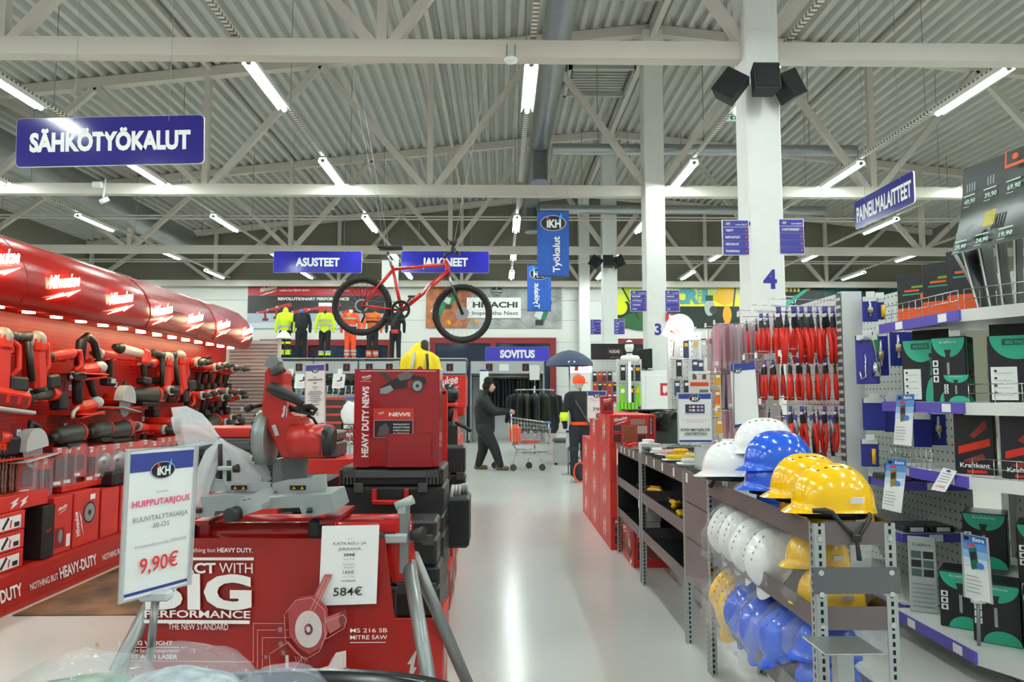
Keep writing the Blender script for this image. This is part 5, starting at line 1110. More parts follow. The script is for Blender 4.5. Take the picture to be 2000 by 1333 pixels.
# bottom shelf boxes in two tiers
for k, (x, y, z, lb) in enumerate(((2.5, 3.92, .153, 'green and black box at the far end of the bottom shelf'), (2.52, 3.68, .153, 'green and black box second from the far end of the bottom shelf'), (2.6, 3.44, .153, 'green and black box behind the small price stand'), (2.72, 3.2, .153, 'green and black box at the lower right corner of the photo'), (2.68, 3.98, .45, 'green and black box of the upper tier at the far end'), (2.72, 3.62, .45, 'green and black box of the upper tier in the middle'), (2.86, 3.3, .45, 'green and black box of the upper tier at the right edge'))):
    gbox(lb, x, y, z, .2, .22, .29, -38, 'small')
O('riser', MB().box(gl(2.85, 3.6, .3), (.28, 1.2, .29)), SHW, g)
e = carton('info_card', 'tall grey leaflet card with small pictures on the bottom shelf', 'leaflet', (2.4, 4.12, .153), (.14, .012, .42), -30, 'plain', None, M('B9C0BE', .5), sides=())
a = Art(FR((0, -.007, 0)))
for i in range(3):
    for j in range(2): a.rect(-.055 + .06 * j, .3 - .05 * i, -.005 + .06 * j, .34 - .05 * i, DARK if (i + j) % 2 else M('4C6A62', .5))
for i in range(6): a.rect(-.055, .03 + .025 * i, .055, .035 + .025 * i, GREYTX)
a.text('Kraftform', 0, .37, .016, DARK); a.put('print', e)
# far section beyond the near gondola: low shelves on a pegboard
f = E('gondola', 'white pegboard gondola with purple strips behind the near green boxes', 'shelving', (2.75, 4.85, 0)); fl = lambda x, y, z: V((x - 2.75, y - 4.85, z))
O('pegboard', MB().box(fl(2.78, 4.85, 1.05), (.03, 1.2, 2.1)), pegmat('C3C6C1', '3A3C3C', .05, .14, 'YZ', .5), f)
for z, x in ((.86, 2.36), (.56, 2.36), (.15, 2.36)):
    O('shelf', MB().box(fl((x + 2.78) / 2, 4.85, z - .015), (2.78 - x, 1.18, .03)), SHW, f); O('price_strip', MB().box(fl(x - .006, 4.85, z - .02), (.012, 1.18, .05)), STRIP, f); O('price_strip', MB().box(fl((x + 2.78) / 2, 4.25, z - .02), (2.78 - x, .012, .05)), STRIP, f); O('price_tag', MB().box(fl(2.56, 4.242, z - .02), (.08, .003, .04)), PAPER, f)
for k in range(5):
    e = E('tool_roll', 'flat dark tool pack, %s from the left on the low pegboard shelf' % ORD[k], 'tool pack', (2.4 + .08 * k, 4.4, (.86, .56)[k % 2]), 0, 'flat packs on low shelves'); O('pack', MB().box((0, 0, .02), (.15, .2, .04), 0, .01), M('2C2F33', .3), e); O('label', MB().box((0, -.101, .02), (.08, .002, .025)), PAPER if k % 2 else M('7A2A35', .4), e)
# blue packs hung on the pegboard
BP = M('24308C', .35)
def bluepack(label, x, y, z, w, h, style):
    e = E('hanging_pack', label, 'tool pack', (x, y, z), -18, 'blue packs on the pegboard')
    O('card', MB().box((0, 0, -h / 2), (w, .012, h), 0, .004), BP if style != 'green' else M('3E3F9E', .35), e)
    if style == 'green': O('corner', MB(FR((0, -.0065, 0))).prism([(w * .5, 0), (-w * .1, 0), (w * .5, -h * .4)], 0, .002), M('2B8A5C', .4), e); O('hose', MB().tube([(-w * .4, -.02, -h * .12), (-w * .1, -.02, -h * .05), (w * .25, -.02, -h * .12), (w * .35, -.02, -h * .35), (w * .35, -.02, -h * .55)], .007, 8), CHROME, e); O('nozzle', MB().cyl((w * .35, -.02, -h * .55), (w * .35, -.02, -h * .85), .022, .026, 12), CHROME, e); O('hook', MB().tube([(-w * .1, -.02, -h * .4), (-w * .1, -.02, -h * .85), (-w * .3, -.02, -h * .9), (-w * .35, -.02, -h * .75)], .006, 8), CHROME, e)
    elif style == 'tool': O('tool', MB().cyl((0, -.014, -h * .2), (0, -.014, -h * .8), .008, .012, 8), CHROME, e); O('grip', MB().cyl((0, -.016, -h * .45), (0, -.016, -h * .62), .016, n=10), BRASS, e)
    elif style == 'yellow': O('tool', MB().cyl((.02, -.016, -h * .35), (.02, -.016, -h * .9), .012, n=10), YEL, e)
    O('header', MB().box((0, -.008, -.015), (w * .9, .003, .03)), PAPER, e); O('hook_wire', MB().cyl((0, .3, .01), (0, -.03, .01), .003, n=6), CHROME, e); O('price_flag', MB().box((0, -.032, .012), (.05, .003, .035)), PAPER, e)
for lb, px, py, Y, w, h, st in (('large blue pack with a silver hose on the pegboard', 1692, 655, 4.35, .13, .3, 'green'), ('tall blue pack with a brass fitting right of the hose pack', 1718, 648, 4.5, .09, .28, 'tool'), ('small blue pack of tools at the top of the pegboard', 1698, 580, 4.5, .09, .16, 'tool'), ('small light pack at the top of the pegboard', 1716, 582, 4.5, .06, .14, 'yellow'),
                                ('wide blue pack below the hose pack', 1706, 778, 4.45, .13, .2, 'plain'), ('dark blue pack behind the hanging leaflet', 1742, 775, 4.45, .1, .22, 'plain'), ('blue pack holding a yellow tool low on the pegboard', 1698, 858, 4.45, .1, .17, 'yellow'), ('long blue pack left of the green box', 1752, 640, 4.4, .09, .24, 'tool'), ('blue pack on the pegboard behind the farthest green box', 1782, 640, 4.45, .1, .26, 'plain'), ('dark pack low behind the hanging leaflet', 1800, 810, 4.4, .1, .2, 'plain'), ('second dark pack low behind the hanging leaflet', 1830, 800, 4.4, .09, .22, 'tool')):
    p = W(px, py, Y=Y); bluepack(lb, p.x, Y, p.z, w, h, st)
# leaflets hanging from the price strips
def dleaf(q, col='9C7E2E'):
    for k in range(4): q.rect(0, .12 * k, 1, .12 * k + .121, M(('2F6FC0', '5C93D6', '95BDE6', 'CFE2F2')[k], .5))
    q.oval(.18, .06, .1, .03, BLACK).text('Extra', .66, .09, .06, WHITE, .03, w=.45).rect(.2, .13, .5, .17, REDTX); q.poly([(.25, .22), (.55, .18), (.62, .5), (.34, .54)], M(col, .5)).poly([(.3, .28), (.52, .24), (.56, .36), (.34, .4)], DARK); q.oval(.68, .46, .14, .05, M('3F7FCF', .4))
    for k in range(5): q.rect(.1, .64 + .06 * k, .6 + .06 * (k % 3), .65 + .06 * k, GREYTX)
sheet('leaflet', 'blue and white leaflet hanging from the second shelf price strip', [W(1752, 772, X=2.262), W(1786, 770, X=2.262), W(1780, 872, X=2.255), W(1745, 868, X=2.255)], 0, lambda q: dleaf(q, '5C5F62'), 'leaflet')
sheet('leaflet', 'blue and white leaflet hanging from the third shelf, with a yellow tool set', [W(1733, 897, X=2.262), W(1772, 899, X=2.262), W(1760, 1003, X=2.23), W(1722, 994, X=2.23)], 0, dleaf, 'leaflet')
def dsl(q):
    for k in range(4): q.rect(.15, .2 + .12 * k, .85, .23 + .12 * k, GREYTX)
    q.text('14,90€', .5, .85, .12, PINK, w=.7); q.oval(.5, .08, .16, .05, NAVYP)
sheet('leaflet', 'slanted white price card hanging from the third shelf', [W(1842, 914, X=2.262), W(1869, 921, X=2.262), W(1846, 962, X=2.24), W(1818, 957, X=2.24)], 0, dsl, 'leaflet')
stand_sign(lambda q: dleaf(q, '2B6A58'), W(1879, 1042, Y=3.56), W(1884, 1166, Y=3.56), W(1928, 1052, Y=3.42), W(1938, 1180, Y=3.42), 'framed Extra price sign on a short post on the bottom shelf', W(1912, 1262, Y=3.5))
# big bent poster over the gondola
e = E('poster', 'large black bent poster of tools over the top shelf at the right edge', 'poster', (2.3, 3.4, 2.3))
PT = [W(1883, 335, Y=3.5), W(2080, 255, Y=2.75), W(2060, 452, Y=2.75), W(1860, 500, Y=3.5)]
def pf(u, v, off=0):
    p = (PT[0] * (1 - u) + PT[1] * u) * (1 - v) + (PT[3] * (1 - u) + PT[2] * u) * v
    return p + V((-.72, -.69, 0)) * (-.06 * math.sin(PI * v) + off + .02) - V((2.3, 3.4, 2.3))
O('sheet', MB().grid(lambda u, v: pf(u, v), 10, 16), M('1B2322', .28), e)
class OnP(Art):
    def add(s, vs, fs, mi=0, smooth=False): return MB.add(s, [pf(x, y, z * 3 + .002) for x, y, z in vs], fs, mi, smooth)
    def text(s, t, x, y, h, mat, bold=.0, al='c', w=None, **k_):
        v0, fs, x0, x1, y0, y1 = textmesh(t, bold, 2); k = h / .70; kx = w / (x1 - x0) if w else k; s.add([(x + (q[0] - (x0 + x1) / 2) * kx, y - q[1] * k, s.z) for q in v0], fs, s.mi(mat)); s.z += s.step; return s
a = OnP(); PM_ = M('BFE0D6', .5)
for i, (x, y, t) in enumerate(((.1, .4, '49,90'), (.34, .4, '39,90'), (.58, .4, '69,90'), (.85, .5, '59,90'), (.1, .95, '29,90'), (.34, .93, '24,90'), (.58, .93, '19,90'), (.83, .88, '34,90'))):
    a.text(t, x, y, .05, PM_, .03, w=.13); a.rect(x - .08, y - .1, x + .06, y - .085, PM_).rect(x - .07, y + .03, x, y + .038, PM_)
for k in range(5): a.rect(.32 + .025 * k, .58, .34 + .025 * k, .76, M('C8B82C', .5))
for x in (.08, .11, .14, .17, .32, .35, .38): a.rect(x, .2, x + .01, .29, STEEL)
a.rect(.5, .16, .7, .19, ORANGE).rect(.5, .02, .515, .18, ORANGE).rect(.68, .02, .695, .18, M('7A2A20', .4)).oval(.6, .1, .03, .03, ORANGE); a.poly([(.78, .35), (.86, .1), (.88, .11), (.8, .36)], STEEL).poly([(.86, .1), (.9, .0), (.93, .02), (.88, .12)], TEAL).rect(.9, .22, .97, .25, PAPER).rect(.9, .3, .97, .33, PAPER).poly([(.1, .78), (.22, .7), (.24, .76), (.14, .84)], M('6E7A7A', .4)); a.put('print', e)
O('holder', MB().cyl(pf(.05, 1), V((2.45, 3.55, 1.8)) - V((2.3, 3.4, 2.3)), .008, n=8), STEEL, e); O('holder', MB().cyl(pf(.9, 1), V((2.85, 2.97, 1.8)) - V((2.3, 3.4, 2.3)), .008, n=8), STEEL, e)
# ---- pliers on hooks
pg = E('peg_unit', 'white peg unit with pliers hung on long hooks beside the helmets', 'display unit', (2.27, 5.0, 0)); ql = lambda x, y, z: V((x - 2.27, y - 5.0, z))
O('post', MB().box(ql(2.275, 4.6, 1.02), (.13, .06, 2.06)), SHW, pg); O('slots', MB().box(ql(2.2, 4.6, 1.02), (.006, .05, 2.04)), pegmat('C9CBC6', '55585A', .05, .3, 'Z', .5), pg)
O('pegboard', MB().box(ql(2.25, 5.1, 1.05), (.03, .95, 2.0)), pegmat('D5D7D3', '4A4C4C', .05, .12, 'YZ', .5), pg); O('base', MB().box(ql(2.1, 5.1, .08), (.4, .95, .16)), SHW, pg)
pl = E('pliers', '', 'pliers', (0, 0, -5)); LABELS.pop('', None)
O('jaw', MB(FR((0, 0, 0), 90)).prism([(-.012, 0), (.012, 0), (.024, -.07), (.02, -.1), (-.02, -.1), (-.024, -.07)], -.007, .007), M('2C2F33', .4, .4), pl)
for s in (-1, 1): O('handle', MB().tube([(0, s * .012, -.095), (0, s * .026, -.16), (0, s * .03, -.22), (0, s * .02, -.3)], [.011, .013, .013, .01], 8), M('E02A1A', .3), pl)
O('hang_tag', MB().box((0, 0, .0), (.003, .04, .06)), PURP, pl); O('hang_tag', MB().box((.0, 0, -.02), (.022, .03, .02)), PAPER, pl)
first = True; PN = 'pliers on the peg unit'
for row, (z, lst) in enumerate(((1.93, ((4.68, 8, 1.15, 1.84), (5.0, 9, .85, 1.84), (5.3, 6, .8, 1.84))), (1.6, ((4.68, 6, .85, 1.9), (4.95, 7, .85, 1.84), (5.2, 6, .75, 1.84))), (1.28, ((4.68, 5, .9, 1.9), (4.95, 5, .7, 1.86))))):
    for hk, (y, n, sc, xa) in enumerate(lst):
        O('hook', MB().cyl(ql(2.24, y, z + .035), ql(xa - .03, y, z + .035), .003, n=6).tube([ql(2.24, y, z + .075), ql(xa - .06, y, z + .085), ql(xa - .06, y, z + .05)], .0025, 6), CHROME, pg); O('price_flag', MB().box(ql(xa - .062, y, z + .055), (.003, .05, .04)), PAPER, pg)
        for k in range(n):
            x = 2.2 - (2.2 - xa) * (k / max(n - 1, 1)); lb = 'red handled pliers, %s from the board, %s hook, %s row' % (ORD[k], ('front', 'middle', 'rear')[hk], ('top', 'middle', 'bottom')[row])
            rot = (random.uniform(-3, 3), random.uniform(-4, 4), random.uniform(-25, 25)); rc = {'handle': [M(('E02A1A', 'C01F2A', 'E8401A')[(row + hk) % 3], .3)]}
            if first: pl.location = (x, y, z); pl.scale = (sc,) * 3; tag(pl, lb, 'pliers', PN); first = False
            else: dup(pl, (x, y, z), rot, lb, group=PN, scale=sc)
for k in range(6):
    e = E('cutter', 'steel jawed hand tool, %s from the board on the lowest peg hooks' % ORD[k], 'hand tool', (2.18 - .06 * k, 4.72, 1.22), -60, 'hand tools on the lowest peg hooks'); O('jaw', MB().tube([(0, 0, 0), (.015, 0, -.06), (0, 0, -.12)], [.008, .022, .01], 8), STEEL, e); O('handle', MB().cyl((0, 0, -.11), (.01, 0, -.24), .012, n=8), TRED if k % 2 else BLK, e); O('tag', MB().box((0, 0, .01), (.04, .003, .04)), PURP, e)
for k in range(10):
    e = E('chisel_pack', 'clear pack with purple head, %s from the left under the pliers' % ORD[k], 'tool pack', (1.86 + .036 * k, 4.75 + .01 * (k % 3), .98), -70, 'clear packs under the pliers'); O('card', MB().box((0, 0, -.01), (.05, .006, .05)), PURP if k % 3 else PAPER, e); O('tool', MB().cyl((0, 0, -.03), (0, 0, -.2), .009, .006, 8), STEEL, e)
O('lower_hook', MB().cyl(ql(2.24, 4.72, 1.235), ql(1.8, 4.72, 1.235), .003, n=6).cyl(ql(2.24, 4.76, 1.0), ql(1.8, 4.76, 1.0), .003, n=6), CHROME, pg)
# ---- pink packs on the next unit
pk = E('peg_unit', 'white peg unit with long pink and clear packs, left of the thick column', 'display unit', (2.06, 5.9, 0)); q2 = lambda x, y, z: V((x - 2.06, y - 5.9, z))
O('post', MB().box(q2(2.1, 5.5, 1.0), (.1, .05, 2.0)), SHW, pk); O('pegboard', MB().box(q2(2.1, 5.95, 1.0), (.03, .9, 2.0)), pegmat('CFD1CD', '4A4C4C', .05, .12, 'YZ', .5), pk); O('base', MB().box(q2(1.95, 5.9, .08), (.35, .9, .16)), SHW, pk)
pb = None
for row, (z, h) in enumerate(((1.93, .34), (1.55, .28), (1.25, .28), (1.0, .2))):
    for hk, y in enumerate((5.56, 5.8, 6.1)):
        O('hook', MB().cyl(q2(2.08, y, z + .01), q2(1.68, y, z + .01), .003, n=6), CHROME, pk); O('price_flag', MB().box(q2(1.675, y, z + .02), (.003, .045, .035)), PAPER, pk)
        for k in range((9, 6, 6, 8)[row] - hk):
            lb = '%s pack, %s from the board, %s hook, %s row' % (('pink and clear long', 'clear violet', 'pink topped', 'short pink')[row], ORD[k], ('front', 'middle', 'rear')[hk], ('top', 'second', 'third', 'bottom')[row] + ' pink')
            x = 2.04 - .042 * k
            if pb is None:
                pb = E('blade_pack', lb, 'tool pack', (x, y, z), 0, 'long packs on the pink peg unit'); O('card', MB().box((0, 0, -.5), (.006, .06, 1)), M('B23A55', .4), pb); O('sleeve', MB().box((-.004, 0, -.5), (.022, .07, 1.02)), M('E8D8E0', .08, alpha=.35, tag='pk'), pb); O('foot_label', MB().box((-.006, 0, -.9), (.012, .05, .1)), PAPER, pb); pb.scale = (1, 1, h)
            else: dup(pb, (x, y, z), (random.uniform(-3, 3), random.uniform(-3, 3), random.uniform(-20, 20)), lb, scale=(1, 1, h), recolor={'card': [M(random.choice(['B23A55', 'A22A38', 'C9566E', 'B9B4C4', '7E5A8C']), .4)]} if random.random() < .7 else None)
# ================================================================ bicycle hung under the roof
BK = M('C81C1A', .22, coat=.6); TIRE = M('161616', .7); YB_ = 8.0
rh, fh = W(707, 598, Y=YB_), W(903, 613, Y=YB_)
bike = E('bicycle', 'red mountain bicycle hung on wires above the aisle', 'bicycle', (rh + fh) / 2); bo = bike.location.copy()
B = lambda x, y, dy=0: W(x, y, Y=YB_) - bo + V((0, dy, 0))
ALU = M('B4B8BA', .25, .9)
def wheel(c, disc):
    n = 56; ring = lambda r, k=n: [c + V((r * math.cos(2 * PI * i / k), 0, r * math.sin(2 * PI * i / k))) for i in range(k)]
    w = O('wheel', MB().tube(ring(  .303), .032, 10, closed=True), TIRE, bike); m = MB()
    for k in range(64):
        a = 2 * PI * k / 64; p = c + V((.334 * math.cos(a), .012 * (-1) ** k, .334 * math.sin(a))); m.tube([p - V((0, .01, 0)), p + V((0, .01, 0))], .006, 5, smooth=False)
    O('tread', m, TIRE, w); O('rim', MB().tube(ring(.272), .012, 8, closed=True), M('3A3C3E', .3, .6), w); m = MB()
    for k in range(28):
        a = 2 * PI * k / 28; m.cyl(c + V((.02 * math.cos(a + .6 * (-1) ** k), .025 * (-1) ** k, .02 * math.sin(a + .6 * (-1) ** k))), c + V((.268 * math.cos(a), 0, .268 * math.sin(a))), .0014, n=4)
    O('spokes', m, ALU, w); O('hub', MB().cyl(c + V((0, -.05, 0)), c + V((0, .05, 0)), .02, n=12), BLK, w)
    O('brake_disc', MB().cyl(c + V((0, -.032, 0)), c + V((0, -.03, 0)), .075, n=24), ALU, w)
    for a in (215, 330): O('reflector', MB(FR(c + V((.18 * math.cos(R(a)), -.012, .18 * math.sin(R(a)))), roll=30)).box((0, 0, 0), (.035, .05, .012), 0, .004), M('F0A400', .3), w)
    if disc:
        for k, r in enumerate((.055, .045, .036, .028)): O('sprocket', MB().cyl(c + V((0, -.035 - .007 * k, 0)), c + V((0, -.038 - .007 * k, 0)), r, n=20), DGREY, w)
wheel(rh - bo, True); wheel(fh - bo, False)
tb = lambda a, b, r0, r1=None: O('frame_tube', MB().cyl(a, b, r0, r1, 12), BK, bike)
O('frame', MB().cyl(B(769, 526), B(872, 517), .019, .022, 12).cyl(B(876, 530), B(786, 606), .03, .024, 14).cyl(B(766, 520), B(784, 606), .018, .019, 12).cyl(B(870, 508), B(877, 537), .025, .027, 14)
  .cyl(B(767, 528, -.03), B(708, 597, -.06), .012, .01, 8).cyl(B(767, 528, .03), B(708, 597, .06), .012, .01, 8).cyl(B(783, 607, -.03), B(708, 598, -.06), .012, .01, 8).cyl(B(783, 607, .03), B(708, 598, .06), .012, .01, 8).cyl(B(784, 606, -.045), B(784, 606, .045), .027, n=14), BK, bike)
milw(q := Art(FR(B(832, 566, -.034), 0)), 0, 0, .16, WHITE, 40); q.put('frame_lettering', bike)
for s in (-.055, .055): O('fork_leg', MB().cyl(B(878, 540, s), B(886, 568, s), .013, n=10, mi=1).cyl(B(885, 565, s), B(903, 613, s), .02, .015, 10), [BLK, ALU], bike)
O('fork_crown', MB().cyl(B(877, 539, -.07), B(877, 539, .07), .018, n=10), BLK, bike)
O('seat_post', MB().cyl(B(757, 493), B(765, 522), .014, n=10), ALU, bike)
O('saddle', MB(Matrix.Translation(B(760, 487))).grid(lambda u, v: ((u - .45) * .27, (v - .5) * (.15 - .11 * min(1, u * 1.35)) , .012 * math.cos((v - .5) * 5) + (.02 * (1 - u) ** 2) - .01 + .012 * u), 14, 8), M('18191A', .4), bike).modifiers.new('thick', 'SOLIDIFY').thickness = -.025
O('stem', MB().cyl(B(868, 505), B(870, 496), .018, n=10).cyl(B(868, 499), B(886, 491), .016, n=10), BLK, bike)
O('handlebar', MB().tube([B(892, 486, -.33), B(886, 487, -.15), B(885, 491, 0), B(886, 487, .15), B(892, 486, .33)], .015, 10), BLK, bike)
for s in (-1, 1): O('grip', MB().cyl(B(893, 486, s * .34), B(889, 486, s * .2), .02, n=10), BLK, bike); O('brake_lever', MB().box(B(884, 481, s * .17), (.05, .05, .04), 0, .01).cyl(B(882, 481, s * .18), B(877, 477, s * .28), .007, n=6), BLK, bike)
O('chainring', MB().tube([B(784, 607, -.06) + V((.085 * math.cos(2 * PI * k / 32), 0, .085 * math.sin(2 * PI * k / 32))) for k in range(32)], .008, 6, closed=True), BLK, bike); O('chainring_guard', MB().tube([B(784, 607, -.068) + V((.1 * math.cos(2 * PI * k / 32), 0, .1 * math.sin(2 * PI * k / 32))) for k in range(32)], .009, 6, closed=True), BLK, bike)
for a in range(0, 360, 72): O('chainring_arm', MB().bar(B(784, 607, -.062), B(784, 607, -.062) + V((.085 * math.cos(R(a)), 0, .085 * math.sin(R(a)))), .008, .02), BLK, bike)
O('crank', MB().bar(B(784, 607, -.085), B(768, 634, -.085), .014, .03), M('4A4C4E', .3, .6), bike); O('crank', MB().bar(B(784, 607, .085), B(800, 580, .085), .014, .03), M('4A4C4E', .3, .6), bike)
O('pedal', MB().box(B(765, 636, -.14), (.09, .09, .025), 0, .006), BLK, bike); O('pedal', MB().box(B(802, 577, .14), (.09, .09, .025), 0, .006), BLK, bike)
O('chain', MB().tube([B(784, 592, -.06), B(708, 589, -.045)], .005, 5).tube([B(784, 623, -.06), B(716, 622, -.045), B(710, 606, -.045)], .005, 5), M('3B3B3A', .4, .5), bike)
O('derailleur', MB().tube([B(708, 605, -.06), B(714, 618, -.06), B(708, 632, -.06)], .012, 8), BLK, bike)
SEG(bike, 'hanging_wire', [(B(752, 482), W(676, 92, Y=8.5) - bo), (B(760, 484), W(690, 92, Y=8.5) - bo), (B(885, 482), W(962, 92, Y=8.5) - bo)], .0022, M('C9CBCB', .4), 5)
# ================================================================ speakers, small devices on the roof steel
for k, (x, y, Y, yaw, roll, s) in enumerate(((1428, 170, 8.12, -25, 38, .27), (1493, 156, 7.98, 0, 0, .27), (1538, 170, 8.1, 25, -28, .27), (1164, 513, 20.12, -25, 35, .28), (1187, 511, 19.9, 0, 0, .28), (1207, 512, 20.06, 25, -25, .28))):
    col = ('thick nearest column', 'second farthest column')[k > 2]; p = W(x, y, Y=Y)
    e = E('loudspeaker', 'black loudspeaker on the %s, %s of three' % (col, ('left', 'middle', 'right')[k % 3]), 'loudspeaker', p, yaw, 'loudspeakers')
    O('cabinet', MB(T(ry=roll)).prism([(-.12, .1), (.12, .1), (.15, -.1), (-.15, -.1)], -.16, .16), M('121314', .6), e); O('grille', MB(T(ry=roll)).box((0, -.104, 0), (.27, .01, .29), 0, .004), M('0B0B0C', .8), e)
    O('bracket', MB().cyl((0, .08, 0), ((3.15 - p.x) * (.0 if k % 3 == 1 else .2), ((8.27 if k < 3 else 20.27) - p.y) * (1 if k % 3 == 1 else .9), .02), .018, n=8), BLK, e)
    e.rotation_euler = (R(-8), 0, R(yaw))
e = E('smoke_detector', 'round white smoke detector hanging from the first truss', 'detector', W(998, 117, Y=8.38)); O('disc', MB().lathe([(0, -.03), (.07, -.025), (.085, 0), (.06, .03), (0, .03)], 24), WHITE, e); SEG(e, 'strap', [(V((x, 0, .02)), V((x, .02, .2))) for x in (-.05, .05)], .006, GREY)
e = E('security_camera', 'white security cameras pole under the second truss on the left', 'camera', W(203, 352, Y=14.36)); O('pole', MB().cyl((0, .06, .05), (0, 0, -.42), .02, n=8), WHITE, e); O('camera_head', MB().box((-.12, 0, -.1), (.2, .12, .12), 0, .02), WHITE, e); O('camera_head', MB().cyl((-.05, 0, -.45), (.1, 0, -.38), .05, n=12), WHITE, e)
e = E('exit_sign', 'small green exit sign under the roof left of the nearest column', 'sign', W(1432, 231, Y=11)); O('panel', MB().box((0, 0, 0), (.22, .03, .09)), WHITE, e); Art(FR((0, -.016, 0))).rect(-.05, -.03, .05, .03, M('0E8A5A', .4)).rect(-.01, -.022, .02, .022, WHITE).put('symbol', e); SEG(e, 'wire', [(V((x, 0, .04)), V((x, 0, zr(2.9) - e.location.z))) for x in (-.1, .1)], .003, GREY)
# directory boards on the columns
DIR = [('TEIPIT', 'RIPPUSITEET', 'REIKÄSAHAT', 'PUUNSAHAUS'), ('KONETARVIKKEET', '', '', ''), ('PIENKONEET', 'KÄSITYÖKALUT', 'TARVIKKEET', 'LIIMAT'), ('KIINNIKKEET', 'HIOMATARVIKKEET', '', 'ÖLJYT'), ('AKUT', 'VALOT', 'KAAPELIT', 'MUUT'), ('TELINEET', 'HANSKAT', 'KENGÄT', 'LASIT')]
for k, (x0, y0, x1, y1, Y) in enumerate(((1411, 430, 1462, 499, 8.3), (1522, 428, 1569, 497, 8.3), (1231, 567, 1263, 609, 14.3), (1299, 567, 1327, 609, 14.3), (1153, 624, 1174, 654, 20.3), (1199, 623, 1220, 654, 20.3))):
    a, b = W(x0, y1, Y=Y), W(x1, y0, Y=Y); w, h = b.x - a.x, b.z - a.z
    e = E('directory_board', 'blue directory board on the %s of the %s column' % (('left', 'right')[k % 2], ('nearest', 'second', 'third')[k // 2]), 'sign', ((a.x + b.x) / 2, Y, (a.z + b.z) / 2)); O('panel', MB().box((0, 0, 0), (w, .012, h)), WHITE, e)
    q = Art(FR((0, -.0065, 0)), .001, .0006)
    for r in range(5):
        z1 = h * (.48 - .195 * r); z0 = z1 - h * .18; q.rect(-w * .47, z0, w * .47, z1, NAVY)
        if r == 0: ikh(q, -w * .28, (z0 + z1) / 2, w * .22); q.text('www.ikh.fi', w * .2, z0 + h * .04, h * .05, WHITE, .01, w=w * .42)
        else:
            t = DIR[k][r - 1]
            if t: q.text(t, -w * .38, z0 + h * .06, h * .065, WHITE, .02, al='l', w=w * .05 * len(t))
            q.poly([(w * .36, z0 + h * .04), (w * .44, z0 + h * .09), (w * .36, z0 + h * .14)], REDTX)
    q.put('print', e); O('clip', MB().box(((w / 2 if k % 2 == 0 else -w / 2), .05, h * .4), (.04, .1, .04)), BLK, e)
# ================================================================ posters on the back wall
def poster(label, x0, z0, x1, z1, base):
    w, h = x1 - x0, z1 - z0; e = E('wall_poster', label, 'poster', ((x0 + x1) / 2, YB - .03, (z0 + z1) / 2)); O('sheet', MB().box((0, 0, 0), (w, .02, h)), base, e); return e, Art(FR((-w / 2, -.0105, -h / 2)), .002, .0015), w, h
e, a, w, h = poster('red and black poster reading REVOLUTIONARY PERFORMANCE on the back wall', -9.51, 3.92, -4.37, 5.6, M('2B2A2B', .5))
a.rect(0, h * .74, w, h, M('B0202A', .45)).rect(0, 0, w, h * .34, M('C9D0D6', .5)).poly([(0, h * .34), (w, h * .34), (w, h * .2), (0, h * .12)], M('A9B2BC', .5)); milw(a, w * .15, h * .87, w * .13, PR)
a.text('nothing but HEAVY DUTY', w * .34, h * .84, h * .045, PR, .02, w=w * .22).text('milwaukeetool.eu', w * .68, h * .84, h * .04, PR, .01, w=w * .12).text('REVOLUTIONARY PERFORMANCE', w * .48, h * .64, h * .06, PR, .05, w=w * .52)
for k, (x, s) in enumerate(((.12, .8), (.2, .9), (.28, 1.1), (.4, 1.2), (.52, 1.2), (.64, 1.1), (.74, 1.0))):
    c = (w * x, h * (.34 + .06 * (k % 3))); u = h * .16 * s
    a.poly([(c[0] - u, c[1] + u * .3), (c[0] + u * .6, c[1] + u * .7), (c[0] + u * .8, c[1] + u * .2), (c[0] - u, c[1])], M('B22A34', .4)).poly([(c[0], c[1] + u * .3), (c[0] + u * .4, c[1] + u * .3), (c[0] + u * .5, c[1] - u), (c[0] + u * .1, c[1] - u)], M('8A1E26', .4)).rect(c[0] - u * .2, c[1] - u * 1.3, c[0] + u * .8, c[1] - u * .9, M('6A2028', .4)).poly([(c[0] - u * 1.3, c[1] + u * .2), (c[0] - u, c[1] + u * .3), (c[0] - u, c[1]), (c[0] - u * 1.3, c[1] + u * .05)], STEEL)
a.rect(w * .52, h * .3, w * .62, h * .52, M('B22A34', .4)).rect(w * .52, h * .5, w * .62, h * .58, PAPER); a.put('print', e)
e, a, w, h = poster('stone grey and orange poster reading HITACHI Inspire the Next on the back wall', -2.81, 3.95, 2.32, 5.65, M('9EA09E', .6, noise=.35, nscale=1.6))
a.poly([(0, 0), (w * .3, 0), (w * .36, h * .5), (w * .3, h), (0, h)], M('A8643A', .6, noise=.35, nscale=4)); rn = random.Random(4)
for k in range(12):
    x, y = rn.uniform(.35, 1) * w, rn.uniform(.05, .95) * h; a.line((x, y), (min(x + rn.uniform(.1, .5), w), min(max(y + rn.uniform(-.3, .3), 0), h)), .02, M('6E716F', .6))
for x, y, s in ((.12, .5, 1), (.2, .7, .8), (.88, .4, 1)):
    c = (w * x, h * y); u = h * .22 * s; a.poly([(c[0] - u * .6, c[1] - u), (c[0] - u * .1, c[1] - u * 1.1), (c[0] + u * .6, c[1] + u * .6), (c[0] + u * .3, c[1] + u * 1.1), (c[0] - u * .2, c[1] + u * .6)], M('1E7A4E', .4)).poly([(c[0] - u * 1.2, c[1] - u * .6), (c[0] - u * .5, c[1] - u), (c[0] - u * .2, c[1] - u * .2), (c[0] - u * .8, c[1])], M('C9CDCC', .4)).oval(c[0] + u * .3, c[1] + u * .8, u * .35, u * .35, DARK).rect(c[0] - u, c[1] - u * 1.5, c[0] - u * .2, c[1] - u, DARK)
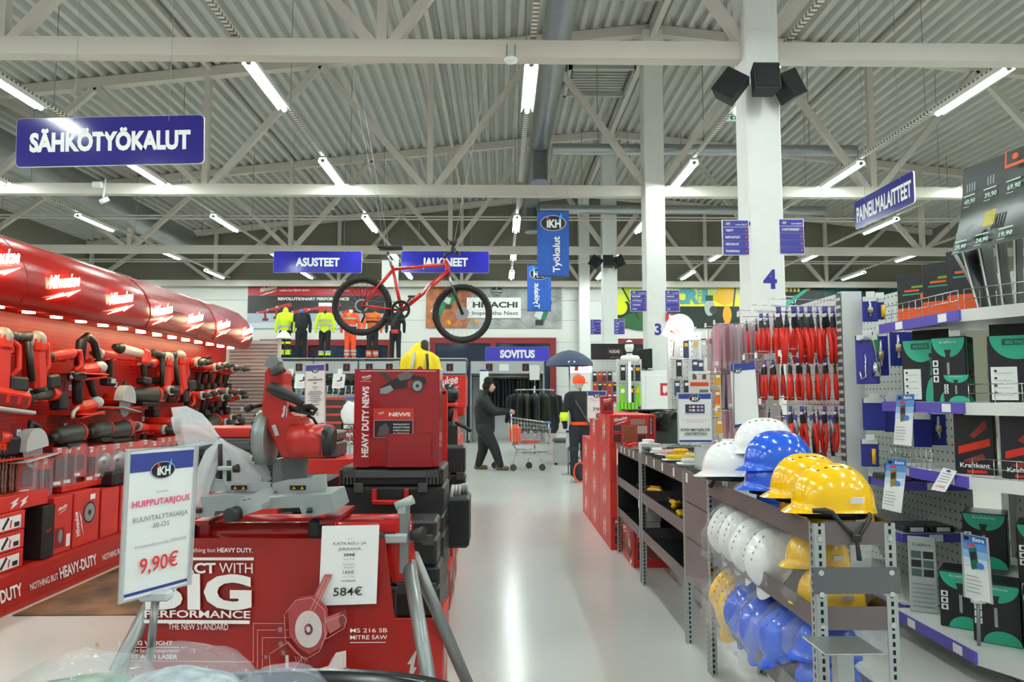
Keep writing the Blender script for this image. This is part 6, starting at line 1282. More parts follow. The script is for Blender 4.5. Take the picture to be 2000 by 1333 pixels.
a.rect(w * .3, h * .22, w * .7, h * .68, M('E8E8E6', .4)).text('HITACHI', w * .51, h * .46, h * .12, M('2A2A2C', .5), .04, w=w * .33).text('Inspire the Next', w * .51, h * .29, h * .09, M('3A3A3C', .5), .01, w=w * .34)
a.oval(w * .52, h * .84, h * .14, h * .15, M('2E3A3E', .5)).oval(w * .52, h * .84, h * .125, h * .135, M('C9CDCC', .5)).oval(w * .52, h * .84, h * .115, h * .125, M('2E3A3E', .5)).text('3', w * .52, h * .87, h * .07, WHITE, .03).text('VUODEN', w * .52, h * .81, h * .035, WHITE, .02).text('TAKUU', w * .52, h * .75, h * .03, WHITE, .02); a.put('print', e)
e, a, w, h = poster('yellow green and black poster with the letters PRO on the back wall', 4.29, 3.95, 9.1, 5.7, M('D9E03A', .5))
a.rect(0, h * .75, w, h * 1.0, M('BFD08A', .5)).rect(w * .4, h * .48, w, h * .6, M('EFE628', .5)).rect(0, 0, w, h * .48, M('12221E', .5)).poly([(0, h * .48), (w * .22, h * .7), (w * .4, h * .48)], M('173A28', .5)).oval(w * .22, h * .15, w * .16, h * .2, M('1F5A2A', .5))
a.poly([(w * .06, h * .9), (w * .12, h * .98), (w * .2, h * .9), (w * .28, h * .6), (w * .2, h * .45), (w * .12, h * .55)], M('B4CC1E', .4)).oval(w * .05, h * .45, w * .06, h * .16, M('D9E01A', .4)); a.line((w * .06, h * .95), (w * .2, h * .2), .05, BLACK)
a.text('O', w * .55, h * .55, h * .3, M('4F9AA8', .5), .06).text('R', w * .63, h * .55, h * .3, M('4F9AA8', .5), .06).rect(w * .67, h * .54, w * .72, h * .86, M('4F9AA8', .5)).text('PRO', w * .705, h * .7, h * .08, M('E8E23A', .5), .03, rot=90, w=h * .28).rect(w * .72, h * .54, w * .75, h * .86, M('4F9AA8', .5))
a.poly([(w * .8, h * .6), (w * .83, h * .88), (w * .92, h * .98), (w * .98, h * .85), (w * .95, h * .58), (w * .88, h * .5)], M('E8B41C', .4)).oval(w * .9, h * .3, w * .035, h * .2, M('E8A01C', .4)).line((w * .97, h * .9), (w * .95, h * .45), .06, DGREY); a.oval(w * .76, h * .45, w * .04, h * .18, M('A9B4B2', .4)).rect(w * .73, h * .6, w * .79, h * .72, M('2E4A3E', .5)).oval(w * .79, h * .4, w * .03, h * .09, DGREY); a.put('print', e)
e, a, w, h = poster('dark teal poster of tools on the back wall behind the pliers', 10.4, 3.95, 15.3, 5.75, M('0E4A46', .5))
a.rect(0, 0, w * .4, h, M('0A1E1E', .5)); [a.rect(w * (.04 + .03 * k), h * .78, w * (.06 + .03 * k), h * .96, M('C9B84A', .4)) for k in range(6)]; a.text('Maximum life', w * .13, h * .66, h * .05, PAPER, .02).text('IMPACT', w * .12, h * .54, h * .07, PAPER, .03).text('XTREME', w * .12, h * .43, h * .07, PAPER, .03); a.line((w * .1, h * .5), (w * .3, h * .9), .12, TEAL).line((w * .27, h * .82), (w * .32, h * .98), .12, M('C98A2C', .4)); a.rect(w * .42, h * .64, w * .9, h * .67, M('9FC9C4', .5)).oval(w * .75, h * .85, w * .08, h * .08, BLACK).text('BLACK', w * .55, h * .86, h * .06, PAPER, .02); a.put('print', e)
# ================================================================ clothing department and middle distance
def soft(o, vox, it=6):
    m = o.modifiers.new('merge', 'REMESH'); m.mode = 'VOXEL'; m.voxel_size = vox; m.use_smooth_shade = True
    s = o.modifiers.new('smooth', 'SMOOTH'); s.iterations = it; s.factor = .5; return o
SKIN = M('C99A82', .55); HIVIS = M('D6F01E', .5); HIOR = M('F5501A', .5); CLOTH = M('191B1F', .8, bump=.3, bscale=20); REFL = M('B9BCBA', .35, .3); NVY = M('20242E', .8)
def mannequin(label, x, Y, z, jm, tm, bands=(), rz=0, head=None, hood=False, vest=None, pouch=None, h=1.55, group='dressed mannequins on the clothing shelf', tb=()):
    e = E('mannequin', label, 'mannequin', (x, Y, z), rz, group); k = h / 1.55
    P = lambda a, b, c: V((a * k, b * k, c * k))
    t = MB().caps(P(0, 0, .84), P(0, 0, 1.2), .15 * k, .17 * k).caps(P(-.15, 0, 1.34), P(.15, 0, 1.34), .085 * k, .085 * k)
    for s in (-1, 1): t.caps(P(s * .2, 0, 1.33), P(s * .27, -.02, 1.05), .07 * k, .06 * k).caps(P(s * .27, -.02, 1.05), P(s * .27, -.06, .82), .06 * k, .05 * k)
    if hood: t.caps(P(0, .02, 1.4), P(0, .01, 1.5), .1 * k, .085 * k)
    for v in t.v: v.y *= .68
    soft(O('jacket', t, jm, e), .022)
    t = MB().caps(P(-.07, 0, .8), P(.07, 0, .8), .12 * k, .12 * k)
    for s in (-1, 1): t.caps(P(s * .09, 0, .78), P(s * .1, -.01, .42), .098 * k, .078 * k).caps(P(s * .1, -.01, .42), P(s * .105, 0, .06), .078 * k, .07 * k)
    for v in t.v: v.y *= .8
    soft(O('trousers', t, tm, e), .02)
    for zz, r, mt in bands: O('band', MB().lathe([(r * k, zz * k), (r * k * 1.02, (zz + .055) * k)], 20, sy=.7), mt, e)
    for s in (-1, 1):
        for zz, mt in tb: O('leg_band', MB().lathe([(.087 * k, zz * k), (.089 * k, (zz + .07) * k)], 14, sy=.9, c=P(s * .102, 0, 0)), mt, e)
    if head: O('head_stub', MB().cyl(P(0, 0, 1.38), P(0, 0, 1.5), .05 * k, .055 * k, 12), head, e)
    if vest: O('vest', MB().lathe([(.19 * k, .95 * k), (.2 * k, 1.25 * k), (.15 * k, 1.37 * k)], 20, sy=.72), vest, e)
    if pouch: O('belt_pouch', MB().box(P(0, -.13, .82), (.22 * k, .06, .12 * k), 0, .02), pouch, e)
    return e
Ym, zm = 22.0, W(600, 701, Y=22.0).z; mx = lambda px: W(px, 680, Y=Ym).x
mannequin('mannequin in yellow hooded jacket and black yellow trousers, leftmost of the shelf row', mx(556), Ym, zm, HIVIS, CLOTH, [(.95, .185, REFL)], hood=True, tb=[(.45, HIVIS), (.12, HIVIS), (.2, HIVIS)])
mannequin('mannequin in black work clothes with a blue stripe, second of the shelf row', mx(588), Ym, zm, CLOTH, CLOTH, [], head=M('2A6FB8', .6), vest=M('1C1F24', .8))
mannequin('mannequin in yellow vest with grey bands and dark trousers', mx(634), Ym, zm, HIVIS, CLOTH, [(1.0, .19, REFL), (1.15, .195, REFL)], head=BLK, tb=[(.1, HIVIS), (.17, REFL)])
mannequin('mannequin in orange jacket and orange trousers behind the bicycle rear wheel', mx(684), Ym, zm, HIOR, HIOR, [(.92, .185, CLOTH), (.98, .19, REFL), (1.2, .2, REFL)], head=WHITE, tb=[(.2, REFL), (.1, REFL)])
mannequin('mannequin in orange top and dark trousers with orange cuffs', mx(727), Ym, zm, M('E8611A', .5), CLOTH, [(1.1, .19, CLOTH)], tb=[(.06, HIOR), (.13, REFL), (.18, HIOR)])
mannequin('mannequin in all black with a red belt pouch, rightmost of the shelf row', mx(772), Ym, zm, CLOTH, CLOTH, [], pouch=M('C01C20', .5))
mannequin('mannequin with yellow shoulders seen over the red canopy', mx(402), Ym, zm, HIVIS, CLOTH, [], head=BLK); mannequin('mannequin with orange shoulders seen over the red canopy', mx(446), Ym, zm - .1, HIOR, CLOTH, [], head=BLK)
# grey headed clothing shelves
CG = 'grey headed clothing shelves'
SHG = M('B4B7B8', .5)
units = [(380, 500), (505, 612), (612, 700), (700, 782), (782, 912), (918, 1064)]
for k, (a, b) in enumerate(units):
    Yu = 22.0; p0, p1 = W(a, 706, Y=Yu - .6), W(b, 730, Y=Yu - .6); w = p1.x - p0.x - .06; zt, zb = p0.z, p1.z
    e = E('clothes_shelf', 'grey headed clothing shelf, %s from the left at the back' % ORD[k], 'shelving', ((p0.x + p1.x) / 2, Yu, 0), 0, CG)
    O('header', MB().box((0, -.6, (zt + zb) / 2), (w, .03, zt - zb)), SHG, e); O('top', MB().box((0, 0, zm - .02 if k < 5 else zt - .02), (w, 1.2, .03)), SHG, e); O('back_sheet', MB().box((0, .58, zt / 2), (w, .03, zt)), M('C4C6C6', .5), e)
    for s in (-1, 1): O('post', MB().box((s * w / 2, 0, zt / 2), (.05, 1.1, zt)), GREY, e)
    O('rail', MB().cyl((-w / 2, -.3, zb - .08), (w / 2, -.3, zb - .08), .015, n=8), CHROME, e)
    n = max(2, round(w / .9))
    for q in range(n):
        xx = -w / 2 + w * (q + .5) / n; O('mark_square', MB().box((xx, -.62, (zt + zb) / 2), (.2, .01, .22)), M('2A1214', .5), e); O('flame', MB(FR((xx, -.626, (zt + zb) / 2 - .05))).prism([(-.012, 0), (.012, 0), (.016, .06), (0, .12), (-.016, .06)], 0, .002), M('B2302A', .5), e)
    if k == 5:
        O('price_card', MB().box((-w * .32, -.63, zb - .18), (.26, .01, .6)), PAPER, e); O('price_card_head', MB().box((-w * .32, -.637, zb + .09), (.26, .004, .05)), NAVYP, e)
        O('name_card', MB().box((-.1, -.62, (zt + zb) / 2), (.28, .005, .2)), PAPER, e)
    elif k in (1, 2, 4): O('small_card', MB().box((w * .1, -.62, zb + .04), (.14, .008, .2)), PAPER, e)
def garment(name, label, loc, rz, col, kind, group, ln=.85):
    e = E(name, label, 'clothing', loc, rz, group)
    if kind == 'jacket':
        m = MB().caps((0, 0, -.14), (0, 0, -ln), .13, .15).caps((-.14, 0, -.12), (.14, 0, -.12), .06, .06)
        for s in (-1, 1): m.caps((s * .19, 0, -.14), (s * .24, -.02, -.72), .06, .05)
    else:
        m = MB().caps((-.08, 0, -.06), (.08, 0, -.06), .06, .06)
        for s in (-1, 1): m.caps((s * .08, 0, -.1), (s * .075, 0, -ln), .085, .07)
    for v in m.v: v.y *= .5
    soft(O('cloth', m, col, e), .028, 4); O('hanger', MB().tube([(-.17, 0, -.1), (0, 0, -.03), (.17, 0, -.1)], .008, 6).tube([(0, 0, -.03), (0, 0, .03), (.02, 0, .05), (.03, 0, .02)], .004, 6), CHROME, e); return e
cols = [CLOTH, NVY, M('26282B', .8), M('2B3226', .8), M('30343C', .8)]
gp = {}
def gdup(kind, label, loc, rz, col, group, ln=.85):
    if kind not in gp: gp[kind] = garment('jacket' if kind == 'jacket' else 'trousers', label, loc, rz, col, kind, group, ln); return gp[kind]
    return dup(gp[kind], loc, (0, 0, rz), label, group=group, recolor={'cloth': [col]})
for k, (a, b) in enumerate(units[1:5]):
    n = (7, 6, 5, 8)[k]
    for q in range(n):
        p = W(a + (b - a) * (q + .5) / n, 735, Y=21.7); gdup('jacket', 'dark jacket, %s on the rail of the %s grey clothing shelf' % (ORD[q], ORD[k]), (p.x, 21.7, p.z - .1), 55 + random.uniform(-20, 20), random.choice(cols), 'jackets under the grey headers')
for q in range(14):
    p = W(955 + 7.2 * q, 736, Y=22.3); gdup('trousers', 'dark work trousers, %s from the left behind the shopper' % ORD[q], (p.x, 22.3, p.z - .05), 70 + random.uniform(-15, 15), random.choice(cols), 'trousers hung at the back', 1.0)
# round rack
c = W(1044, 762, Y=17.5); e = E('round_rack', 'round chrome clothing rack behind the shopping trolley', 'clothes rack', (c.x, 17.5, 0)); rr = .46
O('ring', MB().tube([(rr * math.cos(2 * PI * k / 32), rr * math.sin(2 * PI * k / 32), c.z) for k in range(32)], .015, 8, closed=True), CHROME, e); O('pole', MB().cyl((0, 0, 0), (0, 0, c.z + .1), .02, n=10), CHROME, e); O('cross_bar', MB().cyl((-rr, 0, c.z), (rr, 0, c.z), .01, n=8).cyl((0, -rr, c.z), (0, rr, c.z), .01, n=8), CHROME, e); O('foot', MB().cyl((0, 0, 0), (0, 0, .03), .3, n=20), CHROME, e)
O('sign', MB().box((0, -.05, c.z + .42), (.24, .01, .36)), PAPER, e); O('sign_rod', MB().cyl((0, -.04, c.z), (0, -.04, c.z + .25), .006, n=6), CHROME, e)
for k in range(16):
    a = 2 * PI * k / 16 - PI / 2; gdup('jacket', 'dark jacket, %s on the round rack, counted from the front' % ORD[k], (c.x + rr * math.cos(a), 17.5 + rr * math.sin(a), c.z - .05), math.degrees(a) + 20, random.choice(cols), 'jackets on the round rack')
# shopper and trolley
YP = 13.6; J = lambda x, y, dy=0: W(x, y, Y=YP) + V((0, dy, 0)); o0 = J(955, 915)
e = E('person', 'person in dark clothes and cap walking right behind a shopping trolley', 'person', (o0.x, YP, 0)); L = lambda p: V(p) - V((o0.x, YP, 0))
m = MB()
m.caps(L(J(948, 838)), L(J(946, 800)), .185, .2).caps(L(J(946, 800)), L(J(944, 785)), .2, .15).caps(L(J(941, 783, -.14)), L(J(941, 783, .14)), .08, .08).caps(L(J(944, 778)), L(J(949, 765)), .06, .055)
for s, el, ha in ((-1, (966, 806), (994, 806)), (1, (968, 803), (996, 803))): m.caps(L(J(941, 784, s * .19)), L(J(*el, s * .24)), .085, .066).caps(L(J(*el, s * .24)), L(J(*ha, s * .18)), .066, .04)
for s, kn, an in ((-1, (966, 876), (977, 908)), (1, (943, 880), (934, 909))): m.caps(L(J(946, 838, s * .09)), L(J(*kn, s * .1)), .135, .1).caps(L(J(*kn, s * .1)), L(J(*an, s * .1)), .1, .07)
m.ball(L(J(955, 752)), (.078, .075, .105), 16)
soft(O('body', m, CLOTH, e), .018, 5)
m = MB().ball(L(J(959.5, 757)), (.064, .066, .098), 16).ball(L(J(966.8, 757)), (.016, .013, .016), 8); soft(O('face', m, SKIN, e), .008, 2)
for s in (-1, 1): O('eye', MB().ball(L(J(965.2, 753.5, s * .028)), .009, 8), DARK, e)
O('cap', MB().lathe([(.088, 0), (.09, .05), (.07, .09), (.03, .112), (0, .115)], 20, c=L(J(954, 748))), M('121316', .8), e); O('cap_peak', MB().box(L(J(966, 747)), (.09, .12, .012), 0, .005), M('121316', .8), e)
O('hair', MB().ball(L(J(949, 755)), (.07, .072, .085), 14), M('241C18', .8), e)
for s, h_ in ((-1, (994, 806)), (1, (996, 803))):
    p = L(J(*h_, s * .18)); m = MB().caps(p, p + V((.05, 0, -.005)), .032, .03)
    for q in range(4): m.tube([p + V((.05, -.03 + .02 * q, .0)), p + V((.085 - .004 * abs(q - 1), -.03 + .02 * q, .0)), p + V((.095, -.03 + .02 * q, -.025)), p + V((.08, -.03 + .02 * q, -.04))], [.01, .009, .008, .007], 7)
    m.tube([p + V((.02, s * -.03, .0)), p + V((.05, s * -.05, -.01)), p + V((.07, s * -.04, -.025))], [.011, .01, .008], 7); O('hand', m, SKIN, e)
for s, f in ((-1, (980, 911)), (1, (938, 912))): p = L(J(*f, s * .1)); p.z = .045; soft(O('shoe', MB().caps(p + V((-.08, 0, 0)), p + V((.1, 0, -.008)), .045, .042).caps(p + V((-.06, 0, .03)), p + V((-.04, 0, .06)), .045, .045), M('5C5238', .7), e), .012, 3)
t = E('shopping_trolley', 'wire shopping trolley with blue handle and orange bag, pushed by the person', 'trolley', (W(1030, 900, Y=YP).x, YP, 0)); K = lambda p: V(p) - t.location
bx = lambda u, v, w: K(V((W(1000 + 72 * u, 800, Y=YP).x, YP - .28 + .56 * v + (.5 - v) * .16 * u, W(1000, (868 if u < .5 else 866) - (52 - 12 * u) * w, Y=YP).z)))
m = MB()
for u in [k / 12 for k in range(13)]: m.cyl(bx(u, 0, 0), bx(u, 0, 1), .003, n=5).cyl(bx(u, 1, 0), bx(u, 1, 1), .003, n=5).cyl(bx(u, 0, 0), bx(u, 1, 0), .003, n=5)
for w_ in [k / 6 for k in range(7)]:
    r = .007 if w_ in (0, 1) else .003; m.cyl(bx(0, 0, w_), bx(1, 0, w_), r, n=5).cyl(bx(0, 1, w_), bx(1, 1, w_), r, n=5).cyl(bx(1, 0, w_), bx(1, 1, w_), r, n=5).cyl(bx(0, 0, w_), bx(0, 1, w_), r, n=5)
for v in [k / 6 for k in range(7)]: m.cyl(bx(0, v, 0), bx(1, v, 0), .003, n=5).cyl(bx(1, v, 0), bx(1, v, 1), .003, n=5)
O('basket', m, CHROME, t)
hp_ = [K(J(998, 806, s)) for s in (-.28, .28)]; O('handle', MB().cyl(hp_[0], hp_[1], .016, n=10), M('2F6FD0', .4), t)
for s in (-.24, .24): O('side_frame', MB().tube([K(J(998, 806, s)), K(J(1000, 868, s)), K(J(1010, 880, s)), K(J(1003, 902, s))], .012, 8).tube([K(J(1010, 880, s)), K(J(1045, 880, s * .85)), K(J(1058, 898, s * .8))], .011, 8), CHROME, t)
for x, s, yv in ((1002, -.24, 909), (966, .24, 909), (1058, -.2, 906), (1034, .2, 905)):
    p = K(J(x, yv, s)); p.z = .062; O('wheel', MB().cyl(p - V((0, .014, 0)), p + V((0, .014, 0)), .062, n=18), DGREY, t); O('wheel_fork', MB().cyl(p + V((0, .025, 0)), p + V((0, .025, .13)), .012, n=8), CHROME, t)
O('corner_cap', MB().ball(bx(1, 0, 1), .025, 10), M('2F6FD0', .4), t); O('corner_cap', MB().ball(bx(1, 1, 1), .025, 10), M('2F6FD0', .4), t); O('advert_plate', MB().box(bx(1.03, .5, .5), (.006, .3, .2)), SILV, t)
simple('shopping_bag', 'orange bag with blue patch in the shopping trolley', 'bag', MB().box((0, 0, .17), (.2, .3, .34), 0, .05), HIOR, (W(1004, 850, Y=YP).x + .02, YP, W(1004, 866, Y=YP).z))
simple('red_crate', 'flat red goods lying in the bottom of the shopping trolley', 'box', MB().box((0, 0, .03), (.34, .3, .05), 0, .01), M('C9362C', .5), (W(1035, 850, Y=YP).x, YP, W(1004, 865, Y=YP).z))
# display dummy with orange cap, backpack, stand sign
d = mannequin('dark dressed display dummy with bright orange cap and belt by the cartons', W(1132, 900, Y=12.5).x, 12.5, 0, CLOTH, NVY, [(.85, .165, HIOR)], rz=15, h=1.6, group=None, tb=[(.42, M('2E3238', .8))])
O('face', MB().ball((0, 0, 1.62), (.085, .095, .12), 16), M('D9CFC4', .5), d); O('cap', MB().lathe([(.108, 0), (.112, .07), (.09, .12), (.04, .145), (0, .15)], 22, c=(0, 0, 1.6)), M('FF4A1E', .55), d); O('cap_peak', MB().box((.02, -.13, 1.61), (.16, .12, .012), 0, .005), M('FF4A1E', .55), d); O('strap', MB().bar((-.12, -.13, 1.3), (.16, -.13, .85), .01, .03), M('4A4A48', .6), d); O('sleeve_cuff', MB().cyl((-.3, -.06, .95), (-.3, -.06, 1.1), .07, .07, 10), HIVIS, d)
e = E('backpack', 'black backpack with orange edging on the floor by the cartons', 'bag', (W(1132, 930, Y=11.6).x, 11.6, 0)); soft(O('bag', MB().caps((0, 0, .12), (0, 0, .24), .11, .09), BLK, e), .02, 3); O('edging', MB().tube([(.1 * math.cos(a), -.1, .17 + .15 * math.sin(a)) for a in [2 * PI * k / 20 for k in range(20)]], .01, 6, closed=True), HIOR, e)
e = E('floor_sign', 'narrow white sign on a thin floor stand beside the display dummy', 'sign', (W(1110, 920, Y=12.8).x, 12.8, 0)); O('rod', MB().cyl((0, 0, 0), (0, 0, .7), .01, n=6), GREY, e); O('card', MB().box((0, -.01, .62), (.08, .01, .3)), PAPER, e); O('card_head', MB().box((0, -.016, .75), (.08, .004, .04)), NAVYP, e); O('foot', MB().cyl((0, 0, 0), (0, 0, .01), .12, n=16), GREY, e)
e = E('seat_cube', 'grey cushioned bench at the end of the aisle', 'bench', (W(1098, 870, Y=14.7).x, 14.7, 0)); O('body', MB().box((0, 0, .24), (.36, .36, .4), 0, .01), M('A4A8A8', .5), e); O('cushion', MB().box((0, 0, .48), (.38, .38, .09), 0, .03), M('4A4E50', .6), e)
for s in (-1, 1): O('foot', MB().box((s * .14, -.14, .02), (.06, .06, .04)), DARK, e)
# parasol, light box, black board unit
e = E('parasol', 'grey blue parasol standing open beside the fitting room', 'parasol', (W(1112, 700, Y=16.0).x, 16.0, 0)); zt = W(1112, 684, Y=16.0).z
m = MB().lathe([(0, zt), (.16, zt - .03), (.32, zt - .1), (.46, zt - .2), (.52, zt - .27), (.53, zt - .36)], 8); O('canopy', m, M('4A5470', .7), e)
for k in range(8): a = PI / 4 * k; O('rib', MB().tube([(0, 0, zt - .02), (.32 * math.cos(a), .32 * math.sin(a), zt - .115), (.52 * math.cos(a), .52 * math.sin(a), zt - .285)], .006, 5), STEEL, e)
O('pole', MB().cyl((0, 0, 0), (0, 0, zt), .018, n=10), STEEL, e); O('base', MB().cyl((0, 0, 0), (0, 0, .06), .24, n=20), GREY, e); O('print', MB().box((0, -.5, zt - .29), (.16, .012, .04)), WHITE, e)
p0, p1 = W(1113, 708, Y=16.5), W(1155, 728, Y=16.5); e = E('light_box', 'lit white box sign with orange flame and letters Sie', 'lit sign', ((p0.x + p1.x) / 2, 16.5, (p0.z + p1.z) / 2)); w, h = p1.x - p0.x, p0.z - p1.z
O('box', MB().box((0, .05, 0), (w, .1, h)), M('FFFFFF', .5, emit=2.2, tag='lit'), e); Art(FR((0, -.002, 0))).poly([(-w * .3, -h * .35), (-w * .12, -h * .35), (-w * .1, 0), (-w * .16, h * .38), (-w * .26, h * .3)], ORANGE).text('Sie', w * .2, -h * .25, h * .3, INK, .02, w=w * .34).put('print', e); SEG(e, 'post', [(V((0, .1, -h / 2)), V((0, .1, -e.location.z)))], .03, GREY)
def ustand(label, x0, x1, y0, Y, depth, packs, header=None, col=SHW, cw=(.1, .16), zlist=(1.7, 1.45, 1.2, .95)):
    a, b = W(x0, y0, Y=Y), W(x1, y0, Y=Y); w = b.x - a.x; e = E('peg_unit', label, 'display unit', ((a.x + b.x) / 2, Y, 0)); O('pegboard', MB().box((0, 0, a.z / 2), (w, .03, a.z)), pegmat('C9CBC8', '55585A', .06, .12, 'XZ', .5) if col is SHW else col, e); O('base', MB().box((0, -.15, .08), (w, .36, .16)), SHW, e)
    for s in (-1, 1): O('post', MB().box((s * w / 2, 0, a.z / 2), (.04, .06, a.z)), SHW, e)
    if header: header(e, w, a.z)
    nm_ = label.split(',')[0].split(' ')
    n = max(1, int(w / cw[0]))
    for i, z in enumerate(zlist):
        O('hook_rail', MB().cyl((-w / 2, -.05, z + .02), (w / 2, -.05, z + .02), .006, n=6), CHROME, e)
        for k in range(n):
            c_ = random.choice(packs); x = -w / 2 + w * (k + .5) / n; hh = cw[1] * random.uniform(.85, 1.2)
            q = E('small_pack', 'small pack, %s from the left in the %s row of the %s' % (ORD[k], ORD[i], UN[label]), 'tool pack', (e.location.x + x, Y - .1 - depth * random.random(), z), 0, 'small packs on ' + UN[label])
            O('card', MB().box((0, 0, -hh / 2), (cw[0] * .85, .02, hh)), M(c_, .4), q); O('label', MB().box((0, -.012, -hh * .25), (cw[0] * .6, .003, hh * .2)), PAPER if random.random() < .6 else YEL, q)
    return e
UN = {}
def UU(label, short): UN[label] = short; return label
def hg(e, w, z):
    O('board', MB().box((w * .28, -.05, z + .2), (w * 1.6, .03, .38)), M('141416', .4), e); q = Art(FR((w * .28, -.0655, z + .2))); q.text('HOUSEGARD', 0, -.03, .07, PAPER, .01, w=w * .36).frame(-w * .24, -.06, w * .24, .07, .006, M('B2302A', .5)).text('SINCE 1979', 0, -.15, .03, GREYTX, .01); q.put('lettering', e)
ustand(UU('pegboard unit under the black HOUSEGARD board', 'black board unit'), 1155, 1212, 704, 17, .1, ['B23038', '1D1E20', 'C9CCCA', '8A2A30', 'D9DAD8'], hg, cw=(.11, .2), zlist=(1.95, 1.7, 1.45, 1.2))
ustand(UU('white hook unit left of the nearest column, behind the racks', 'white hook unit'), 1306, 1364, 650, 8.3, .25, ['C9CBC9', '2A2C2E', 'E3E4E2', '8C9096', '3A4A66', 'D9B84A'], cw=(.07, .17), zlist=(2.0, 1.78, 1.55, 1.32, 1.1))
ustand(UU('white unit of orange and blue packs left of the pink packs', 'orange pack unit'), 1366, 1402, 672, 8.9, .1, ['E8772A', '3A6FB0', 'E8B02A', 'F0F0EE', 'D9A020'], cw=(.08, .15), zlist=(1.85, 1.65, 1.45, 1.28, 1.1))
ustand(UU('white unit with black clothing accessories behind the trash bin', 'accessory unit'), 1206, 1250, 702, 12.2, .1, ['1A1B1D', '25282A', '1C2024', '7AC81E'], cw=(.1, .3), zlist=(1.9, 1.55, 1.2))
for k in range(6):
    q = E('green_pack', 'bright green pack, %s from the left low by the picture box' % ORD[k], 'tool pack', (W(1208 + 7 * k, 800, Y=11).x, 11, W(1200, 788, Y=11).z), 0, 'bright green packs'); O('card', MB().box((0, 0, -.07), (.045, .03, .16)), M('7AD01E', .4), q); O('edge', MB().box((.024, 0, -.07), (.006, .03, .16)), BLK, q); O('hook', MB().cyl((0, .0, 0), (0, 1.1, .0), .004, n=5), CHROME, q)
e = E('display_head', 'white faceless display bust with a black strap', 'mannequin', (W(1229, 680, Y=11.5).x, 11.5, 0)); zt = W(1229, 664, Y=11.5).z; soft(O('bust', MB().ball((0, 0, zt - .11), (.075, .085, .11), 16).caps((0, 0, zt - .25), (0, 0, zt - .18), .045, .045).caps((-.1, 0, zt - .3), (.12, 0, zt - .3), .05, .05), WHITE, e), .014, 4); O('band', MB().lathe([(.08, zt - .07), (.081, zt - .045)], 20, sy=1.1), BLK, e); O('neck_strap', MB().lathe([(.05, zt - .22), (.052, zt - .2)], 16), BLK, e); O('post', MB().cyl((0, 0, 0), (0, 0, zt - .3), .025, n=10), WHITE, e)
# fire hose cabinet and screen by column 3
p0 = W(1286, 724, Y=13.9); e = E('hose_cabinet', 'white fire hose cabinet with red symbol at the third column', 'cabinet', (p0.x, 14.05, 0)); O('body', MB().box((0, 0, p0.z / 2), (.72, .36, p0.z), 0, .01), WHITE, e); O('door', MB().box((.03, -.185, p0.z * .62), (.6, .02, p0.z * .66), 0, .005), WHITE, e)
q = Art(FR((.14, -.196, W(1294, 761, Y=13.85).z))); q.rect(-.12, -.12, .12, .12, M('C0202A', .4)).rect(-.07, -.06, .01, .07, WHITE).rect(-.05, -.09, -.03, -.05, WHITE).line((.0, 0), (.06, .02), .02, WHITE).oval(.07, .02, .02, .02, WHITE).rect(.05, -.1, .08, -.04, WHITE); q.put('symbol', e)
e = E('monitor', 'dark flat screen turned aside on top of the hose cabinet', 'monitor', (W(1261, 722, Y=13.9).x, 13.95, p0.z), -62); O('screen', MB().box((0, 0, .23), (.42, .03, .38), 0, .008), M('1A1C1F', .25), e); O('stand', MB().box((0, .02, .03), (.05, .04, .08)).box((0, .03, .008), (.2, .14, .016), 0, .004), BLK, e)
e = E('extinguisher_sign', 'small red extinguisher sign on the third column', 'sign', (W(1308, 620, Y=14.25).x, 14.25, W(1308, 620, Y=14.25).z)); O('plate', MB().box((0, 0, 0), (.16, .01, .16)), M('C0202A', .4), e); Art(FR((0, -.006, 0))).rect(-.02, -.05, .025, .03, WHITE).oval(0, .04, .02, .015, WHITE).put('symbol', e); O('arm', MB().box((-.06, .04, 0), (.03, .08, .03)), GREY, e)
# glowing round work light and its placard
p = W(1328, 641, Y=8.1); e = E('work_light', 'round white work light shining above the hook unit left of the thick column', 'lamp', p); O('disc', MB(FR((0, 0, 0))).lathe([(0, .02), (.15, .018), (.16, 0), (.15, -.02), (0, -.02)], 28), M('FFFFFF', .4, emit=4, tag='disc'), e); O('stand', MB().cyl((0, .03, -.1), (.02, .12, W(1328, 655, Y=8.2).z - p.z - .12), .012, n=8), GREY, e)
p = W(1318, 643, Y=7.95); e = E('placard', 'white lit placard with red letters tilted before the round work light', 'sign', p); O('panel', MB(FR((0, 0, 0), roll=-28)).box((0, 0, -.01), (.2, .24, .008)), M('FFF6EE', .4, emit=1.2, tag='plac'), e); Art(FR((0, -.004, 0), roll=-28), .012).text('ILMA', -.02, -.06, .03, M('D9502A', .4), .03).text('LED', .03, -.02, .03, M('D9502A', .4), .03).rect(-.08, -.09, .06, -.085, M('D9502A', .4)).put('print', e); O('rod', MB().cyl((0, .02, -.1), (0, .1, -.3), .005, n=6), GREY, e)
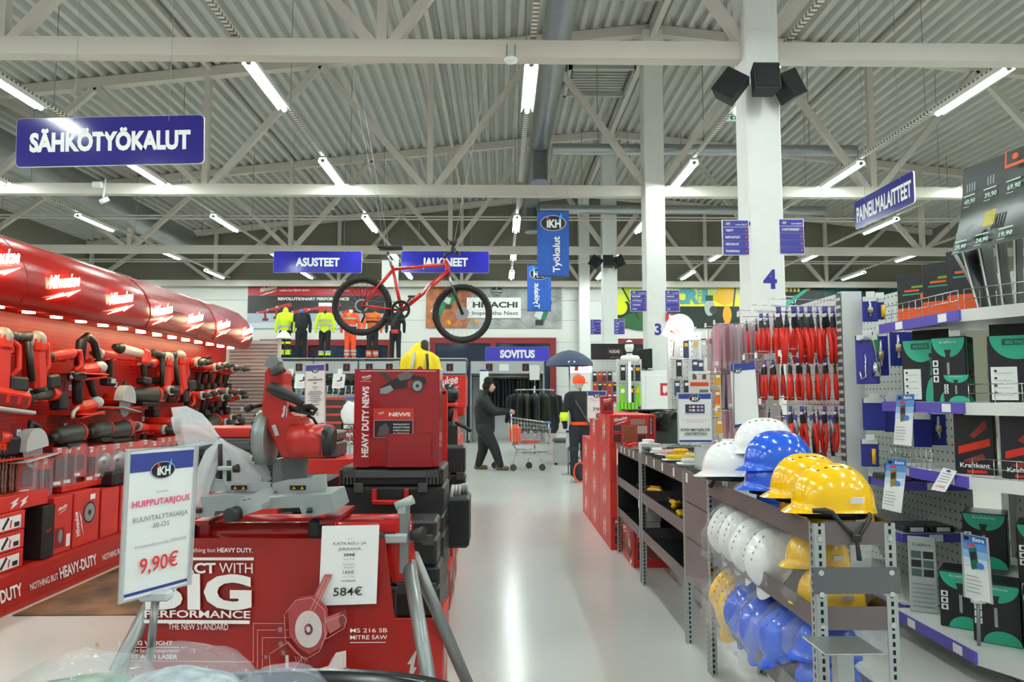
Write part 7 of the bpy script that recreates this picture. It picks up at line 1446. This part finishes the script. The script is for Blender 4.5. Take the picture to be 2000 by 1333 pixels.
# waste bin
e = E('waste_bin', 'dark green bin with black bag behind the farthest carton stack', 'bin', (W(1288, 830, Y=7.6).x, 7.6, 0)); zt = W(1288, 800, Y=7.6).z; O('body', MB().box((0, 0, (zt - .1) / 2), (.34, .34, zt - .1), 0, .02), M('2C3A38', .5), e); O('bag', MB().lathe([(.2, zt - .22), (.22, zt - .1), (.225, zt - .02), (.2, zt), (.17, zt - .04), (.12, zt - .1)], 14, sy=.95), M('101112', .18, bump=.8, bscale=14), e); O('lid_frame', MB().box((-.22, 0, zt - .01), (.3, .4, .02), 0, .004), M('101112', .3), e)
simple('info_sheet', 'white leaflet with two portraits and an orange bar above the KYSY sign', 'leaflet', MB().box((0, 0, 0), (.2, .006, .28)).box((0, -.004, .02), (.17, .002, .035), 1).box((-.045, -.004, .09), (.035, .002, .05), 2).box((.045, -.004, .09), (.035, .002, .05), 2).box((.04, -.004, -.06), (.08, .002, .06), 3), [PAPER, ORANGE, M('7A5A4A', .6), GREY], W(1366, 755, Y=6.6)); o = bpy.data.objects['info_sheet']; z = o.location.z
SEG(o, 'rod', [(V((0, .006, -.1)), V((0, .006, -z)))], .006, GREY)
# yellow jacket on a stand, shoes and boxes behind the saw
p = W(822, 720, Y=10.5); e = E('jacket_stand', 'yellow hooded hi-vis jacket on a dark bust above the news box', 'jacket', (p.x, 10.5, 0)); z = p.z
m = MB().caps((0, 0, z - .25), (0, 0, z + .1), .21, .19).caps((-.17, 0, z + .16), (.13, 0, z + .16), .09, .09).caps((-.08, .04, z + .24), (-.02, .03, z + .32), .1, .08).caps((-.22, 0, z + .12), (-.27, 0, z - .25), .08, .07).caps((.2, 0, z + .12), (.27, 0, z - .25), .08, .07); soft(O('jacket', m, M('F2D80A', .5), e), .022, 5)
O('bust', MB().caps((.04, 0, z + .2), (.05, 0, z + .36), .07, .06), BLK, e); O('band', MB().tube([(-.12, -.2, z - .2), (-.1, -.2, z + .05), (-.08, -.13, z + .22)], .025, 6), REFL, e); O('band', MB().tube([(.12, -.2, z - .2), (.12, -.2, z + .05), (.1, -.13, z + .2)], .02, 6), BLK, e); O('pole', MB().cyl((0, 0, 0), (0, 0, z - .2), .03, n=10), GREY, e)
for col_, (px, n) in enumerate(((652, 6), (684, 5))):
    p = W(px, 850, Y=12.4)
    for k in range(n): carton('shoe_box', 'dark shoe box with red lid, %s from the bottom of the %s stack' % (ORD[k], ('left', 'right')[col_]), 'box', (p.x, 12.4, .55 + .135 * k), (.32 if not col_ else .2, .3, .09), 0, 'label' if col_ else 'plain', 'shoe boxes behind the saw', M('3A2A28', .5), sides=(0,)); o = [q for q in COL.objects if q.name.startswith('shoe_box')][-1]; O('lid', MB().box((0, 0, .11), (.33 if not col_ else .21, .31, .045)), M('B83A2A', .5), o)
e = E('shoe_table', 'grey table carrying the shoe box stacks', 'table', (W(655, 850, Y=12.4).x, 12.4, 0)); O('top', MB().box((0, 0, .535), (1.2, .6, .03)), SHG, e)
for sx in (-.55, .55):
    for sy in (-.25, .25): O('leg', MB().box((sx, sy, .26), (.04, .04, .52)), GREY, e)
def dboot(q):
    q.poly([(.3, .5), (.62, .42), (.62, .2), (.75, .2), (.78, .45), (.7, .52), (.4, .56)], M('4A4642', .6)); [q.rect(.2, .66 + .07 * k, .8, .68 + .07 * k, SILV) for k in range(4)]
for k, (x0, x1) in enumerate(((574, 602), (648, 675))):
    Yq = 13.0; sg = stand_sign(dboot, W(x0 + 3, 730, Y=Yq), W(x0, 759, Y=Yq), W(x1, 731, Y=Yq), W(x1 - 3, 758, Y=Yq), 'white card with a boot picture, %s of the two behind the saw' % ('left', 'right')[k], (W((x0 + x1) / 2, 758, Y=Yq).x, Yq, 0), name='boot_card', frame=None)
e = E('white_bag', 'crumpled white plastic bag beside the shoe boxes', 'plastic bag', W(684, 828, Y=12.1)); blob('film', (0, 0, .15), (.14, .1, .22), 77, M('E9EAEA', .3), e, .35); O('hook', MB().cyl((0, 0, .0), (0, 0, -e.location.z), .01, n=6), GREY, e)
for k in range(9):
    p = W(596 + 12 * k, 772, Y=15.0); e = E('work_boot', 'dark work boot, %s from the left on the far shoe shelf' % ORD[k], 'shoe', (p.x, 15, p.z), -85, 'work boots on the shoe shelf'); soft(O('boot', MB().caps((-.05, 0, .05), (.1, 0, .04), .05, .045).caps((-.06, 0, .06), (-.07, 0, .16), .05, .05), cols[k % 4], e), .014, 2); O('sole', MB().box((.02, 0, .008), (.24, .09, .02), 0, .006), BRASS if k % 3 else BLK, e)
p = W(645, 776, Y=15); e = E('shoe_shelf', 'white shoe shelf with purple edge behind the boot cards', 'shelving', (p.x, 15.1, 0)); O('board', MB().box((0, 0, p.z - .02), (1.5, .4, .035)), SHW, e); O('price_strip', MB().box((0, -.205, p.z - .03), (1.5, .01, .05)), STRIP, e); O('back_sheet', MB().box((0, .22, .8), (1.5, .03, 1.6)), M('C4C6C6', .5), e)
for s in (-.72, .72): O('post', MB().box((s, .1, .8), (.05, .3, 1.6)), GREY, e)
# loose white sheet hung behind the bicycle seat tube
p = W(762, 535, Y=19.6); e = E('hanging_sheet', 'white paper sheet hanging behind the bicycle seat', 'paper sign', p); O('sheet', MB().box((0, 0, 0), (.46, .01, .74)), PAPER, e); SEG(e, 'wire', [(V((x, 0, .37)), V((x, .9, 5.5 - p.z))) for x in (-.2, .2)], .003, STEEL)
# ---- pieces that belong to a part hang under that part
SUBS = {'vent_slot': ('shell',), 'price_label': ('shell',), 'harness': ('shell',), 'battery_label': ('battery',), 'latch': ('case_shell',), 'rib': ('lid_band',), 'guard_slot': ('blade_guard',), 'motor_cap': ('motor',), 'brush_cap': ('motor',), 'print': ('carton', 'box', 'panel', 'card', 'sheet', 'cabinet', 'body'), 'lettering': ('board',),
        'lit_logo': ('canopy',), 'spotlight': ('canopy',), 'canopy_seam': ('canopy',), 'grille': ('cabinet',), 'cap_peak': ('cap',), 'band': ('jacket',), 'leg_band': ('trousers',), 'base_lettering': ('base',), 'slots': ('post', 'body'), 'picture': ('box',), 'lid': ('box',), 'rim': ('tire',), 'collar': ('chuck',), 'symbol': ('panel', 'plate', 'door'), 'corner': ('card',), 'stripe': ('card',), 'price_flag': ('hook',), 'base_label': ('card',), 'feet': ()}
ID4 = Matrix()
for root in [o for o in COL.objects if o.parent is None and o.type == 'EMPTY']:
    ch = {}
    for c in root.children: ch.setdefault(c.name.split('.')[0], []).append(c)
    for st, ps in SUBS.items():
        for c in ch.get(st, ()):
            for pn in ps:
                if pn in ch and ch[pn][0].type == 'MESH' and ch[pn][0].matrix_basis == ID4 and not c.children: c.parent = ch[pn][0]; break
bad = {k: v for k, v in LABELS.items() if len(v) > 1 or not k}
if bad: print('REPEATED LABELS', bad)
